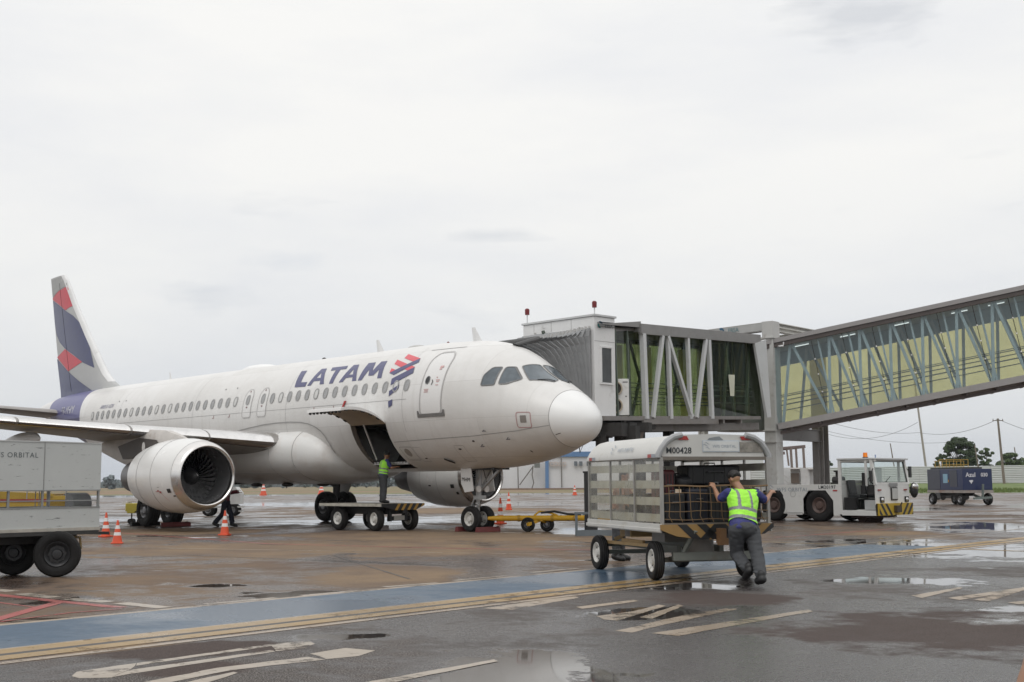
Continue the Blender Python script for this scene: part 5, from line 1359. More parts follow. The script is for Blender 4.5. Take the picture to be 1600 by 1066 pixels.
m = MB(); hcol(m, wf.p(LW-.4, WW/2, 0), wf.p(LW-.4, 0, -.3).z, rz, .5); m.build('support_leg', PGREY, WK, smooth=0)

# ------------------------------------------------------------------ far things
def person_free(): pass
def leaf_mat(name, c):
    m_ = mat(name, c, .75, var=.45, scale=.9, detail=3); return m_
LEAF = leaf_mat('foliage_dark_green', (.040, .066, .022)); LEAF2 = leaf_mat('foliage_mid_green', (.065, .10, .03)); LEAFF = leaf_mat('foliage_far_haze_tint', (.13, .165, .155)); BARK = mat('bark', (.10, .075, .055), .8, var=.3, scale=4)  # far foliage is greyed by haze painted into its colour
LEAFH = leaf_mat('foliage_far_blue_haze', (.20, .235, .25))  # blue of distant air painted into the leaf colour
def tree(label, base, H, Wd, seed, mleaf, nc=40, nl=120, ls=.3, group=None, trunk=.25, nm='tree', flat=.75, cat='tree'):
    rn = random.Random(seed); T_ = thing(nm, label, cat, base, rn.uniform(0, 6), group)
    m = MB(); tt = [Vector((0, 0, -.3)), Vector((rn.uniform(-.02, .02)*H, 0, H*.25)), Vector((rn.uniform(-.04, .04)*H, rn.uniform(-.03, .03)*H, H*.55))]
    m.tube(tt, [trunk, trunk*.7, trunk*.35], 8)
    cl = []
    for i in range(nc):
        a = rn.uniform(0, 2*pi); u = rn.random()**.5*(1+.16*mnoise.noise(Vector((a*1.3, seed, 0)))); zz = rn.uniform(-.95, 1)
        rr_ = u*sqrt(max(0, 1-zz*zz))
        c = Vector((cos(a)*rr_*Wd/2*.84, sin(a)*rr_*Wd/2*.84, H*(1-flat/2)+zz*H*flat/2*.86)); cl.append((c, rn.uniform(.05, .15)*min(Wd, H)*(.7 if nc > 50 else 1.2)))
    for c, r in cl[::5]: m.tube([tt[1], tt[1].lerp(c, .5)+Vector((0, 0, .05*H)), c], [trunk*.4, trunk*.25, trunk*.1], 5)
    m.build('trunk', BARK, T_)
    V = []; F = []; n = 0
    for c, r in cl:
        for j in range(nl):
            v = Vector((rn.gauss(0, 1), rn.gauss(0, 1), rn.gauss(0, .8))).normalized()*r*(.55+.5*rn.random()); v.z *= .75
            p = c+v; nrm_ = (v.normalized()+Vector((rn.gauss(0, .5), rn.gauss(0, .5), rn.gauss(0, .5)+.3))).normalized(); x = nrm_.orthogonal().normalized(); y = nrm_.cross(x); s_ = ls*rn.uniform(.6, 1.3)
            V += [p+x*s_, p+y*s_*.7, p-x*s_, p-y*s_*.6]; F.append((n, n+1, n+2, n+3)); n += 4
    m = MB(); m.add(V, F); m.build('crown', mleaf, T_, smooth=0, fix=False)
    return T_
def tpx(px, D, base_z, topy, wpx_, label, seed, ml, **k):
    p = K(D, (px-800)/FPX*D, base_z); H = hz(D, topy, px)-base_z
    return tree(label, p, H, wpx_*D/FPX, seed, ml, **k)
tpx(1496, 250, 1.0, 683, 66, 'big dense dark green tree behind the corrugated fence and blue ground power cart', 11, LEAF, nc=120, nl=85, ls=.25)
tpx(1468, 246, 1.0, 709, 30, 'small round tree at the left foot of the big dark tree behind the fence', 12, LEAF, nc=60, nl=60, ls=.22)
tpx(1536, 252, 1.0, 699, 34, 'loose tree with thin branches at the right shoulder of the big dark tree', 13, LEAF2, nc=55, nl=50, ls=.22)
tpx(1574, 248, 1.0, 707, 50, 'wide low tree behind the wooden pole at the right of the fence', 14, LEAF2, nc=100, nl=60, ls=.24)
tpx(1618, 250, 1.0, 716, 50, 'low bushy tree at the right end of the fence', 15, LEAF, nc=80, nl=60, ls=.24)
tpx(1292, 300, 1.0, 719, 16, 'small dark tree top showing over the fence beside the portal leg', 16, LEAF, nc=12, nl=60, ls=.3)
ORD = ['hazy far tree, leftmost of three beside the engine tail pipe, ', 'hazy far tree, middle of three beside the engine tail pipe, ', 'hazy far tree, rightmost of three beside the engine tail pipe, ']+['hazy grey tree on the horizon, %s from the left of those ' % q for q in ('first', 'second', 'third', 'fourth', 'fifth', 'sixth')]+['darker horizon tree, %s from the left of those ' % q for q in ('first', 'second', 'third', 'fourth', 'fifth', 'sixth')]+['pale horizon tree in the slot gap, %s from the left, ' % q for q in ('first', 'second', 'third', 'fourth')]
FT = [(176, 742, 26), (203, 748, 22), (226, 746, 20), (384, 749, 18), (398, 747, 16), (418, 743, 20), (449, 740, 32), (478, 738, 22), (500, 742, 30), (556, 742, 26), (573, 738, 24), (590, 736, 26), (606, 737, 24), (622, 734, 26), (640, 737, 28), (20, 748, 30), (60, 746, 28), (100, 749, 30), (136, 746, 24)]
words = ['leftmost', 'second', 'third', 'fourth', 'fifth', 'sixth', 'seventh', 'eighth', 'ninth', 'tenth']
for i, (px, ty, w) in enumerate(FT):
    D = 520+((i*67) % 130)
    wh = ('behind the box cart' if i > 14 else 'seen left of it') if px < 240 else ('under the wing root' if px < 520 else 'behind the dolly worker')
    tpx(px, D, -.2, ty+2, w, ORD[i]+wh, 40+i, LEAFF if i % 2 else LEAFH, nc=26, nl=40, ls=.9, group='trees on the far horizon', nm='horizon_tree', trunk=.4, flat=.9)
rn = random.Random(5); V = []; F = []; n = 0
for i in range(16000):
    px = rn.uniform(-150, 1250); D = rn.uniform(780, 860); hh = 4.0+3.5*mnoise.noise(Vector((px*.03, 0, 0)))+2*mnoise.noise(Vector((px*.11, 3, 0)))
    p = K(D, (px-800)/FPX*D, rn.random()**.8*max(1.5, hh)); s_ = rn.uniform(.8, 1.6); a = rn.uniform(0, pi); x = Vector((cos(a), sin(a), rn.uniform(-.4, .4)))*s_; y = Vector((0, 0, 1))*s_*.7
    V += [p+x, p+y, p-x, p-y]; F.append((n, n+1, n+2, n+3)); n += 4
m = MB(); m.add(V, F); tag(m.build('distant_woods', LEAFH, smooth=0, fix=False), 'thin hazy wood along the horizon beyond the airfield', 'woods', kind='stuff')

# corrugated fence
m = MB(); D0, D1 = 214, 214
fb = K(232, (1170-800)/FPX*232, 1.0); fe = K(206, (1900-800)/FPX*206, 1.0); fd = (fe-fb); FL = fd.length; fd.normalize(); fn_ = Vector((fd.y, -fd.x, 0)); 
if fn_.dot(CAMP-fb) < 0: fn_ = -fn_
NZ = 60; ring0 = []; HF = 3.1
for i in range(NZ+1):
    z = HF*i/NZ; off = .05*abs(sin(z*pi*3.2))
    ring0.append((off, z))
cols = int(FL/6)
FE = thing('corrugated_fence', 'long pale grey fence of horizontally corrugated sheets behind the tug and blue cart', 'fence', (fb.x, fb.y, 1.0), atan2(fd.y, fd.x))
sgn = 1 if (Matrix.Rotation(-atan2(fd.y, fd.x), 3, 'Z')@fn_).y > 0 else -1
m = MB()
for c in range(cols):
    a0, a1_ = c*6.0, (c+1)*6.0-.03; dz_ = .08*mnoise.noise(Vector((c*.8, 0, 0))); dy = .03*(c % 2)
    m.loft([[Vector((a, sgn*(o2+dy), z+dz_)) for o2, z in ring0] for a in (a0, a1_)], caps=False, closed=False)
m.build('sheeting', mat('sheet_metal_pale', (.47, .475, .48), .42, metal=.15, var=.10, scale=.4, dirt=(.34, .30, .27), dscale=.3, dpos=.56, streak=(1, 1, 8)), FE, smooth=0)
for c in range(cols):
    m = MB(); m.box((c*6.0-.02, -sgn*.08, 1.5), (.10, .10, 3.0)); m.build('post', PSTEEL, FE, smooth=0)

# poles and wires
WOOD = mat('pole_wood', (.19, .155, .13), .75, var=.2, scale=2)
CONC = mat('pole_concrete', (.34, .31, .28), .7, var=.1)
def pole(label, pb, D, pt_, r=.16, m_=WOOD, cross=True, bz=.8):
    b_ = K(D, (pb[0]-800)/FPX*D, bz); t_ = U(pt_[0], pt_[1], D)
    P_ = thing('utility_pole', label, 'pole', b_, 0, 'utility poles beyond the apron'); t2 = t_-b_
    m = MB(); m.cyl((0, 0, -.5), t2, r*1.2, r*.8, 10); m.build('shaft', m_, P_)
    if cross:
        m = MB(); m.beam(t2+RT*-.9+Vector((0, 0, -.35)), t2+RT*.9+Vector((0, 0, -.35)), .12, .12)
        for k in (-.8, 0, .8): m.cyl(t2+RT*k+Vector((0, 0, -.3)), t2+RT*k+Vector((0, 0, -.05)), .06, n=6)
        m.build('crossarm', WOOD, P_)
    return P_
pole('leaning grey concrete pole rising behind the walkway and the fence', (1445, 757), 235, (1428, 590), .20, CONC, False)
pole('brown wooden pole with a crossarm standing before the fence at right', (1563, 756), 205, (1559, 654), .20)
pole('thin short pole leaning above the roof of the white tug', (1397, 757), 260, (1391, 693), .13, WOOD, False)
pole('thin dark pole standing in front of the big tree', (1527, 757), 215, (1523, 696), .13, WOOD, False)
pole('thin pole over the wide low tree at the far right', (1586, 757), 262, (1585, 699), .13, WOOD, False)
m = MB()
def wire(p, q, sag, n=20):
    P = [p.lerp(q, i/n)-Vector((0, 0, sag*4*(i/n)*(1-i/n))) for i in range(n+1)]; m.tube(P, .035, 4)
wt = U(1559, 656, 205)
for (a, b_, s_) in ((U(1436, 676, 235), U(1559, 655, 205), 1.2), (U(1559, 655, 205), U(1720, 690, 205), 1.0), (U(1436, 676, 235), U(1240, 640, 200), 1.4), (U(1434, 660, 235), U(1240, 655, 230), 3.4), (U(1260, 665, 250), U(1500, 690, 250), 1.5)):
    wire(a, b_, s_)
tag(m.build('overhead_wires', BLK, smooth=0), 'thin black wires strung between the poles under the walkway', 'wires')

# white terminal shed with blue roof band
BW = mat('shed_white', (.62, .625, .64), .6, var=.04, scale=.15, dirt=(.50, .47, .42), dscale=.12, dpos=.6); BBL = mat('shed_blue', (.10, .20, .38), .5, var=.08)
SH = thing('white_building', 'long white shed with a blue roof edge and blue drainpipe behind the nose', 'building')
DB = 285
def bp(px, z, D=DB): return K(D, (px-800)/FPX*D, z)
def wallq(mb, px0, px1, z0, z1, D, mi=0, th=8):
    a, b_ = bp(px0, z0, D), bp(px1, z0, D); c, d = bp(px1, z0, D+th), bp(px0, z0, D+th); mb.prism([a, b_, c, d], (0, 0, z1-z0), mi)
zr = hz(DB, 714, 880); zt = hz(DB, 706, 880)
m = MB(); wallq(m, 853, 1190, 0, zr, DB); wallq(m, 690, 852.6, 0, hz(DB, 722), DB+1); m.build('wall', BW, SH, smooth=0)
m = MB(); wallq(m, 858, 1190, zr+.01, zt, DB-.5); m.build('roof_edge', BBL, SH, smooth=0)
m = MB(); wallq(m, 850.5, 856, 0, zr, DB-.8, th=.6); m.build('blue_pillar', BBL, SH, smooth=0)
WD_ = mat('shed_window_dark', (.12, .14, .16), .3)
for px, y0, y1, w, mm in ((898, 721, 728, 5, WD_), (906, 721, 728, 5, WD_), (918, 721, 728, 6, WD_), (838, 722, 731, 9, mat('shed_hatch', (.15, .16, .15), .5))):
    m = MB(); wallq(m, px-w/2, px+w/2, hz(DB-1, y1, px), hz(DB-1, y0, px), DB-.9, th=.5); m.build('window', mm, SH, smooth=0)
for k in range(4):
    px = 861+k*6.5; m = MB(); z0, z1 = hz(DB, 728.5, px), hz(DB, 722, px)
    for a, b_, c, d in ((px-2.5, px+2.5, z1-.12, z1), (px-2.5, px+2.5, z0, z0+.12), (px-2.5, px-1.9, z0, z1), (px+1.9, px+2.5, z0, z1)): wallq(m, a, b_, c, d, DB-.6, th=.3)
    m.build('blind_window', mat('window_frame_peach', (.60, .50, .44), .6), SH, smooth=0)
m = MB()
for pts in (((784, 722), (783.5, 745), (781, 764)), ((809, 722), (810, 764)), ((833, 728), (831.5, 742), (834, 755), (831, 764)), ((833, 729), (812, 758)), ((877, 716), (878, 762))):
    m.tube([U(px, py, DB-.5) for px, py in pts], .14, 5)
m.build('cable_and_cracks', mat('cable_dark', (.16, .15, .14), .6), SH, smooth=0)
m = MB(); wallq(m, 690, 1190, -.02, .35, DB-1.2, th=1); m.build('plinth', mat('plinth_brown', (.22, .15, .11), .8), SH, smooth=0)

# stairs / sheds seen between the portal legs
ST_ = thing('boarding_shelter', 'white service shelter with dark opening and handrailed steps between the portal legs', 'shelter')
D_ = 78
def bx2(mb, px0, px1, y0, y1, D=D_, th=2.0, mi=0):
    z1, z0 = hz(D, y0, px0), hz(D, y1, px0); wallq(mb, px0, px1, max(z0, .0), z1, D, mi, th)
m = MB(); bx2(m, 1216, 1231, 732, 782, D_+2.5); bx2(m, 1231.5, 1247, 732.5, 782); bx2(m, 1247.2, 1261, 731.5, 782, D_-.3); bx2(m, 1261.2, 1284, 733.5, 782, D_+.2); m.build('wall', mat('shelter_white', (.58, .58, .575), .5, dirt=(.42, .40, .37), dpos=.58), ST_, smooth=0)
m = MB(); bx2(m, 1232, 1244.5, 739.5, 755, D_-.2, .1); m.build('opening', mat('opening_brown', (.17, .135, .11), .7), ST_, smooth=0)
m = MB(); bx2(m, 1228, 1246, 731, 733, D_-.9, 1.2); bx2(m, 1259, 1272, 731.5, 733.5, D_-.6, 1.2); m.build('awning', CWHITE, ST_, smooth=0)
m = MB()
for k in range(3):
    a = U(1217, 737+k*7, D_-1.2); b_ = U(1232, 748+k*7, D_-1.2); m.beam(a, b_, .05, .05)
m.beam(U(1218, 737, D_-1.2), U(1218, 758, D_-1.2), .05, .05); m.build('handrail', PGREY, ST_, smooth=0)
GT = thing('steel_gantry', 'thin brown open steel gantry standing above the white shelter', 'gantry')
m = MB()
for px in (1235.5, 1243.5, 1255): m.beam(K(82, (px-800)/FPX*82, 0), U(px, 700, 82), .14 if px != 1243.5 else .07, .14)
m.beam(U(1229, 701, 82), U(1232.5, 728, 82), .10, .10)
m.build('posts', mat('gantry_brown', (.19, .15, .13), .6), GT, smooth=0)
m = MB(); m.beam(U(1214, 701, 82), U(1258, 697, 82), .16, .14); m.beam(U(1214, 704, 82), U(1258, 699, 83), .10, .10); m.beam(U(1214, 709, 82), U(1226, 708, 82), .2, .2); m.build('crossbeam', mat('gantry_brown2', (.17, .13, .12), .6), GT, smooth=0)
# ------------------------------------------------------------------ vehicles and ground equipment
CW, CL = 1.75, 3.1
CART_LOC = (10.34, -9.71, 0); CART_RZ = radians(-27.3)
BC = thing('baggage_cart', 'large white roofed baggage cart with slatted sides and striped tail board, loaded with suitcases', 'baggage cart', CART_LOC, CART_RZ)
CARTW = mat('cart_white', (.54, .535, .51), .45, var=.07, dirt=(.40, .36, .30), dscale=2, dpos=.58)
SLAT = mat('slat_beige', (.48, .465, .42), .55, var=.12, dirt=(.30, .25, .20), dpos=.56)
ALU = mat('alu_post', (.34, .33, .31), .4, metal=.4, var=.15, dirt=(.2, .14, .09), dpos=.58)
hx, hy_ = CL/2, CW/2
m = MB(); m.box((0, 0, .785), (CL, CW, .05)); m.box((0, -hy_-.01, .775), (CL+.02, .02, .13)); m.box((0, hy_+.01, .775), (CL+.02, .02, .13)); m.box((0, -hy_-.03, .75), (CL+.04, .02, .05)); m.build('deck', CARTW, BC, smooth=0, bevel=.005)
# roof: rounded shoulders
RP = [(-hy_-.02, 1.80), (-hy_-.02, 1.84), (-hy_+.03, 1.93), (-hy_+.11, 2.03), (-hy_+.22, 2.10), (-hy_+.36, 2.135), (0, 2.15)]
RP = RP+[(-y, z) for y, z in RP[-2::-1]]
m = MB(); m.loft([[Vector((x, y, z)) for y, z in RP] for x in (-hx, hx-.06)], caps=False, closed=False)
m.loft([[Vector((x, y*.985, z-.02)) for y, z in RP] for x in (-hx, hx-.06)], caps=False, closed=False)
rf = m.build('roof', CARTW, BC, smooth=50)
m = MB(); m.prism([Vector((hx-.08, y*.93, z+.0)) for y, z in RP], (.03, 0, 0)); m.build('end_fascia', CARTW, BC, smooth=0)
m = MB(); m.prism([Vector((-hx+.02, y*.98, z)) for y, z in RP], (.03, 0, 0)); m.build('end_fascia', CARTW, BC, smooth=0)
m = MB()
for s_ in (-1, 1):
    P = [(y, z) for y, z in RP if y*s_ >= .5]
    P = sorted(P, key=lambda q: q[1])
    m.tube([(hx-.03, y, z) for y, z in P], .045, 8)
m.split('roof_roll', mat('roll_grey', (.36, .365, .37), .5, var=.12), BC)
def ptext(par, txt, size, o, x, y, mm, nm='lettering', bold=0.0, **k): return text_mb(txt, size, frame4(o, x, y), bold=bold, **k).build(nm, mm, par, smooth=0)
INK = mat('ink_dark', (.03, .035, .04), .5); INKG = mat('ink_grey_blue', (.25, .29, .34), .5)
ptext(BC, 'M00428', .125, (hx-.045, -.56, 1.90), (0, 1, 0), (0, 0, 1), INK, bold=.002)
m = MB(); m.box((hx-.043, .12, 1.97), (.01, .60, .17)); sg = m.build('company_plate', mat('plate_pale_blue', (.50, .55, .60), .4), BC, smooth=0)
m = MB(); m.box((hx-.039, .12, 1.97), (.01, .575, .145)); m.build('plate_face', mat('plate_white', (.60, .61, .60), .4), sg, smooth=0)
ptext(sg, 'WFS ORBITAL', .062, (hx-.032, .17, 1.965), (0, 1, 0), (0, 0, 1), INKG)
def wave(par, o, x, y, s, mm, nm='wave_logo'):
    x = Vector(x); y = Vector(y); o = Vector(o); m = MB()
    for dx, dy, L_ in ((-.1, .42, 1.0), (-.45, .12, 1.1), (.1, -.35, .9)):
        P = []
        for k in range(9):
            u = k/8; P.append((u*L_+dx-.5, dy+.16*sin(u*pi*1.5+.3)))
        top = [o+x*(a*s)+y*(b_*s+.05*s*sin(pi*k/8)) for k, (a, b_) in enumerate(P)]; bt = [o+x*(a*s)+y*(b_*s-.05*s*sin(pi*k/8)) for k, (a, b_) in enumerate(P)]
        m.add(top+bt, [(i, i+1, i+10, i+9) for i in range(8)])
    return m.build(nm, mm, par, smooth=0, fix=False)
wave(sg, (hx-.031, -.10, 1.97), (0, 1, 0), (0, 0, 1), .09, INKG)
m = MB(); m.box((hx-.043, .60, 1.955), (.01, .40, .15)); m.build('scraped_patch', mat('scraped_grey', (.27, .25, .22), .6, var=.5, scale=9), BC, smooth=0)
for y in (-.52, .50):
    m = MB(); m.prism([(hx-.04, y-.07, 2.115), (hx-.04, y+.09, 2.115), (hx-.04, y+.12, 2.06), (hx-.04, y-.04, 2.06)], (.006, 0, 0)); m.build('reflector', mat('reflector_red', (.34, .03, .025), .3), BC, smooth=0)
m = MB(); m.prism([(hx-.04, -.07, 2.09), (hx-.04, .09, 2.115), (hx-.04, .16, 2.06), (hx-.04, -.10, 2.06)], (.006, 0, 0)); m.build('badge', mat('badge_grey', (.22, .24, .25), .4), BC, smooth=0)
# lettering on the near shoulder
o_ = Vector((0.05, -hy_+.035, 1.935)); ny = Vector((0, .085, .10)).normalized()
ptext(rf, 'WFS ORBITAL', .11, Vector((.12, -hy_+.030, 1.94))+Vector((0, -.008, .008)), (1, 0, 0), ny, INKG); wave(rf, Vector((-.42, -hy_+.030, 1.95))+Vector((0, -.008, .008)), (1, 0, 0), ny, .17, INKG)
for x in (hx-.35, -hx+.2):
    m = MB(); m.box((x, -hy_-.024, 1.83), (.14, .006, .05)); m.box((x+.14, -hy_-.024, 1.83), (.14, .006, .05), mi=1); m.build('reflective_strip', [mat('strip_red', (.45, .08, .07), .4), mat('strip_blue_grey', (.35, .38, .42), .4)], BC, smooth=0)
# posts, slats
for x in (-hx+.02, hx-.02):
    for y in (-hy_+.02, hy_-.02):
        m = MB(); m.box((x, y, 1.305), (.045, .045, 1.0)); m.build('corner_post', ALU, BC, smooth=0)
m = MB()
for x in (-hx+1.03, -hx+2.06): m.box((x, -hy_+.012, 1.305), (.035, .03, 1.0))
for x in (-hx+.78, -hx+1.55, -hx+2.33): m.box((x, hy_-.012, 1.305), (.035, .03, 1.0))
for y in (-.3, .3): m.box((-hx+.012, y, 1.305), (.03, .035, 1.0))
m.split('side_post', ALU, BC, smooth=0)
for k in range(4):
    z = .93+.245*k
    m = MB(); m.box((0, hy_-.035, z), (CL-.05, .016, .11)); m.build('slat', SLAT, BC, smooth=0)
    m = MB(); m.box((-hx+.035, 0, z), (.016, CW-.09, .11)); m.build('slat', SLAT, BC, smooth=0)
    m = MB(); m.box((0, -hy_+.035, z-.01), (CL-.05, .010, .12)); m.build('slat', mat('slat_pale', (.58, .565, .50), .5, dirt=(.45, .40, .30), dpos=.52), BC, smooth=0)
PLA = glassy('cloudy_plastic', (.88, .88, .84), .72, .12, 1.3, var=.14, vscale=2.2, diff=(.62, .61, .56))
for k in range(3):
    m = MB(); x0_ = -hx+.03+k*1.03; m.add([(x0_, -hy_+.004, .84), (x0_+.99, -hy_+.004, .84), (x0_+.99, -hy_+.004, 1.79), (x0_, -hy_+.004, 1.79)], [(0, 1, 2, 3)]); m.build('side_panel', PLA, BC, smooth=0)
m = MB(); m.box((hx-.03, 0, 1.79), (.05, CW-.06, .05)); m.box((hx-.03, 0, .83), (.05, CW-.04, .04)); m.box((0, -hy_, 1.795), (CL, .03, .02)); m.build('end_frame', mat('frame_brown_grey', (.16, .14, .12), .6), BC, smooth=0)
# net of straps
NETM = mat('strap_tan', (.20, .125, .06), .6)
m = MB()
for z in (.90, 1.02, 1.15, 1.28, 1.385): m.tube([(hx+.0, -hy_+.05+i*.167, z+.008*sin(i*1.3+z*9)) for i in range(11)], .006 if z < 1.38 else .013, 5)
for i in range(10):
    y = -hy_+.12+i*.165; m.tube([(hx+.005, y, 1.385), (hx+.01, y+.01, 1.1), (hx+.0, y+.01*(i % 3), .95), (hx+.0, y+.05, .86)], .006, 5)
m.build('cargo_net', NETM, BC, smooth=40)
# striped tail board
TB = [(-hy_-.03, .83), (hy_+.03, .83), (hy_+.03, .77), (hy_-.12, .68), (.25, .61), (-.25, .61), (-hy_+.22, .66), (-hy_-.03, .755)]
m = MB(); m.prism([(hx+.01, y, z) for y, z in TB], (.03, 0, 0)); tb = m.build('tail_board', mat('board_ochre', (.29, .175, .06), .55, var=.15, dirt=(.22, .13, .05), dpos=.56), BC, smooth=0)
def stripes(par, fn, poly, angs, w, gap, x0, x1, mm, nm='hazard_stripe'):
    """clip slanted stripes to a polygon in (u, v) and map with fn"""
    bm = bmesh.new(); V = [bm.verts.new((a, b_, 0)) for a, b_ in poly]; bm.faces.new(V); bmesh.ops.triangulate(bm, faces=bm.faces[:])
    m = MB(); u = x0
    while u < x1:
        b2 = bm.copy(); sl_ = angs(u) if callable(angs) else angs
        nrm_ = Vector((1, -sl_, 0)).normalized()
        for co_, no in ((Vector((u, 0, 0)), -nrm_), (Vector((u+w, 0, 0)), nrm_)):
            bmesh.ops.bisect_plane(b2, geom=b2.verts[:]+b2.edges[:]+b2.faces[:], plane_co=co_+Vector((sl_, 1, 0))*poly[0][1], plane_no=no, clear_outer=True)
        b2.verts.index_update()
        if b2.faces: m.add([fn(v.co.x, v.co.y) for v in b2.verts], [tuple(v.index for v in f.verts) for f in b2.faces])
        b2.free(); u += w+gap
    bm.free(); return m.split(nm, mm, par, smooth=0)
stripes(tb, lambda u, v: Vector((hx+.044, u, v)), TB, lambda u: 1.1 if u < .15 else -1.1, .15, .16, -hy_-.1, hy_+.3, BLK)
m = MB(); m.box((hx+.10, .02, .66), (.14, .10, .22)); m.box((hx+.15, .02, .58), (.05, .16, .10)); m.build('tow_hitch', mat('hitch_rust', (.17, .09, .04), .6), BC, smooth=0)
# chassis
GRN = mat('chassis_grey_green', (.17, .18, .16), .55, dirt=(.12, .09, .07)); WOODY = mat('chassis_ochre', (.38, .25, .11), .6, dirt=(.2, .13, .07))
AXF, AXR, TRK = hx-.58, -hx+.15, .74
m = MB(); m.beam((AXF+.0, -TRK, .29), (AXF, TRK, .29), .07, .07); m.beam((AXF+.40, -.62, .36), (AXF+.40, .80, .36), .05, .12); m.beam((AXF, -.5, .30), (AXF+.40, -.5, .36), .06, .06); m.beam((AXF, .5, .30), (AXF+.40, .5, .36), .06, .06)
for y in (-.45, .45): m.beam((AXF+.40, y, .42), (AXF+.15, y*.5, .74), .05, .05); m.beam((AXF+.40, y, .42), (AXF+.62, y*.8, .74), .05, .05)
m.build('front_axle', GRN, BC, smooth=0)
m = MB(); m.beam((AXR, -TRK, .29), (AXR, TRK, .29), .07, .07); m.beam((AXR, -TRK+.1, .42), (AXR, TRK-.1, .42), .06, .08); m.build('rear_axle', GRN, BC, smooth=0)
m = MB(); m.beam((AXR, -.35, .44), (AXF, -.35, .44), .07, .10); m.beam((AXR, .35, .44), (AXF, .35, .44), .07, .10); m.build('side_beam', GRN, BC, smooth=0)
m = MB(); m.beam((AXR+.1, -.5, .50), (AXR+.5, -.1, .74), .05, .06); m.beam((AXR-.1, -.65, .46), (AXF, -.65, .49), .04, .05); m.box((AXR+.45, 0, .62), (.5, .9, .12)); m.beam((AXR+.7, -.6, .52), (AXR+1.6, -.6, .52), .04, .05); m.build('frame_timber', WOODY, BC, smooth=0)
m = MB(); m.cyl((AXR+.55, -.35, .56), (AXR+.55, -.35, .72), .14, n=18); m.cyl((AXF, 0, .36), (AXF, 0, .74), .2, n=18); m.box((.3, 0, .60), (.5, .8, .14)); m.split('turntable', mat('turntable_grey', (.28, .26, .24), .5), BC)
TY = .285
def cartwheel(par, c, ax, r=TY, w=.155, rimm=None):
    m = MB(); wheel(m, c, r, w, ax=ax, rim=.60, lugs=8, dish=.25, mr=1); return m.build('wheel', [RUB, rimm or RIMW, DARKM], par, smooth=40)
for x in (AXF, AXR):
    for s_ in (-1, 1): cartwheel(BC, (x, s_*TRK, TY), (.10 if x == AXF else 0, 1, 0))
# luggage inside
CM = Matrix.Translation(CART_LOC)@Matrix.Rotation(CART_RZ, 4, 'Z')
def suitcase(label, loc, size, rz_, col, lying=False, soft=False):
    p = CM@Vector(loc); S_ = thing('suitcase' if not soft else 'duffel_bag', label, 'suitcase' if not soft else 'duffel bag', p, CART_RZ+rz_)
    a, b_, c = size; mm = mat('case_%d_%d_%d' % tuple(int(q*1000) for q in col), col, .5, var=.2, scale=6)
    if soft:
        m = MB(); R_ = []
        for i in range(13):
            u = i/12; x = -a/2+a*u; s_ = (max(0.02, sin(pi*min(max(u, .0), 1)))**.22)
            R_.append([Vector((x, b_/2*s_*(abs(cos(t_))**.55)*(1 if cos(t_) > 0 else -1)*(1+.05*sin(5*x)), c/2+c/2*s_*(abs(sin(t_))**.55)*(1 if sin(t_) > 0 else -1)-(1-s_)*c*.2+.02*mnoise.noise(Vector((x*3, t_, 0))))) for t_ in [2*pi*k/20 for k in range(20)]])
        m.loft(R_); m.build('body', mm, S_, smooth=60)
        m = MB(); m.tube([(-a*.2, -b_*.2, c*.98), (-a*.12, -b_*.3, c*1.12), (a*.12, -b_*.3, c*1.12), (a*.2, -b_*.2, c*.98)], .015, 6); m.build('handle', BLK, S_)
        return S_
    m = MB(); m.box((0, 0, c/2+.03), (a, b_, c)); m.build('shell', mm, S_, smooth=35, bevel=.035)
    m = MB()
    for k in range(5): m.box((a/2+.003, -b_/2+b_*(k+.5)/5, c/2+.03), (.008, .015, c*.84))
    m.box((0, 0, c/2+.03), (.02, b_+.006, c*.98)); m.build('ribs', BLK, S_, smooth=0)
    m = MB(); m.tube([(a*.5+.005, -b_*.15, c*.72), (a*.5+.04, -b_*.15, c*.76), (a*.5+.04, b_*.15, c*.76), (a*.5+.005, b_*.15, c*.72)], .010, 6); m.tube([(a*.1, -b_*.1, c+.02), (a*.1, -b_*.1, c+.06), (a*.1, b_*.1, c+.06), (a*.1, b_*.1, c+.02)], .01, 6); m.build('handle', DMETAL, S_)
    m = MB()
    for y in (-b_*.38, b_*.38):
        for x in (-a*.3, a*.3): m.ball((x, y, .025), .025, 6)
    m.build('casters', BLK, S_); return S_
zd = .815
suitcase('dark red suitcase standing behind the left corner post of the cart opening', (hx-.42, -.66, zd), (.30, .26, .78), .1, (.10, .012, .015))
suitcase('black ribbed suitcase standing at the left behind the cargo net', (hx-.20, -.62, zd), (.24, .34, .44), 0, (.012, .012, .014))
suitcase('very dark navy suitcase standing in the middle behind the cargo net', (hx-.20, -.25, zd), (.24, .34, .50), .05, (.012, .014, .024))
suitcase('dark grey suitcase standing right of the navy one behind the cargo net', (hx-.22, .10, zd), (.26, .30, .56), -.08, (.035, .036, .04))
suitcase('dark brown suitcase behind the net beside the pushing worker', (hx-.22, .46, zd), (.26, .36, .52), .04, (.05, .03, .02))
suitcase('charcoal suitcase in the right corner of the cart behind the worker', (hx-.24, .72, zd), (.24, .14, .50), 0, (.04, .04, .045))
suitcase('big black soft suitcase lying flat on top of the others', (hx-.50, .12, zd+.55), (.44, .86, .30), 0, (.008, .008, .010))
suitcase('small black duffel bag slumped beside the flat soft suitcase', (hx-.40, -.36, zd+.53), (.30, .34, .20), .3, (.010, .010, .012), soft=True)
suitcase('black case buried in the second row under the duffel bag', (hx-.56, .15, zd), (.30, .8, .55), 0, (.012, .012, .012))
suitcase('black hard case deep inside the cart seen through the cloudy side', (-.3, -.1, zd), (.5, .9, .42), .05, (.03, .03, .035))

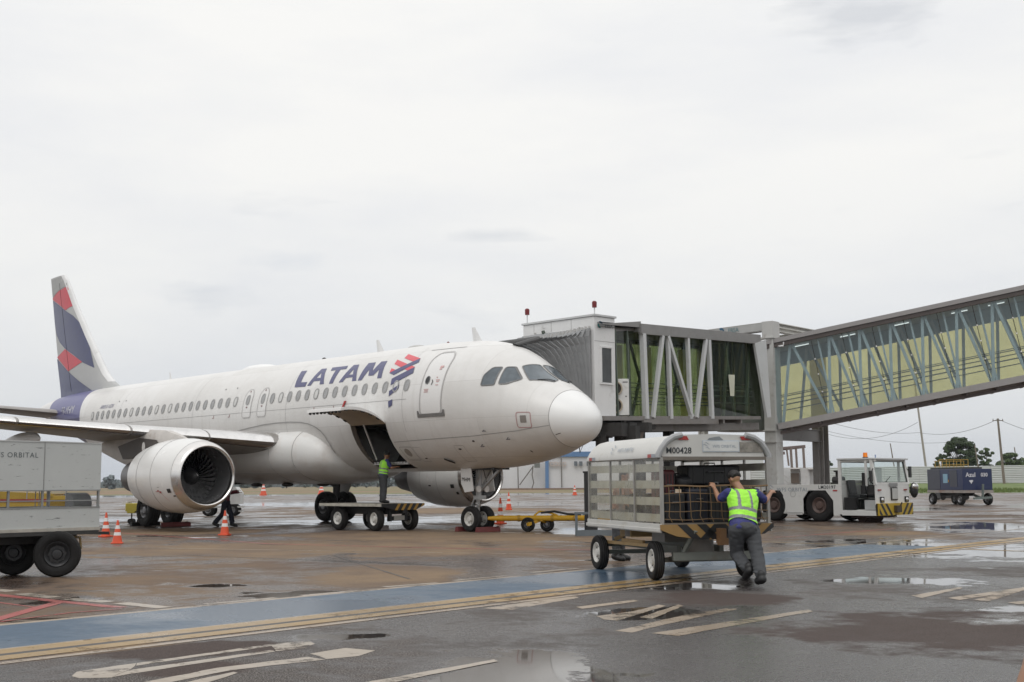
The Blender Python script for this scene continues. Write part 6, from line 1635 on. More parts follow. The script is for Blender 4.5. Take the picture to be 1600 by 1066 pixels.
# ------------------------------------------------------------------ left box cart
LX, LY = 3.32, -15.97
LB = thing('box_cart', 'scratched grey white box cart with a see through slot at the left edge', 'box cart', (LX, LY, 0), radians(-90+4.2)); LB.scale = (1, -1, 1)
# local: +x runs away along the face (to the left in the photo), face towards -y... built so y=0 is the near face
LBW = mat('box_cart_paint', (.47, .485, .475), .5, var=.05, scale=1.6, dirt=(.36, .36, .34), dscale=3, dpos=.6)
# scratches in the paint
t = LBW.node_tree; b = t.nodes['Principled BSDF']; co = t.nodes.new('ShaderNodeTexCoord'); mpn = t.nodes.new('ShaderNodeMapping'); mpn.inputs['Scale'].default_value = (1.2, 1.2, 9); t.links.new(co.outputs['Object'], mpn.inputs[0])
sc_ = smooth_mask(t, noisen(t, mpn.outputs[0], 2.6, 9, .75), .60, .62); cur = b.inputs['Base Color'].links[0].from_socket
t.links.new(mixc(t, sc_, cur, (.10, .10, .10)), b.inputs['Base Color'])
zb0, zs0, zs1, zt0 = .71, 1.09, 1.365, 2.13
LL, LD = 3.9, 1.7
def lp(u, w, z): return Vector((u, w, z))
m = MB(); 
m.box((LL/2, .02, (zs1+zt0)/2), (LL, .04, zt0-zs1)); m.build('upper_panel', LBW, LB, smooth=0)
m = MB(); m.box((LL/2, .02, (zb0+zs0)/2), (LL, .04, zs0-zb0)); m.build('lower_panel', LBW, LB, smooth=0)
m = MB(); m.box((LL/2, LD-.02, (zs1+zt0)/2), (LL, .04, zt0-zs1)); m.build('upper_panel', LBW, LB, smooth=0)
m = MB(); m.box((LL/2, LD-.02, (zb0+zs0)/2), (LL, .04, zs0-zb0)); m.build('lower_panel', LBW, LB, smooth=0)
m = MB(); m.box((.02, LD/2, (zs1+zt0)/2), (.04, LD-.085, zt0-zs1)); m.build('end_panel', LBW, LB, smooth=0)
m = MB(); m.box((.02, LD/2, (zb0+zs0)/2), (.04, LD-.085, zs0-zb0)); m.build('end_panel', LBW, LB, smooth=0)
m = MB(); m.box((LL-.02, LD/2, (zb0+zt0)/2), (.04, LD-.085, zt0-zb0)); m.build('end_panel', LBW, LB, smooth=0)
m = MB(); m.box((LL/2, LD/2, zb0+.02), (LL-.1, LD-.1, .04)); m.build('floor', DARKM, LB, smooth=0)
m = MB(); m.box((LL/2+.45, LD/2, zt0+.012), (LL-.9, LD+.02, .02)); m.prism([(.0, -.01, zt0-.005), (.9, -.01, zt0+.002), (.9, -.01, zt0+.022), (0, -.01, zt0+.008)], (0, LD+.02, 0)); m.build('lid', LBW, LB, smooth=0)
m = MB()
for u in (.02, .99, 1.55, 2.15, 3.1): m.box((u, .03, (zs0+zs1)/2), (.035, .03, zs1-zs0+.02))
for u in (.03, 1.0, 2.2, 3.1): m.box((u, LD-.03, (zs0+zs1)/2), (.035, .03, zs1-zs0+.02))
m.beam((0, .03, 1.20), (LL, .03, 1.20), .016, .018); m.box((.99, -.003, (zs1+zt0)/2), (.012, .006, zt0-zs1)); m.box((LL/2, -.004, zs1+.0), (LL, .012, .02)); m.box((LL/2, -.004, zs0-.0), (LL, .012, .02))
for k in range(4): m.box((.06+k*.07, LD-.02, (zs0+zs1)/2), (.012, .01, zs1-zs0))
m.build('slot_frame', mat('slot_frame_grey', (.27, .275, .27), .45, metal=.3), LB, smooth=0)
m = MB(); m.add([(0.03, .034, zs0), (LL, .034, zs0), (LL, .034, zs1), (0.03, .034, zs1)], [(0, 1, 2, 3)]); m.build('slot_window', glassy('slot_plastic', (.95, .95, .95), .94, .1, 1.4, diff=(.5, .5, .5)), LB, smooth=0)
m = MB(); m.box((LL/2, -.012, zb0+.03), (LL, .03, .05)); m.box((LL/2, .0, zb0-.03), (LL-.04, .05, .06), mi=1); m.build('sill', [mat('sill_rusty', (.40, .375, .33), .6, var=.2, scale=7, dirt=(.25, .14, .07), dpos=.55), DARKM], LB, smooth=0)
m = MB(); m.box((LL/2, .5, .58), (LL-.3, .12, .14)); m.box((LL/2, 1.2, .58), (LL-.3, .12, .14)); m.box((.5, LD/2, .52), (.3, 1.0, .14)); m.beam((.05, .4, .66), (-.4, .4, .64), .06, .05); m.box((.62, .3, .52), (.08, .08, .3)); m.build('chassis', DARKM, LB, smooth=0)
m = MB(); m.tube([(.42, .1, .62), (.30, .06, .60), (.28, .06, .42), (.34, .08, .38), (.36, .1, .60)], .02, 6); m.tube([(.45, .14, .6), (.40, .1, .48), (.26, .08, .50)], .018, 6); m.build('coupling', mat('coupling_ochre', (.22, .15, .06), .6), LB)
ptext(LB, 'WFS ORBITAL', .115, (1.50, -.004, 1.92), (-1, 0, 0), (0, 0, 1), mat('ink_mid', (.10, .12, .125), .5), spacing=1.15)
wave(LB, (2.05, -.004, 1.93), (-1, 0, 0), (0, 0, 1), .20, mat('ink_mid', (.10, .12, .125), .5))
invL = (Matrix.Translation((LX, LY, 0))@Matrix.Rotation(radians(-90+4.2), 4, 'Z')).inverted()
for px, D in ((97, 19.85), (30, 20.35)):
    p = invL@K(D, (px-800)/FPX*D, .36); m = MB(); axw = invL.to_3x3()@(FW*.98-RT*.30); p.y = -p.y; axw.y = -axw.y
    wheel(m, (p.x, p.y, .36), .36, .26, ax=axw, rim=.56, lugs=8, dish=.2, mr=1); m.build('wheel', [RUB, mat('rim_black', (.035, .035, .037), .4, metal=.3), DARKM], LB, smooth=40)
for u in (3.2,):
    for w_ in (.25, 1.4): m = MB(); wheel(m, (u, w_, .36), .36, .26, rim=.56); m.build('wheel', [RUB, mat('rim_black', (.035, .035, .037), .4), DARKM], LB, smooth=40)

# ------------------------------------------------------------------ pushback tug (heading +x)
tc = K(43.2, 12.93)+Vector((-.28, 0, 0))
TG = thing('aircraft_tug', 'white aircraft tug with open cab, orange roof light and yellow black bumper', 'aircraft tug', (tc.x, tc.y+1.17, 0), 0)
Wd = 1.17; TL = 5.06
TW = WPNT
def arch_pts(xc): return [(xc+.60, .24), (xc+.60, .74), (xc+.30, 1.13), (xc-.42, 1.13), (xc-.72, .76), (xc-.72, .24)]
SP = [(-TL, .76), (-TL, 1.34), (-1.5, 1.34), (-1.5, .24)]+arch_pts(-2.34)+arch_pts(-4.30)[:-1]
def sideplate(mb, y, th):
    LO = [(-TL, .80), (-5.02, .80), (-4.72, 1.13), (-4.00, 1.13), (-3.70, .76), (-3.70, .24), (-3.06, .24), (-3.06, .76), (-2.76, 1.13), (-2.04, 1.13), (-1.74, .76), (-1.74, .24), (-1.5, .24)]
    for (a, b_) in zip(LO[:-1], LO[1:]):
        if abs(a[0]-b_[0]) < 1e-6: continue
        mb.prism([(a[0], y, a[1]), (b_[0], y, b_[1]), (b_[0], y, 1.34), (a[0], y, 1.34)], (0, th, 0))
m = MB(); sideplate(m, -Wd, .05); sideplate(m, Wd-.05, .05); m.box((-(TL+1.5)/2, 0, 1.32), (TL-1.5-.02, 2*Wd-.10, .035)); m.box((-TL+.03, 0, 1.05), (.05, 2*Wd-.11, .52)); m.build('body', TW, TG, smooth=0)
m = MB()
m.box((-3.2, 0, .80), (3.3, 1.3, .7))
m.box((-3.0, 0, .55), (4.0, 1.3, .5)); m.box((-3.45, -.95, .30), (.95, .3, .14)); m.build('wheel_housing', BLK, TG, smooth=0)
m = MB(); m.box((-3.42, -Wd-.004, .68), (.86, .012, .80)); bx_ = m.build('side_hatch', TW, TG, smooth=0); m = MB(); m.tube([(-3.42+.11*cos(a), -Wd-.014, 1.0+.11*sin(a)) for a in np.linspace(0, 2*pi, 20)[:-1]], .006, 5, close=True); m.box((-3.42, -Wd-.014, .32), (.8, .01, .015)); m.build('hatch_ring', LINE, bx_)
m = MB(); m.cyl((-1.95, -.75, 1.50), (-1.55, -.75, 1.50), .13, n=16); m.cyl((-1.80, -.75, 1.62), (-1.80, -.75, 1.80), .06, n=12); m.cyl((-1.80, -.75, 1.78), (-1.80, -.75, 1.84), .12, .13, n=16); m.box((-1.75, -.75, 1.38), (.5, .3, .06)); m.build('air_filter', DARKM, TG)
# cab
m = MB(); m.box((-.79, 0, 2.24), (1.50, 2*Wd+.06, .06)); m.build('cab_roof', LSTEEL, TG, smooth=0, bevel=.01)
FRN = [(-.05, .62), (-.05, 1.20), (-.22, 2.20)]
m = MB()
m.prism([(-.03, -Wd, .62), (-.03, Wd, .62), (-.03, Wd, 1.34), (-.03, -Wd, 1.34)], (-.04, 0, 0))
for y in (-Wd+.04, Wd-.04): m.beam((-.05, y, 1.32), (-.20, y, 2.22), .10, .10)
m.beam((-.05, -Wd, 1.36), (-.05, Wd, 1.36), .05, .09); m.beam((-.195, -Wd, 2.18), (-.195, Wd, 2.18), .05, .06)
for y in (-Wd+.03, Wd-.03): m.box((-1.45, y, 1.25), (.12, .07, 1.95)); m.box((-.40, y, 1.75), (.09, .06, .95))
m.box((-1.48, 0, 1.42), (.05, 2*Wd-.1, .12)); m.box((-1.48, 0, 2.17), (.05, 2*Wd-.1, .10)); m.box((-.62, -.15, 1.62), (.03, .9, .62))
m.box((-.72, -Wd+.06, .36), (1.34, .12, .13)); m.box((-.72, Wd-.06, .7), (1.34, .08, .9)); m.box((-.72, 0, .42), (1.34, 2*Wd-.3, .05)); m.box((-.72, -Wd+.03, .27), (1.36, .06, .06)); m.box((-1.47, 0, .85), (.06, 2*Wd-.12, 1.0)); m.box((-.72, -Wd+.05, 2.17), (1.4, .05, .06)); m.build('cab_frame', TW, TG, smooth=0, bevel=.006)
m = MB(); m.box((-.30, -Wd+.20, .62), (.42, .3, .34)); m.build('step_box', mat('step_grey', (.42, .43, .43), .5), TG, smooth=0)
m = MB(); m.box((-1.10, -Wd+.16, .66), (.46, .2, .44)); m.build('battery_box', BLK, TG, smooth=0)
GLT = glassy('tug_glass', (.82, .90, .88), .93, .02, 1.5)
m = MB(); m.add([(-.055, -Wd+.09, 1.40), (-.055, Wd-.09, 1.40), (-.195, Wd-.09, 2.15), (-.195, -Wd+.09, 2.15)], [(0, 1, 2, 3)]); ws_ = m.build('windscreen', GLT, TG, smooth=0)
m = MB(); m.tube([(-.035, -.5, 1.39), (-.05, -.1, 1.62)], .012, 5)
for a, b_ in (((-.05, -Wd+.09, 1.40), (-.05, Wd-.09, 1.40)), ((-.05, Wd-.09, 1.40), (-.19, Wd-.09, 2.15)), ((-.19, Wd-.09, 2.15), (-.19, -Wd+.09, 2.15)), ((-.19, -Wd+.09, 2.15), (-.05, -Wd+.09, 1.40))): m.tube([a, b_], .022, 5)
m.build('wiper_and_seal', BLK, ws_)
m = MB(); m.add([(-1.50, -Wd+.12, 1.50), (-1.50, Wd-.12, 1.50), (-1.50, Wd-.12, 2.12), (-1.50, -Wd+.12, 2.12)], [(0, 1, 2, 3)]); m.build('rear_window', GLT, TG, smooth=0)
for y in (-.55, .55): m = MB(); m.box((-1.12, y, .92), (.50, .50, .14)); m.box((-1.34, y, 1.22), (.12, .46, .55), R=Matrix.Rotation(-.15, 3, 'Y')); m.build('seat', mat('seat_vinyl', (.03, .032, .034), .4), TG, smooth=40, bevel=.03)
m = MB(); m.box((-.25, 0, 1.15), (.35, 2*Wd-.2, .35)); m.tube([(-.60+.0, -.5+.19*cos(a), 1.42+.19*sin(a)) for a in np.linspace(0, 2*pi, 20)[:-1]], .017, 6, close=True); m.cyl((-.60, -.5, 1.42), (-.35, -.5, 1.25), .03); m.build('dashboard', DARKM, TG)
m = MB(); m.box((-.10, -Wd-.16, 1.62), (.06, .16, .38)); m.beam((-.1, -Wd, 1.9), (-.1, -Wd-.14, 1.75), .03, .03); m.build('mirror', BLK, TG, smooth=0, bevel=.01)
m = MB(); m.box((-.46, -Wd-.06, 1.50), (.10, .06, .50)); m.build('mirror', BLK, TG, smooth=0, bevel=.01)
m = MB(); m.box((-.45, -Wd-.1, 1.15), (.16, .1, .30)); m.build('mirror', BLK, TG, smooth=0, bevel=.01)
m = MB(); m.box((-.06, Wd+.16, 1.78), (.06, .16, .40)); m.beam((-.1, Wd, 1.9), (-.08, Wd+.14, 1.8), .03, .03); m.build('mirror', BLK, TG, smooth=0, bevel=.01)
m = MB(); m.ball((.02, Wd+.26, 1.12), (.13, .20, .28)); sp_ = m.build('spotlight', BLK, TG); m = MB(); m.ball((.10, Wd+.20, 1.26), (.09, .19, .12)); m.build('lens', METAL, sp_); m = MB(); m.beam((-.08, Wd, 1.2), (0, Wd+.2, 1.2), .05, .05); m.build('bracket', BLK, sp_)
m = MB(); m.cyl((-.72, -.6, 2.27), (-.72, -.6, 2.31), .10, n=14, mi=1); m.cyl((-.72, -.6, 2.31), (-.72, -.6, 2.47), .085, .075, n=14); m.build('roof_light', [mat('lamp_orange', (.85, .22, .01), .25), BLK], TG)
m = MB(); m.cyl((-.55, -.2, 2.27), (-.55, -.2, 2.40), .02, n=8); m.build('antenna', mat('antenna_blue', (.15, .22, .4), .4), TG)
m = MB(); m.box((.03, 0, .46), (.12, 2*Wd+.02, .42)); bm_ = m.build('bumper', mat('bumper_yellow', (.45, .30, .02), .5, dirt=(.2, .13, .03), dpos=.56), TG, smooth=0)
stripes(bm_, lambda u, v: Vector((.094, u, v)), [(-Wd, .26), (Wd, .26), (Wd, .66), (-Wd, .66)], lambda u: -.9 if u < 0 else .9, .15, .19, -1.2, 1.6, BLK)
stripes(bm_, lambda u, v: Vector((u, -Wd-.013, v)), [(-.03, .26), (.09, .26), (.09, .66), (-.03, .66)], 0, .06, .1, -.03, .1, BLK)
m = MB(); m.box((.14, .0, .47), (.14, .34, .24)); m.tube([(.2, .1, .58), (.26, .1, .68), (.2, .2, .7), (.16, .15, .6)], .018, 6); m.tube([(.12, -.4, .28), (.14, -.3, .18), (.14, -.15, .22), (.12, -.1, .28)], .014, 6); m.build('tow_hitch', mat('hitch_dark', (.05, .035, .02), .6), TG, smooth=0)
m = MB(); m.box((-.005, .05, 1.0), (.05, .44, .46)); gl_ = m.build('grille', DARKM, TG, smooth=0, bevel=.02); m = MB(); m.box((.024, .05, 1.0), (.02, .36, .38)); m.build('grille_face', mat('grille_pale', (.46, .46, .44), .5), gl_, smooth=0, bevel=.01)
m = MB(); m.box((.0, -.05+.05, 1.32), (.03, .55, .12)); m.build('name_plate', mat('plate_grey', (.25, .25, .25), .5), TG, smooth=0)
for y in (-.80, .92):
    m = MB(); m.box((.0, y, .80), (.04, .24, .20)); hl = m.build('headlight', BLK, TG, smooth=0); m = MB(); m.ball((.02, y, .80), (.03, .085, .075)); m.build('lens', METAL, hl)
for y in (-.95, .85):
    m = MB(); m.box((.0, y, 1.14), (.03, .20, .05)); m.build('indicator', mat('indicator_red', (.3, .05, .04), .35), TG, smooth=0)
ptext(TG, 'WFS ORBITAL', .20, (-3.45, -Wd-.006, 1.15), (1, 0, 0), (0, 0, 1), INKG, spacing=1.1); wave(TG, (-4.35, -Wd-.006, 1.17), (1, 0, 0), (0, 0, 1), .26, INKG)
ptext(TG, 'LM20197', .17, (-1.98, -Wd-.006, 1.24), (1, 0, 0), (0, 0, 1), INK, bold=.003, spacing=1.15)
m = MB(); m.box((-1.65, -Wd-.004, 1.12), (.18, .006, .05)); m.build('red_reflector', REDP, TG, smooth=0)
for xc in (-2.34, -4.30):
    for s_ in (-1, 1):
        m = MB(); wheel(m, (xc, s_*(Wd-.16), .585), .585, .38, rim=.50, lugs=8, dish=.12); m.build('wheel', [RUB, mat('rim_rust', (.10, .065, .055), .55, var=.3), DARKM], TG, smooth=40)
m = MB(); m.cyl((-.95, -.6, .16), (-.95, .6, .16), .18, n=16); m.box((-.75, -.1, .22), (.9, 1.6, .12)); m.build('underframe', mat('under_brown', (.06, .03, .025), .7), TG, smooth=30)

# ------------------------------------------------------------------ blue ground power cart
gc = K(74, 26.9)
GP = thing('ground_power_cart', 'blue boxy ground power cart with white lettering on its end, parked before the fence', 'ground power cart', (gc.x, gc.y, 0), atan2((RT*.98+FW*.2).y, (RT*.98+FW*.2).x))
GW, GLn = 1.95, 4.0; zb_, zt_ = .90, 2.17
BLU = mat('cart_blue', (.010, .020, .075), .35, var=.1, coat=.3); BLG = mat('side_blue_grey', (.06, .065, .085), .45, var=.15)
m = MB(); m.box((GW/2, GLn/2, (zb_+zt_)/2), (GW, GLn, zt_-zb_)); bd = m.build('housing', BLU, GP, smooth=0, bevel=.015)
m = MB(); m.box((-.006, 3.2, 1.55), (.02, 1.4, 1.2)); m.box((-.006, 1.0, 1.6), (.02, .8, 1.0)); m.split('louvre', BLG, bd, smooth=0)
m = MB(); m.box((-.01, 1.9, 1.6), (.02, .5, .55)); m.build('control_panel', mat('panel_pale_blue', (.22, .38, .50), .4), bd, smooth=0); m = MB(); m.box((-.022, 1.55, 1.45), (.01, .06, .15)); m.build('yellow_tag', YEL, bd, smooth=0)
m = MB(); m.box((GW/2, GLn/2, zb_-.09), (GW+.06, GLn+.06, .16)); m.build('bed', mat('bed_grey', (.30, .27, .25), .6, dirt=(.22, .12, .09), dpos=.52), GP, smooth=0)
m = MB(); m.box((GW/2-.2, GLn/2, zt_+.05), (GW-.7, GLn-.3, .10)); m.build('top_tray', DARKM, GP, smooth=0)
ptext(bd, 'Azul', .36, (.52, -.020, 1.80), (1, 0, 0), (0, 0, 1), mat('ink_white', (.66, .66, .70), .4), bold=.008); ptext(bd, '030', .30, (1.42, -.020, 1.80), (1, 0, 0), (0, 0, 1), mat('ink_white', (.66, .66, .70), .4), bold=.008)
m = MB(); m.poly([(.40, -.020, 1.48), (.62, -.020, 1.50), (.68, -.020, 1.44), (.60, -.020, 1.36), (.54, -.020, 1.26), (.50, -.020, 1.34), (.44, -.020, 1.40)]); m.build('country_emblem', mat('ink_white', (.66, .66, .70), .4), bd, smooth=0)
m = MB(); m.beam((1.1, -.25, .35), (1.1, -.35, 1.25), .10, .10); m.beam((.45, -.35, .40), (1.65, -.30, .46), .12, .12); m.beam((1.1, -.3, .4), (1.0, .5, .6), .12, .12); m.build('tow_bar', mat('towbar_green_grey', (.16, .19, .18), .55), GP, smooth=0)
m = MB(); m.box((GW/2, 2.3, .66), (.9, 2.4, .26)); m.build('fuel_tank', BLK, GP, smooth=0)
for x, y in ((.15, .55), (1.7, .15), (.15, 3.7), (1.7, 3.7)):
    m = MB(); wheel(m, (x, y, .36), .36, .22, ax=(1, 0, 0) if y > 1 else (1, .12, 0)); m.build('wheel', [RUB, RIMG, DARKM], GP, smooth=40)
RL = thing('maintenance_platform', 'low yellow railed platform seen above the roof of the blue cart', 'platform', K(96, (1485-800)/FPX*96), atan2(RT.y, RT.x))
m = MB(); PW = 2.3
for x in np.linspace(-1.1, 1.15, 5): m.beam((x, 0, 2.0), (x*1.0, 0, 3.10), .035, .035); m.beam((x+.1, 1.2, 2.0), (x+.1, 1.2, 3.0), .035, .035)
for z in (2.7, 3.10): m.beam((-1.1, 0, z), (1.15, 0, z), .04, .04); m.beam((-1.1, 1.2, z-.1), (1.25, 1.2, z-.1), .04, .04)
m.build('railing', mat('rail_mustard', (.42, .27, .05), .5), RL, smooth=0)
m = MB(); m.box((0, .6, 1.95), (2.6, 1.5, .15)); m.box((0, .6, 1.0), (2.2, 1.2, 1.8)); m.build('base', DARKM, RL, smooth=0)
m = MB()
for x in (-.9, .9):
    for y in (.05, 1.15): m.cyl((x, y-.1, .2), (x, y+.1, .2), .2, n=14)
m.build('casters', RUB, RL)

# ------------------------------------------------------------------ flat dolly by the cargo door
DY = thing('flatbed_dolly', 'low flatbed dolly with pale deck edge and yellow black front parked under the cargo door', 'dolly', (-8.72, -1.15, 0), radians(2))
DLn, DWd = 3.1, 1.7; dz0 = .84
m = MB(); m.box((-.15, 0, dz0-.03), (DLn, DWd, .06)); m.box((0-.15, -DWd/2-.012, dz0-.04), (DLn+.02, .02, .09), mi=1); m.build('deck', [mat('deck_worn', (.26, .24, .21), .6, var=.2), mat('deck_edge_pale', (.46, .44, .38), .6, var=.25, scale=5, dirt=(.12, .10, .08), dpos=.55)], DY, smooth=0)
FB = [(-DWd/2-.02, dz0+.0), (DWd/2+.02, dz0+.0), (DWd/2+.02, dz0-.06), (.5, dz0-.20), (-.35, dz0-.20), (-DWd/2-.02, dz0-.08)]
m = MB(); m.prism([(DLn/2-.15+.0, y, z) for y, z in FB], (.03, 0, 0)); fb_ = m.build('front_board', BLK, DY, smooth=0)
stripes(fb_, lambda u, v: Vector((DLn/2-.15+.034, u, v)), FB, .7, .11, .14, -.8, 1.0, mat('board_amber', (.42, .24, .05), .5))
m = MB(); m.box((-.2, 0, .62), (2.6, .9, .22)); m.box((1.15, -.32, .50), (.10, .10, .42)); m.box((1.15, .32, .50), (.10, .10, .42)); m.beam((1.15, -.4, .38), (1.15, .6, .38), .06, .14); m.box((1.32, .05, .62), (.2, .12, .16)); m.build('underframe', BLK, DY, smooth=0)
m = MB(); m.box((1.21, .02, .40), (.02, .42, .14)); m.build('number_plate', mat('plate_dull', (.42, .41, .38), .6), DY, smooth=0)
for x, y in ((-.92, -.66), (.90, -.66), (1.02, .62), (-.92, .66)):
    m = MB(); wheel(m, (x, y, .37), .37, .22, ax=(.0, 1, 0) if x < 0 else (.12, 1, 0), rim=.55, lugs=6, dish=.2); m.build('wheel', [RUB, RIMW, DARKM], DY, smooth=40)

# ------------------------------------------------------------------ tow bar at the nose wheel
tb0 = Vector((-4.68, .05, .40)); tb1 = K(36.9, (990-800)/FPX*36.9, .36)
TBR = thing('tow_bar', 'long yellow tow bar on two small black wheels reaching right from the nose wheel', 'tow bar', (tb0.x, tb0.y, 0), 0)
d_ = (tb1-tb0); d_.z = 0; Lb = d_.length; e = d_.normalized(); q0 = Vector((0, 0, .40)); nb = Vector((-e.y, e.x, 0))
def tpt(a, n=0, z=.40): return e*a+nb*n+Vector((0, 0, z))
m = MB(); m.cyl(tpt(.25), tpt(Lb), .085, n=14); m.cyl(tpt(0), tpt(.3), .05, .085, n=12); m.build('tube', YEL, TBR)
m = MB()
for a in (.9, 1.9, 2.6): m.cyl(tpt(a), tpt(a+.08), .10, n=14)
m.split('collar', mat('yellow_dark', (.45, .25, .02), .5), TBR)
aw = None
for a in np.linspace(.4, Lb, 400):
    v = TBR.location+tpt(a)-CAMP
    if v.dot(RT)/v.dot(FW) > (838-800)/FPX: aw = a; break
m = MB(); m.beam(tpt(aw-.28, -.25, .22), tpt(aw+.1, .1, .36), .09, .09); m.beam(tpt(aw+.3, .32, .22), tpt(aw+.1, -.05, .36), .09, .09); m.tube([tpt(aw-.1, 0, .48), tpt(aw+.05, .1, .60), tpt(aw+.35, .1, .56), tpt(aw+.6, 0, .48)], .03, 7); m.build('wheel_bracket', YEL, TBR)
for dr_, dd in ((-.29, -.05), (.29, .10)):
    p = tpt(aw, 0, .215)+RT*dr_*1.0+FW*dd; m = MB(); wheel(m, p, .215, .15, ax=FW*.8+RT*.35, rim=.5, lugs=4); m.build('wheel', [RUB, RIMG, DARKM], TBR, smooth=40)
m = MB(); m.tube([tpt(aw+.1, .05, .56), tpt(aw+.5, .05, .60), tpt(aw+.9, 0, .52), tpt(aw+1.3, 0, .50)], .035, 7); m.tube([tpt(aw+.7, 0, .5), tpt(aw+.75, -.05, .36), tpt(aw+.95, -.05, .34), tpt(aw+1.1, 0, .5)], .014, 5); m.build('hose', BLK, TBR)
m = MB(); m.tube([tpt(aw+1.4, 0, .5), tpt(aw+1.5, .0, .7), tpt(aw+1.75, 0, .95)], .025, 6); m.tube([tpt(aw+1.35, 0, .5), tpt(aw+1.6, .05, .62), tpt(aw+2.0, 0, .60), tpt(aw+1.9, 0, .45)], .02, 6, mi=1); m.build('lever', [DARKM, mat('rope_blue', (.10, .22, .35), .6)], TBR)

# ------------------------------------------------------------------ cones, chocks, barriers
CONEP = thing('traffic_cone', 'orange and white traffic cone nearest the box cart, taller one against its right edge', 'traffic cone', tuple(G(165, 839)), .3, 'orange and white traffic cones')
def cone_parts(C_):
    m = MB(); m.box((0, 0, .02), (.33, .33, .04)); m.build('base', ORANGE, C_, smooth=0, bevel=.01)
    m = MB(); h = .74
    R_ = lambda z: .130*(1-z/h)+.024
    for z0, z1, mi in ((.04, .26, 0), (.26, .36, 1), (.36, .47, 0), (.47, .58, 1), (.58, .74, 0)):
        m.lathe([(z0, R_(z0)), (z1, R_(z1))], (0, 0, 0), (0, 0, 1), 24, mi=mi)
    m.lathe([(.74, R_(.74)), (.745, .015), (.74, .001)], (0, 0, 0), (0, 0, 1), 24)
    m.build('body', [ORANGE, CWHITE], C_)
cone_parts(CONEP); CONEP.scale = (.88, .88, .92)
dup(CONEP, tuple(G(183, 849.5)), 1.0, 'shorter looking orange and white cone just right of the box cart, nearest the camera', (.85, .85, .78))
dup(CONEP, tuple(G(351, 836.5)), .6, 'orange and white cone standing below the jet engine in front of the walking person', (.88, .88, .95))
dup(CONEP, tuple(G(782, 819)), .2, 'worn red and white cone right behind the yellow tow bar at the nose wheel', (1, 1, 1.25))
dup(CONEP, tuple(G(795, 797)), .9, 'clean orange cone standing behind and right of the worn cone at the tow bar', (1.1, 1.1, 1.3))
dup(CONEP, tuple(G(411.5, 773.5)), .9, 'far orange cone on the apron edge under the wing root', (3.2, 3.2, 2.3))
dup(CONEP, tuple(G(502, 772.5)), .9, 'far orange cone on the apron edge left of the main landing wheels', (3.2, 3.2, 2.3))
dup(CONEP, tuple(K(150, (896-800)/FPX*150)), .9, 'far orange cone before the white shed, left of the black post', (1.8, 1.8, 1.6))
def chock(label, x, y, rz_, L_=.8, mm=None, s_=1, group='wheel chocks'):
    C_ = thing('wheel_chock', label, 'wheel chock', (x, y, 0), rz_, group)
    m = MB(); m.prism([(-L_/2, -.09, .0), (-L_/2, .09, 0), (-L_/2, .045, .15), (-L_/2, -.045, .15)], (L_, 0, 0)); m.build('block', mm or DRED, C_, smooth=0, bevel=.012)
    m = MB(); m.tube([(L_*.3, -.06, .14), (L_*.36, -.12, .16), (L_*.42, -.06, .14)], .012, 6); m.build('rope', BLK, C_); return C_
chock('dark red chock lying in front of the nose wheels', -4.62, 0.0, radians(90), .9)
chock('dark red chock lying behind the nose wheels, mostly hidden', -5.52, -.02, radians(90), .9)
chock('dark red chock in front of the wheels below the near engine', -17.02, -3.55, radians(90), 1.1)
chock('black chock behind the wheels below the near engine', -18.4, -4.0, radians(90), 1.1, BLK)
p = G(595, 829); chock('pale grey pink chock lying beside the middle wheel of the flat dolly', p.x, p.y, atan2(RT.y, RT.x), .5, mat('chock_pale', (.33, .28, .27), .7))
# black post and grey bench behind the baggage cart
p = K(34.5, (914-800)/FPX*34.5)
BP = thing('black_screen', 'tall narrow black panel standing behind the rear of the baggage cart', 'panel', p, atan2(RT.y, RT.x))
m = MB(); m.box((.12, 0, .95), (.36, .12, 1.60)); m.box((.12, 0, 1.74), (.42, .14, .05)); m.build('board', BLK, BP, smooth=0); m = MB(); m.box((.12, 0, .08), (.5, .5, .12)); m.build('foot', DARKM, BP, smooth=0)
BN = thing('metal_trestle', 'low blue grey metal trestle in front of the black panel', 'trestle', K(34.0, (898-800)/FPX*34), atan2(RT.y, RT.x))
m = MB(); m.beam((-.05, 0, .62), (1.2, 0, .62), .07, .06); m.beam((0, 0, 0), (0, 0, .6), .07, .06); m.beam((1.1, 0, 0), (1.1, 0, .6), .07, .06); m.beam((0, 0, .08), (1.1, 0, .08), .10, .16); m.build('frame', mat('trestle_blue_grey', (.12, .14, .155), .5), BN, smooth=0)

# yellow machine seen through the slot of the box cart
YM = thing('belt_loader', 'yellow belt loader seen through the slot of the box cart', 'belt loader', K(42, (60-800)/FPX*42), atan2(RT.y, RT.x))
m = MB(); m.box((-.6, 0, .75), (4.2, 1.5, .55)); m.prism([(-2.7, -.75, 1.0), (.9, -.75, 1.0), (.9, -.75, 1.18), (-2.7, -.75, 1.35)], (0, 1.5, 0)); m.box((1.0, -.2, .85), (.7, 1.1, .55)); m.build('body', mat('loader_yellow', (.60, .38, .02), .45, var=.1, dirt=(.4, .25, .05), dpos=.6), YM, smooth=0, bevel=.03)
m = MB(); m.box((-1.0, -.77, .96), (3.4, .02, .10)); m.build('red_stripe', REDP, YM, smooth=0)
m = MB(); m.cyl((1.35, -.8, .85), (1.75, -.2, .85), .36, n=20); m.build('hose_drum', mat('drum_grey', (.16, .17, .18), .6), YM)
m = MB()
for x in np.linspace(-2.6, 1.3, 4): m.beam((x, -.75, 1.0), (x, -.75, 1.5), .03, .03)
m.beam((-2.6, -.75, 1.5), (1.3, -.75, 1.5), .04, .04); m.build('railing', PGREY, YM, smooth=0)
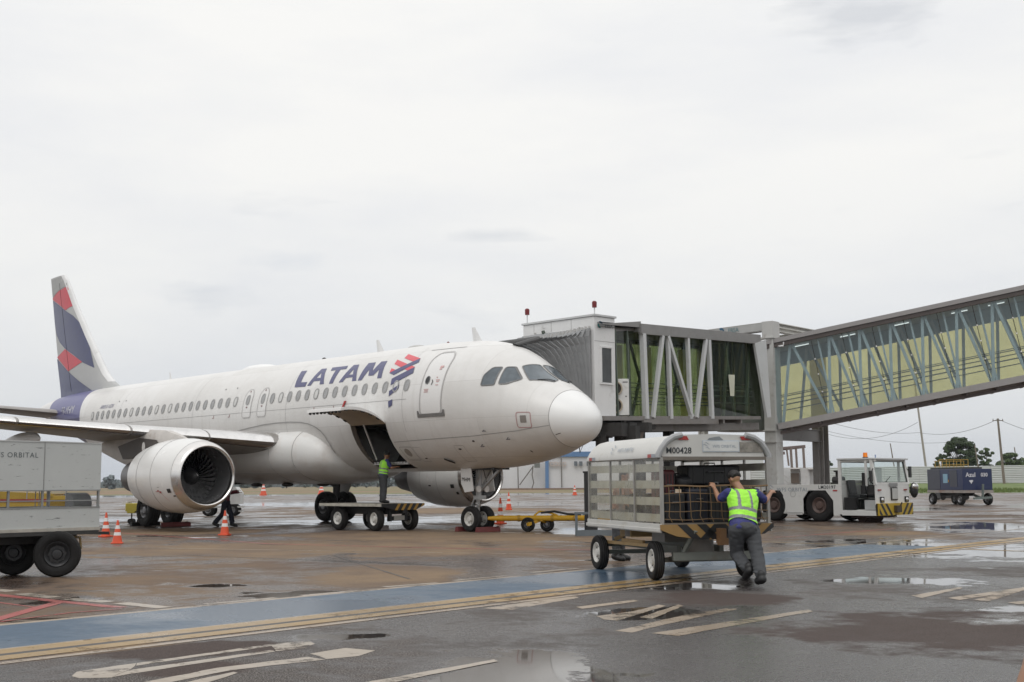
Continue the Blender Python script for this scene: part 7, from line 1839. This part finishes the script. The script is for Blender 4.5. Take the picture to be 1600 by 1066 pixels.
for x in (-2.0, .9):
    for y in (-.6, .6): m = MB(); wheel(m, (x, y, .36), .36, .22); m.build('wheel', [RUB, RIMG, DARKM], YM, smooth=40)
p = K(47, (212-800)/FPX*47)
YB = thing('yellow_trolley', 'small yellow service trolley half hidden behind the near engine and main wheels', 'trolley', p, atan2(RT.y, RT.x))
m = MB(); m.box((.1, 0, .62), (.62, .6, .30)); m.box((.0, 0, .45), (.3, .6, .10)); m.build('body', mat('trolley_yellow', (.48, .40, .06), .5), YB, smooth=0, bevel=.02)
m = MB(); m.box((-.25, 0, .78), (.2, .5, .12)); m.build('lid', CWHITE, YB, smooth=0)
m = MB(); 
for x in (-.05, .30): m.cyl((x, -.2, .10), (x, .2, .10), .10, n=14); m.beam((x, 0, .1), (x, 0, .5), .04, .04)
m.build('wheels', RUB, YB)
# white cart with handle behind the walking person
p = K(58.5, (352-800)/FPX*58.5)
HC = thing('white_trolley', 'low white trolley on black wheels behind the person under the engine', 'trolley', p, atan2(RT.y, RT.x))
m = MB(); m.prism([(-.1, -.4, .55), (.85, -.4, .55), (.85, -.4, 1.05), (.62, -.4, 1.35), (.25, -.4, 1.35), (-.1, -.4, .95)], (0, .8, 0)); m.box((.2, 0, .42), (1.5, .7, .08)); m.box((.75, 0, .22), (.3, .5, .08)); m.build('body', mat('trolley_white', (.58, .58, .57), .5), HC, smooth=0)
for x in (-.65, .48):
    for y in (-.32, .32): m = MB(); wheel(m, (x, y, .28), .28, .14); m.build('wheel', [RUB, RIMG, DARKM], HC, smooth=40)
m = MB(); m.beam((-.6, 0, .4), (.3, 0, .45), .06, .06); m.tube([(.3, -.1, 1.3), (.25, -.1, 1.75), (.5, -.1, 1.95)], .035, 6); m.ball((.45, -.1, 2.05), (.18, .1, .10), 8); m.build('handle', BLK, HC)
# ------------------------------------------------------------------ people
def capsule(mb, a, b, ra, rb, n=14):
    a = Vector(a); b = Vector(b); d = b-a; L_ = d.length
    if L_ < 1e-5: mb.ball(a, ra, 8); return
    d.normalize(); x = d.orthogonal().normalized(); y = d.cross(x); R_ = []
    for k in range(5): t_ = -pi/2+k*pi/10; R_.append((a+d*ra*sin(t_), max(1e-3, ra*cos(t_))))
    for k in range(6): u = k/5; R_.append((a.lerp(b, u), ra+(rb-ra)*u))
    for k in range(1, 6): t_ = k*pi/10; R_.append((b+d*rb*sin(t_), max(1e-3, rb*cos(t_))))
    mb.loft([[c+(x*cos(2*pi*i/n)+y*sin(2*pi*i/n))*r for i in range(n)] for c, r in R_], caps=True)
def ellip(mb, c, r, R3=None, n=12):
    t_ = MB(); t_.ball((0, 0, 0), r, n); R3 = R3 or Matrix.Identity(3); mb.add([Vector(c)+R3@Vector(v) for v in t_.v], t_.f)
def fuse(mb, name, mats, parent, vox=.012, sm=4, paint=None, cloth=0):
    me = bpy.data.meshes.new('tmp'); me.from_pydata(mb.v, [], mb.f)
    bm = bmesh.new(); bm.from_mesh(me); bmesh.ops.recalc_face_normals(bm, faces=bm.faces); bm.to_mesh(me); bm.free()
    o = bpy.data.objects.new('tmp', me); COL.objects.link(o)
    r_ = o.modifiers.new('r', 'REMESH'); r_.mode = 'VOXEL'; r_.voxel_size = vox
    s_ = o.modifiers.new('s', 'SMOOTH'); s_.iterations = sm; s_.factor = .5
    dg = bpy.context.evaluated_depsgraph_get(); dg.update()
    m2 = bpy.data.meshes.new_from_object(o.evaluated_get(dg)); bpy.data.objects.remove(o); bpy.data.meshes.remove(me)
    m2.name = name; m2.materials.clear()
    for q in (mats if isinstance(mats, (list, tuple)) else [mats]): m2.materials.append(q)
    if paint:
        for p in m2.polygons: p.material_index = paint(p.center)
    if cloth:
        rn_ = Vector((len(mb.v)*.37, 0, 0))
        for v in m2.vertices:
            q = Vector((v.co.x*9, v.co.y*9, v.co.z*17))+rn_
            f_ = 1-abs(mnoise.noise(q))*2.4; g_ = mnoise.noise(q*2.3)
            v.co += v.normal*(cloth*f_*.8+cloth*g_*.5)
    m2.polygons.foreach_set('use_smooth', [True]*len(m2.polygons))
    ob = bpy.data.objects.new(name, m2); COL.objects.link(ob); ob.parent = parent; return ob
SKIN = mat('skin_tan', (.34, .18, .11), .5, var=.08, scale=8); HAIR = mat('hair_black', (.012, .010, .009), .6, var=.3, scale=30)
VEST = mat('vest_lime', (.36, .86, .06), .6, var=.08, scale=7); VGREY = mat('vest_reflective', (.20, .205, .21), .35, var=.1)
SHIRT = mat('shirt_blue', (.035, .04, .16), .75, var=.2, scale=8); TROU = mat('trousers_grey', (.052, .055, .060), .8, var=.25, scale=7, bump=.2); BOOT = mat('boots_black', (.012, .012, .013), .5)
def basis(fwd, up):
    z = Vector(up).normalized(); x = Vector(fwd); x = (x-z*x.dot(z)).normalized(); y = z.cross(x); return Matrix((x, y, z)).transposed()   # columns: fwd, left, up
def hand(mb, wr, el, curl=.9, side=1, palm_n=None):
    """palm, four unequal fingers with bends and a thumb from the side of the palm"""
    d = (Vector(wr)-Vector(el)).normalized(); n_ = Vector(palm_n) if palm_n else Vector((0, 0, -1)); n_ = (n_-d*n_.dot(d)).normalized(); s_ = d.cross(n_)*side
    wr = Vector(wr)
    for k in range(4):
        o = (k-1.5)*.019; capsule(mb, wr+d*.015+s_*o*.75, wr+d*.085+s_*o, .016, .013, 8)
    for k, L_ in enumerate((.066, .076, .072, .056)):
        o = (k-1.5)*.020; p = wr+d*.088+s_*o; a = 0; q = p
        for j, f in enumerate((.45, .32, .23)):
            a += curl*(.55 if j == 0 else .8); q2 = q+(d*cos(a)+n_*sin(a))*L_*f; capsule(mb, q, q2, .0095-.0008*j, .0090-.0008*j, 8); q = q2
    b_ = wr+d*.03-s_*.026; c_ = b_+(d*.6-s_*.7+n_*.3).normalized()*.035; e_ = c_+(d*.8-s_*.1+n_*.5).normalized()*.028
    capsule(mb, b_, c_, .014, .011, 8); capsule(mb, c_, e_, .011, .009, 8)
def person(label, loc, rz_, J, style, scale=1., vox=.011):
    bk = style.get('bulk', 1.)
    P = thing('person', label, 'person', loc, rz_); P.scale = (scale,)*3
    V_ = {k: Vector(v) for k, v in J.items()}
    pel, che, nk, hd = V_['pelvis'], V_['chest'], V_['neck'], V_['head']
    tor = basis(V_.get('face', Vector((1, 0, 0))), che-pel)
    sh = V_['shR']-V_['shL']; shc = (V_['shR']+V_['shL'])/2
    m = MB()
    def torso(mb, g_=0):
        R_ = tor; n = 9
        left = R_@Vector((0, 1, 0)); f = R_@Vector((1, 0, 0)); rings = []
        top = V_['neck']; 
        for u, w, dpt in ((-.18, .10, .085), (-.10, .160, .115), (0, .172, .122), (.25, .152, .110), (.5, .158, .114), (.75, .186, .122), (.92, .192, .110), (1.03, .150, .085), (1.12, .07, .06)):
            c_ = pel.lerp(shc, u) if u <= 1 else shc+(top-shc)*(u-1)*3
            w = w*(bk if g_ else 1)+g_; dpt = dpt*(bk if g_ else 1)+g_
            rings.append([c_+left*(w*abs(cos(a))**.85*(1 if cos(a) > 0 else -1))+f*(dpt*abs(sin(a))**.9*(1 if sin(a) > 0 else -1)) for a in [2*pi*k/24 for k in range(24)]])
        mb.loft(rings)
    torso(m)
    capsule(m, shc, hd-Vector((0, 0, .02))+(hd-nk)*-.1, .062, .055)
    hb = basis(V_.get('look', V_.get('face', Vector((1, 0, 0)))), hd-nk)
    ellip(m, hd+hb@Vector((-.005, 0, .03)), (.096, .076, .100), hb); ellip(m, hd+hb@Vector((.035, 0, -.035)), (.060, .055, .072), hb)
    ellip(m, hd+hb@Vector((.098, 0, -.005)), (.020, .014, .024), hb, 8); ellip(m, hd+hb@Vector((.088, 0, -.055)), (.014, .026, .010), hb, 8); ellip(m, hd+hb@Vector((.055, 0, -.088)), (.03, .03, .018), hb, 8)
    for s_ in (-1, 1): ellip(m, hd+hb@Vector((-.005, s_*.079, -.005)), (.020, .010, .032), hb, 8)
    for s_ in 'LR':
        a, b_, c_ = V_['sh'+s_], V_['el'+s_], V_['wr'+s_]
        capsule(m, a, b_, .056, .042); capsule(m, b_, b_.lerp(c_, .4), .043, .041); capsule(m, b_.lerp(c_, .35), c_, .041, .026)
        hand(m, c_, b_, V_['curl'].x if 'curl' in V_ else .9, 1 if s_ == 'R' else -1, V_.get('palm'+s_))
        h, k, f = V_['hip'+s_], V_['kn'+s_], V_['an'+s_]; t_ = V_['toe'+s_]
        capsule(m, h, k, .092, .060); capsule(m, k, k.lerp(f, .35), .058, .056); capsule(m, k.lerp(f, .3), f, .056, .038); capsule(m, f, t_, .042, .035)
    fuse(m, 'body', SKIN, P, vox, 3)
    # eyes
    m = MB()
    for s_ in (-1, 1): ellip(m, hd+hb@Vector((.083, s_*.032, .012)), (.009, .013, .008), hb, 6)
    m.build('eyes', BLK, P)
    m = MB()
    for i in range(160):
        rn_ = random.Random(i); th = rn_.uniform(0, 2*pi); zz = rn_.uniform(-.25, 1); rr_ = sqrt(1-zz*zz) if zz > 0 else 1
        v = Vector((cos(th)*rr_, sin(th)*rr_, zz))
        if v.x > .45 and zz < .55: continue
        if zz < .1 and v.x > .0: continue
        ellip(m, hd+hb@Vector((-.008+v.x*.094, v.y*.077, .032+v.z*.098)), (.022, .022, .016), hb, 5)
    ellip(m, hd+hb@Vector((-.015, 0, .045)), (.094, .078, .092), hb)
    if style.get('cap'):
        ellip(m, hd+hb@Vector((.0, 0, .062)), (.110, .094, .075), hb); ellip(m, hd+hb@Vector((.115, 0, .058)), (.075, .070, .012), hb)
    fuse(m, 'cap' if style.get('cap') else 'hair', BLK if style.get('cap') else HAIR, P, .010, 2)
    # trousers
    m = MB(); tw = style.get('flare', 0)
    ellip(m, pel+Vector((0, 0, -.035)), (.158*bk, .190*bk, .125), tor)
    for s_ in 'LR':
        h, k, f = V_['hip'+s_], V_['kn'+s_], V_['an'+s_]
        capsule(m, h, k, .106*bk, .080*bk); mid = k.lerp(f, .5); capsule(m, k, mid, .082*bk, .076*bk+tw*.5); capsule(m, mid, f+(mid-f).normalized()*.075, .076*bk+tw*.5, .068*bk+tw)
        for q in range(3): ellip(m, k.lerp(f, .45+.15*q)+Vector((.008*(-1)**q, .01, 0)), (.084*bk+tw*.6, .082*bk+tw*.6, .022), None, 8)
    fuse(m, 'trousers', style['trousers'], P, max(.013, vox), 3, cloth=.008)
    for s_ in 'LR':
        f, t_ = V_['an'+s_], V_['toe'+s_]; m = MB(); dn = Vector((0, 0, -.02))
        if 'sole'+s_ in V_: dn = V_['sole'+s_]
        capsule(m, f+(f-t_)*.22+dn*.8, t_+dn*.3, .060, .052); capsule(m, f+Vector((0, 0, .06)), f+dn, .060, .060); capsule(m, f+(f-t_)*.26+dn*1.6, t_+dn*.9, .046, .046)
        fuse(m, 'boot', BOOT, P, .011, 2)
    # shirt with sleeves
    m = MB(); torso(m, .010)
    for s_ in 'LR':
        a, b_, c_ = V_['sh'+s_], V_['el'+s_], V_['wr'+s_]; u = style.get('sleeve', .75)
        capsule(m, shc.lerp(a, .7), a, .062, .066); capsule(m, a, a.lerp(b_, min(1, u)), .068, .064)
        if u > 1: capsule(m, b_, b_.lerp(c_, .9), .056, .044)
    fuse(m, 'shirt', style['shirt'], P, max(.013, vox), 3, cloth=.007)
    if style.get('vest'):
        m = MB(); torso(m, .026); inv = tor.transposed()
        for s_ in 'LR': capsule(m, shc.lerp(V_['sh'+s_], .3), shc.lerp(V_['sh'+s_], .88), .062, .066)
        Lt = (shc-pel).length
        def paint(c_):
            v = inv@(c_-pel); u = v.z/Lt
            if .17 < u < .26 or .40 < u < .49: return 1
            if u >= .44 and .075 < abs(v.y) < .115: return 1
            return 0
        # cut the vest above the hips
        vo = fuse(m, 'vest', [VEST, VGREY], P, vox, 3, paint, cloth=.006)
        bm = bmesh.new(); bm.from_mesh(vo.data); bmesh.ops.bisect_plane(bm, geom=bm.verts[:]+bm.edges[:]+bm.faces[:], plane_co=pel.lerp(shc, .10), plane_no=-(shc-pel).normalized(), clear_outer=True); bm.to_mesh(vo.data); bm.free()
    return P
ST_W = dict(trousers=TROU, shirt=SHIRT, vest=True, sleeve=.72, bulk=1.14)
# worker pushing the baggage cart: x forward = towards the cart
a_ = Vector((cos(CART_RZ), sin(CART_RZ), 0)); cartr = CART_RZ+pi
end = CM@Vector((hx+.06, 0, 0))
man_o = G(1172, 908); man_o.z = 0
invP = (Matrix.Translation(man_o)@Matrix.Rotation(cartr, 4, 'Z')).inverted()
def L2(px, py, D): return invP@U(px, py, D)
tail = CM@Vector((hx+.03, 0, 1.385))
hl_ = invP@(CM@Vector((hx+.05, -.08, 1.36))); hr_ = invP@(CM@Vector((hx+.05, .83, 1.30)))
J = dict(anL=L2(1170, 892, 17.4), anR=L2(1190, 904, 17.2), pelvis=L2(1161, 824, 17.62))
pz = J['pelvis']
J.update(
 chest=L2(1161, 790, 17.72), neck=L2(1155, 762, 17.95), head=L2(1150, 748, 18.0),
 shL=L2(1140, 769, 17.85), shR=L2(1180, 771, 18.0), hipL=L2(1151, 829, 17.58), hipR=L2(1174, 829, 17.68),
 knL=L2(1151, 865, 17.72), knR=L2(1183, 867, 17.5))
J['wrL'] = hl_+Vector((-.06, 0, .0)); J['elL'] = L2(1124, 781, 17.95)
J['wrR'] = hr_+Vector((-.08, 0, -.02)); J['elR'] = L2(1196, 783, 18.1)
J['head'] = J['neck']+Vector((.075, .03, .115)); J['shL'] += Vector((0, .02, -.01)); J['shR'] += Vector((0, -.02, -.01))
J['face'] = Vector((1, .1, 0)); J['look'] = Vector((1, .35, -.25))
J['toeL'] = J['anL']+Vector((.10, 0, -.085)); J['toeR'] = J['anR']+Vector((.13, -.01, -.035)); J['palmL'] = Vector((.3, 0, -1)); J['palmR'] = Vector((.3, 0, -1))
dbg = {k: tuple(round(q, 2) for q in v) for k, v in J.items()}
print('MAN', dbg)
person('worker in a lime reflective vest and grey trousers leaning to push the baggage cart', man_o, cartr, J, ST_W)
# worker standing on the dolly, seen from behind, reaching into the hold
wloc = U(598, 782, 38.9); wloc.z = dz0+.005
hh = radians(100)
def stand(lean=.06, hup=1.0):
    return dict(pelvis=(0, 0, .93), chest=(lean*.6, 0, 1.25), neck=(lean, 0, 1.48), head=(lean+.05, 0, 1.60), shL=(lean, .19, 1.42), shR=(lean, -.19, 1.42), hipL=(0, .10, .90), hipR=(0, -.10, .90),
        knL=(.03, .12, .50), knR=(.02, -.12, .50), anL=(0, .13, .09), anR=(.0, -.12, .09), toeL=(.15, .14, .045), toeR=(.15, -.13, .045), face=(1, 0, 0), look=(1, 0, -.1))
J2 = stand(.08); J2.update(elL=(.24, .26, 1.24), wrL=(.44, .20, 1.32), elR=(.22, -.27, 1.18), wrR=(.42, -.20, 1.22))
person('worker in a lime vest standing on the flat dolly at the open cargo door', wloc, radians(68), J2, ST_W, .93, .017)
# dark dressed person walking under the engine
J3 = stand(.05); J3.update(pelvis=(0, 0, .90), knL=(.16, .10, .48), anL=(.22, .11, .09), toeL=(.37, .11, .045), knR=(-.08, -.10, .46), anR=(-.36, -.11, .12), toeR=(-.22, -.12, .05), elL=(.12, .24, 1.20), wrL=(.42, .20, 1.22), elR=(.18, -.24, 1.20), wrR=(.46, -.18, 1.28))
NAVY = mat('uniform_navy', (.012, .014, .028), .8, var=.2); WINE = mat('jacket_wine', (.10, .012, .020), .75, var=.2)
p = G(352, 823); person('person in a wine red jacket and wide dark trousers walking behind the near engine', p, radians(42), J3, dict(trousers=NAVY, shirt=WINE, sleeve=1.5, flare=.02), .97, .018)
# worker behind the cart, only legs show below it
p = G(966, 876); J4 = stand(.10); J4.update(elL=(.20, .25, 1.15), wrL=(.36, .20, 1.0), elR=(.20, -.25, 1.15), wrR=(.36, -.2, 1.0))
person('worker in grey trousers and dark boots standing behind the baggage cart', p, radians(20), J4, dict(trousers=TROU, shirt=mat('shirt_tan', (.26, .13, .08), .7), sleeve=.7), .98, .017)
# bystander at the right edge close to the camera: only a forearm and white sleeve enter the photo
p = K(1.75, 1.035); J5 = stand(.0)
# arm hangs to the left of the body as seen by the camera
J5.update(elR=(.02, -.33, 1.12), wrR=(.06, -.36, .86), elL=(.02, .27, 1.12), wrL=(.06, .28, .86), palmR=(0, 1, 0), palmL=(0, -1, 0))
J5 = {k: Vector(v) for k, v in J5.items()}; J5['curl'] = Vector((.45, 0, 0))
BY = person('person in a white short sleeved shirt at the right edge, only one arm in view', p, YAW+pi, J5, dict(trousers=NAVY, shirt=mat('shirt_white', (.62, .62, .64), .7, var=.05), sleeve=.48), .98)

# ------------------------------------------------------------------ thin air haze over the field
hm = bpy.data.materials.new('haze'); hm.use_nodes = True; t = hm.node_tree; t.nodes.clear()
o = t.nodes.new('ShaderNodeOutputMaterial'); v = t.nodes.new('ShaderNodeVolumePrincipled'); v.inputs['Color'].default_value = (.86, .90, .95, 1); v.inputs['Density'].default_value = .00014; v.inputs['Anisotropy'].default_value = .2
t.links.new(v.outputs[0], o.inputs['Volume'])
m = MB(); m.box((0, 0, 15), (2400, 2400, 32)); hz_o = m.build('haze', hm, smooth=0); hz_o['kind'] = 'stuff'; hz_o['label'] = 'thin pale haze lying over the whole airfield'; hz_o['category'] = 'haze'
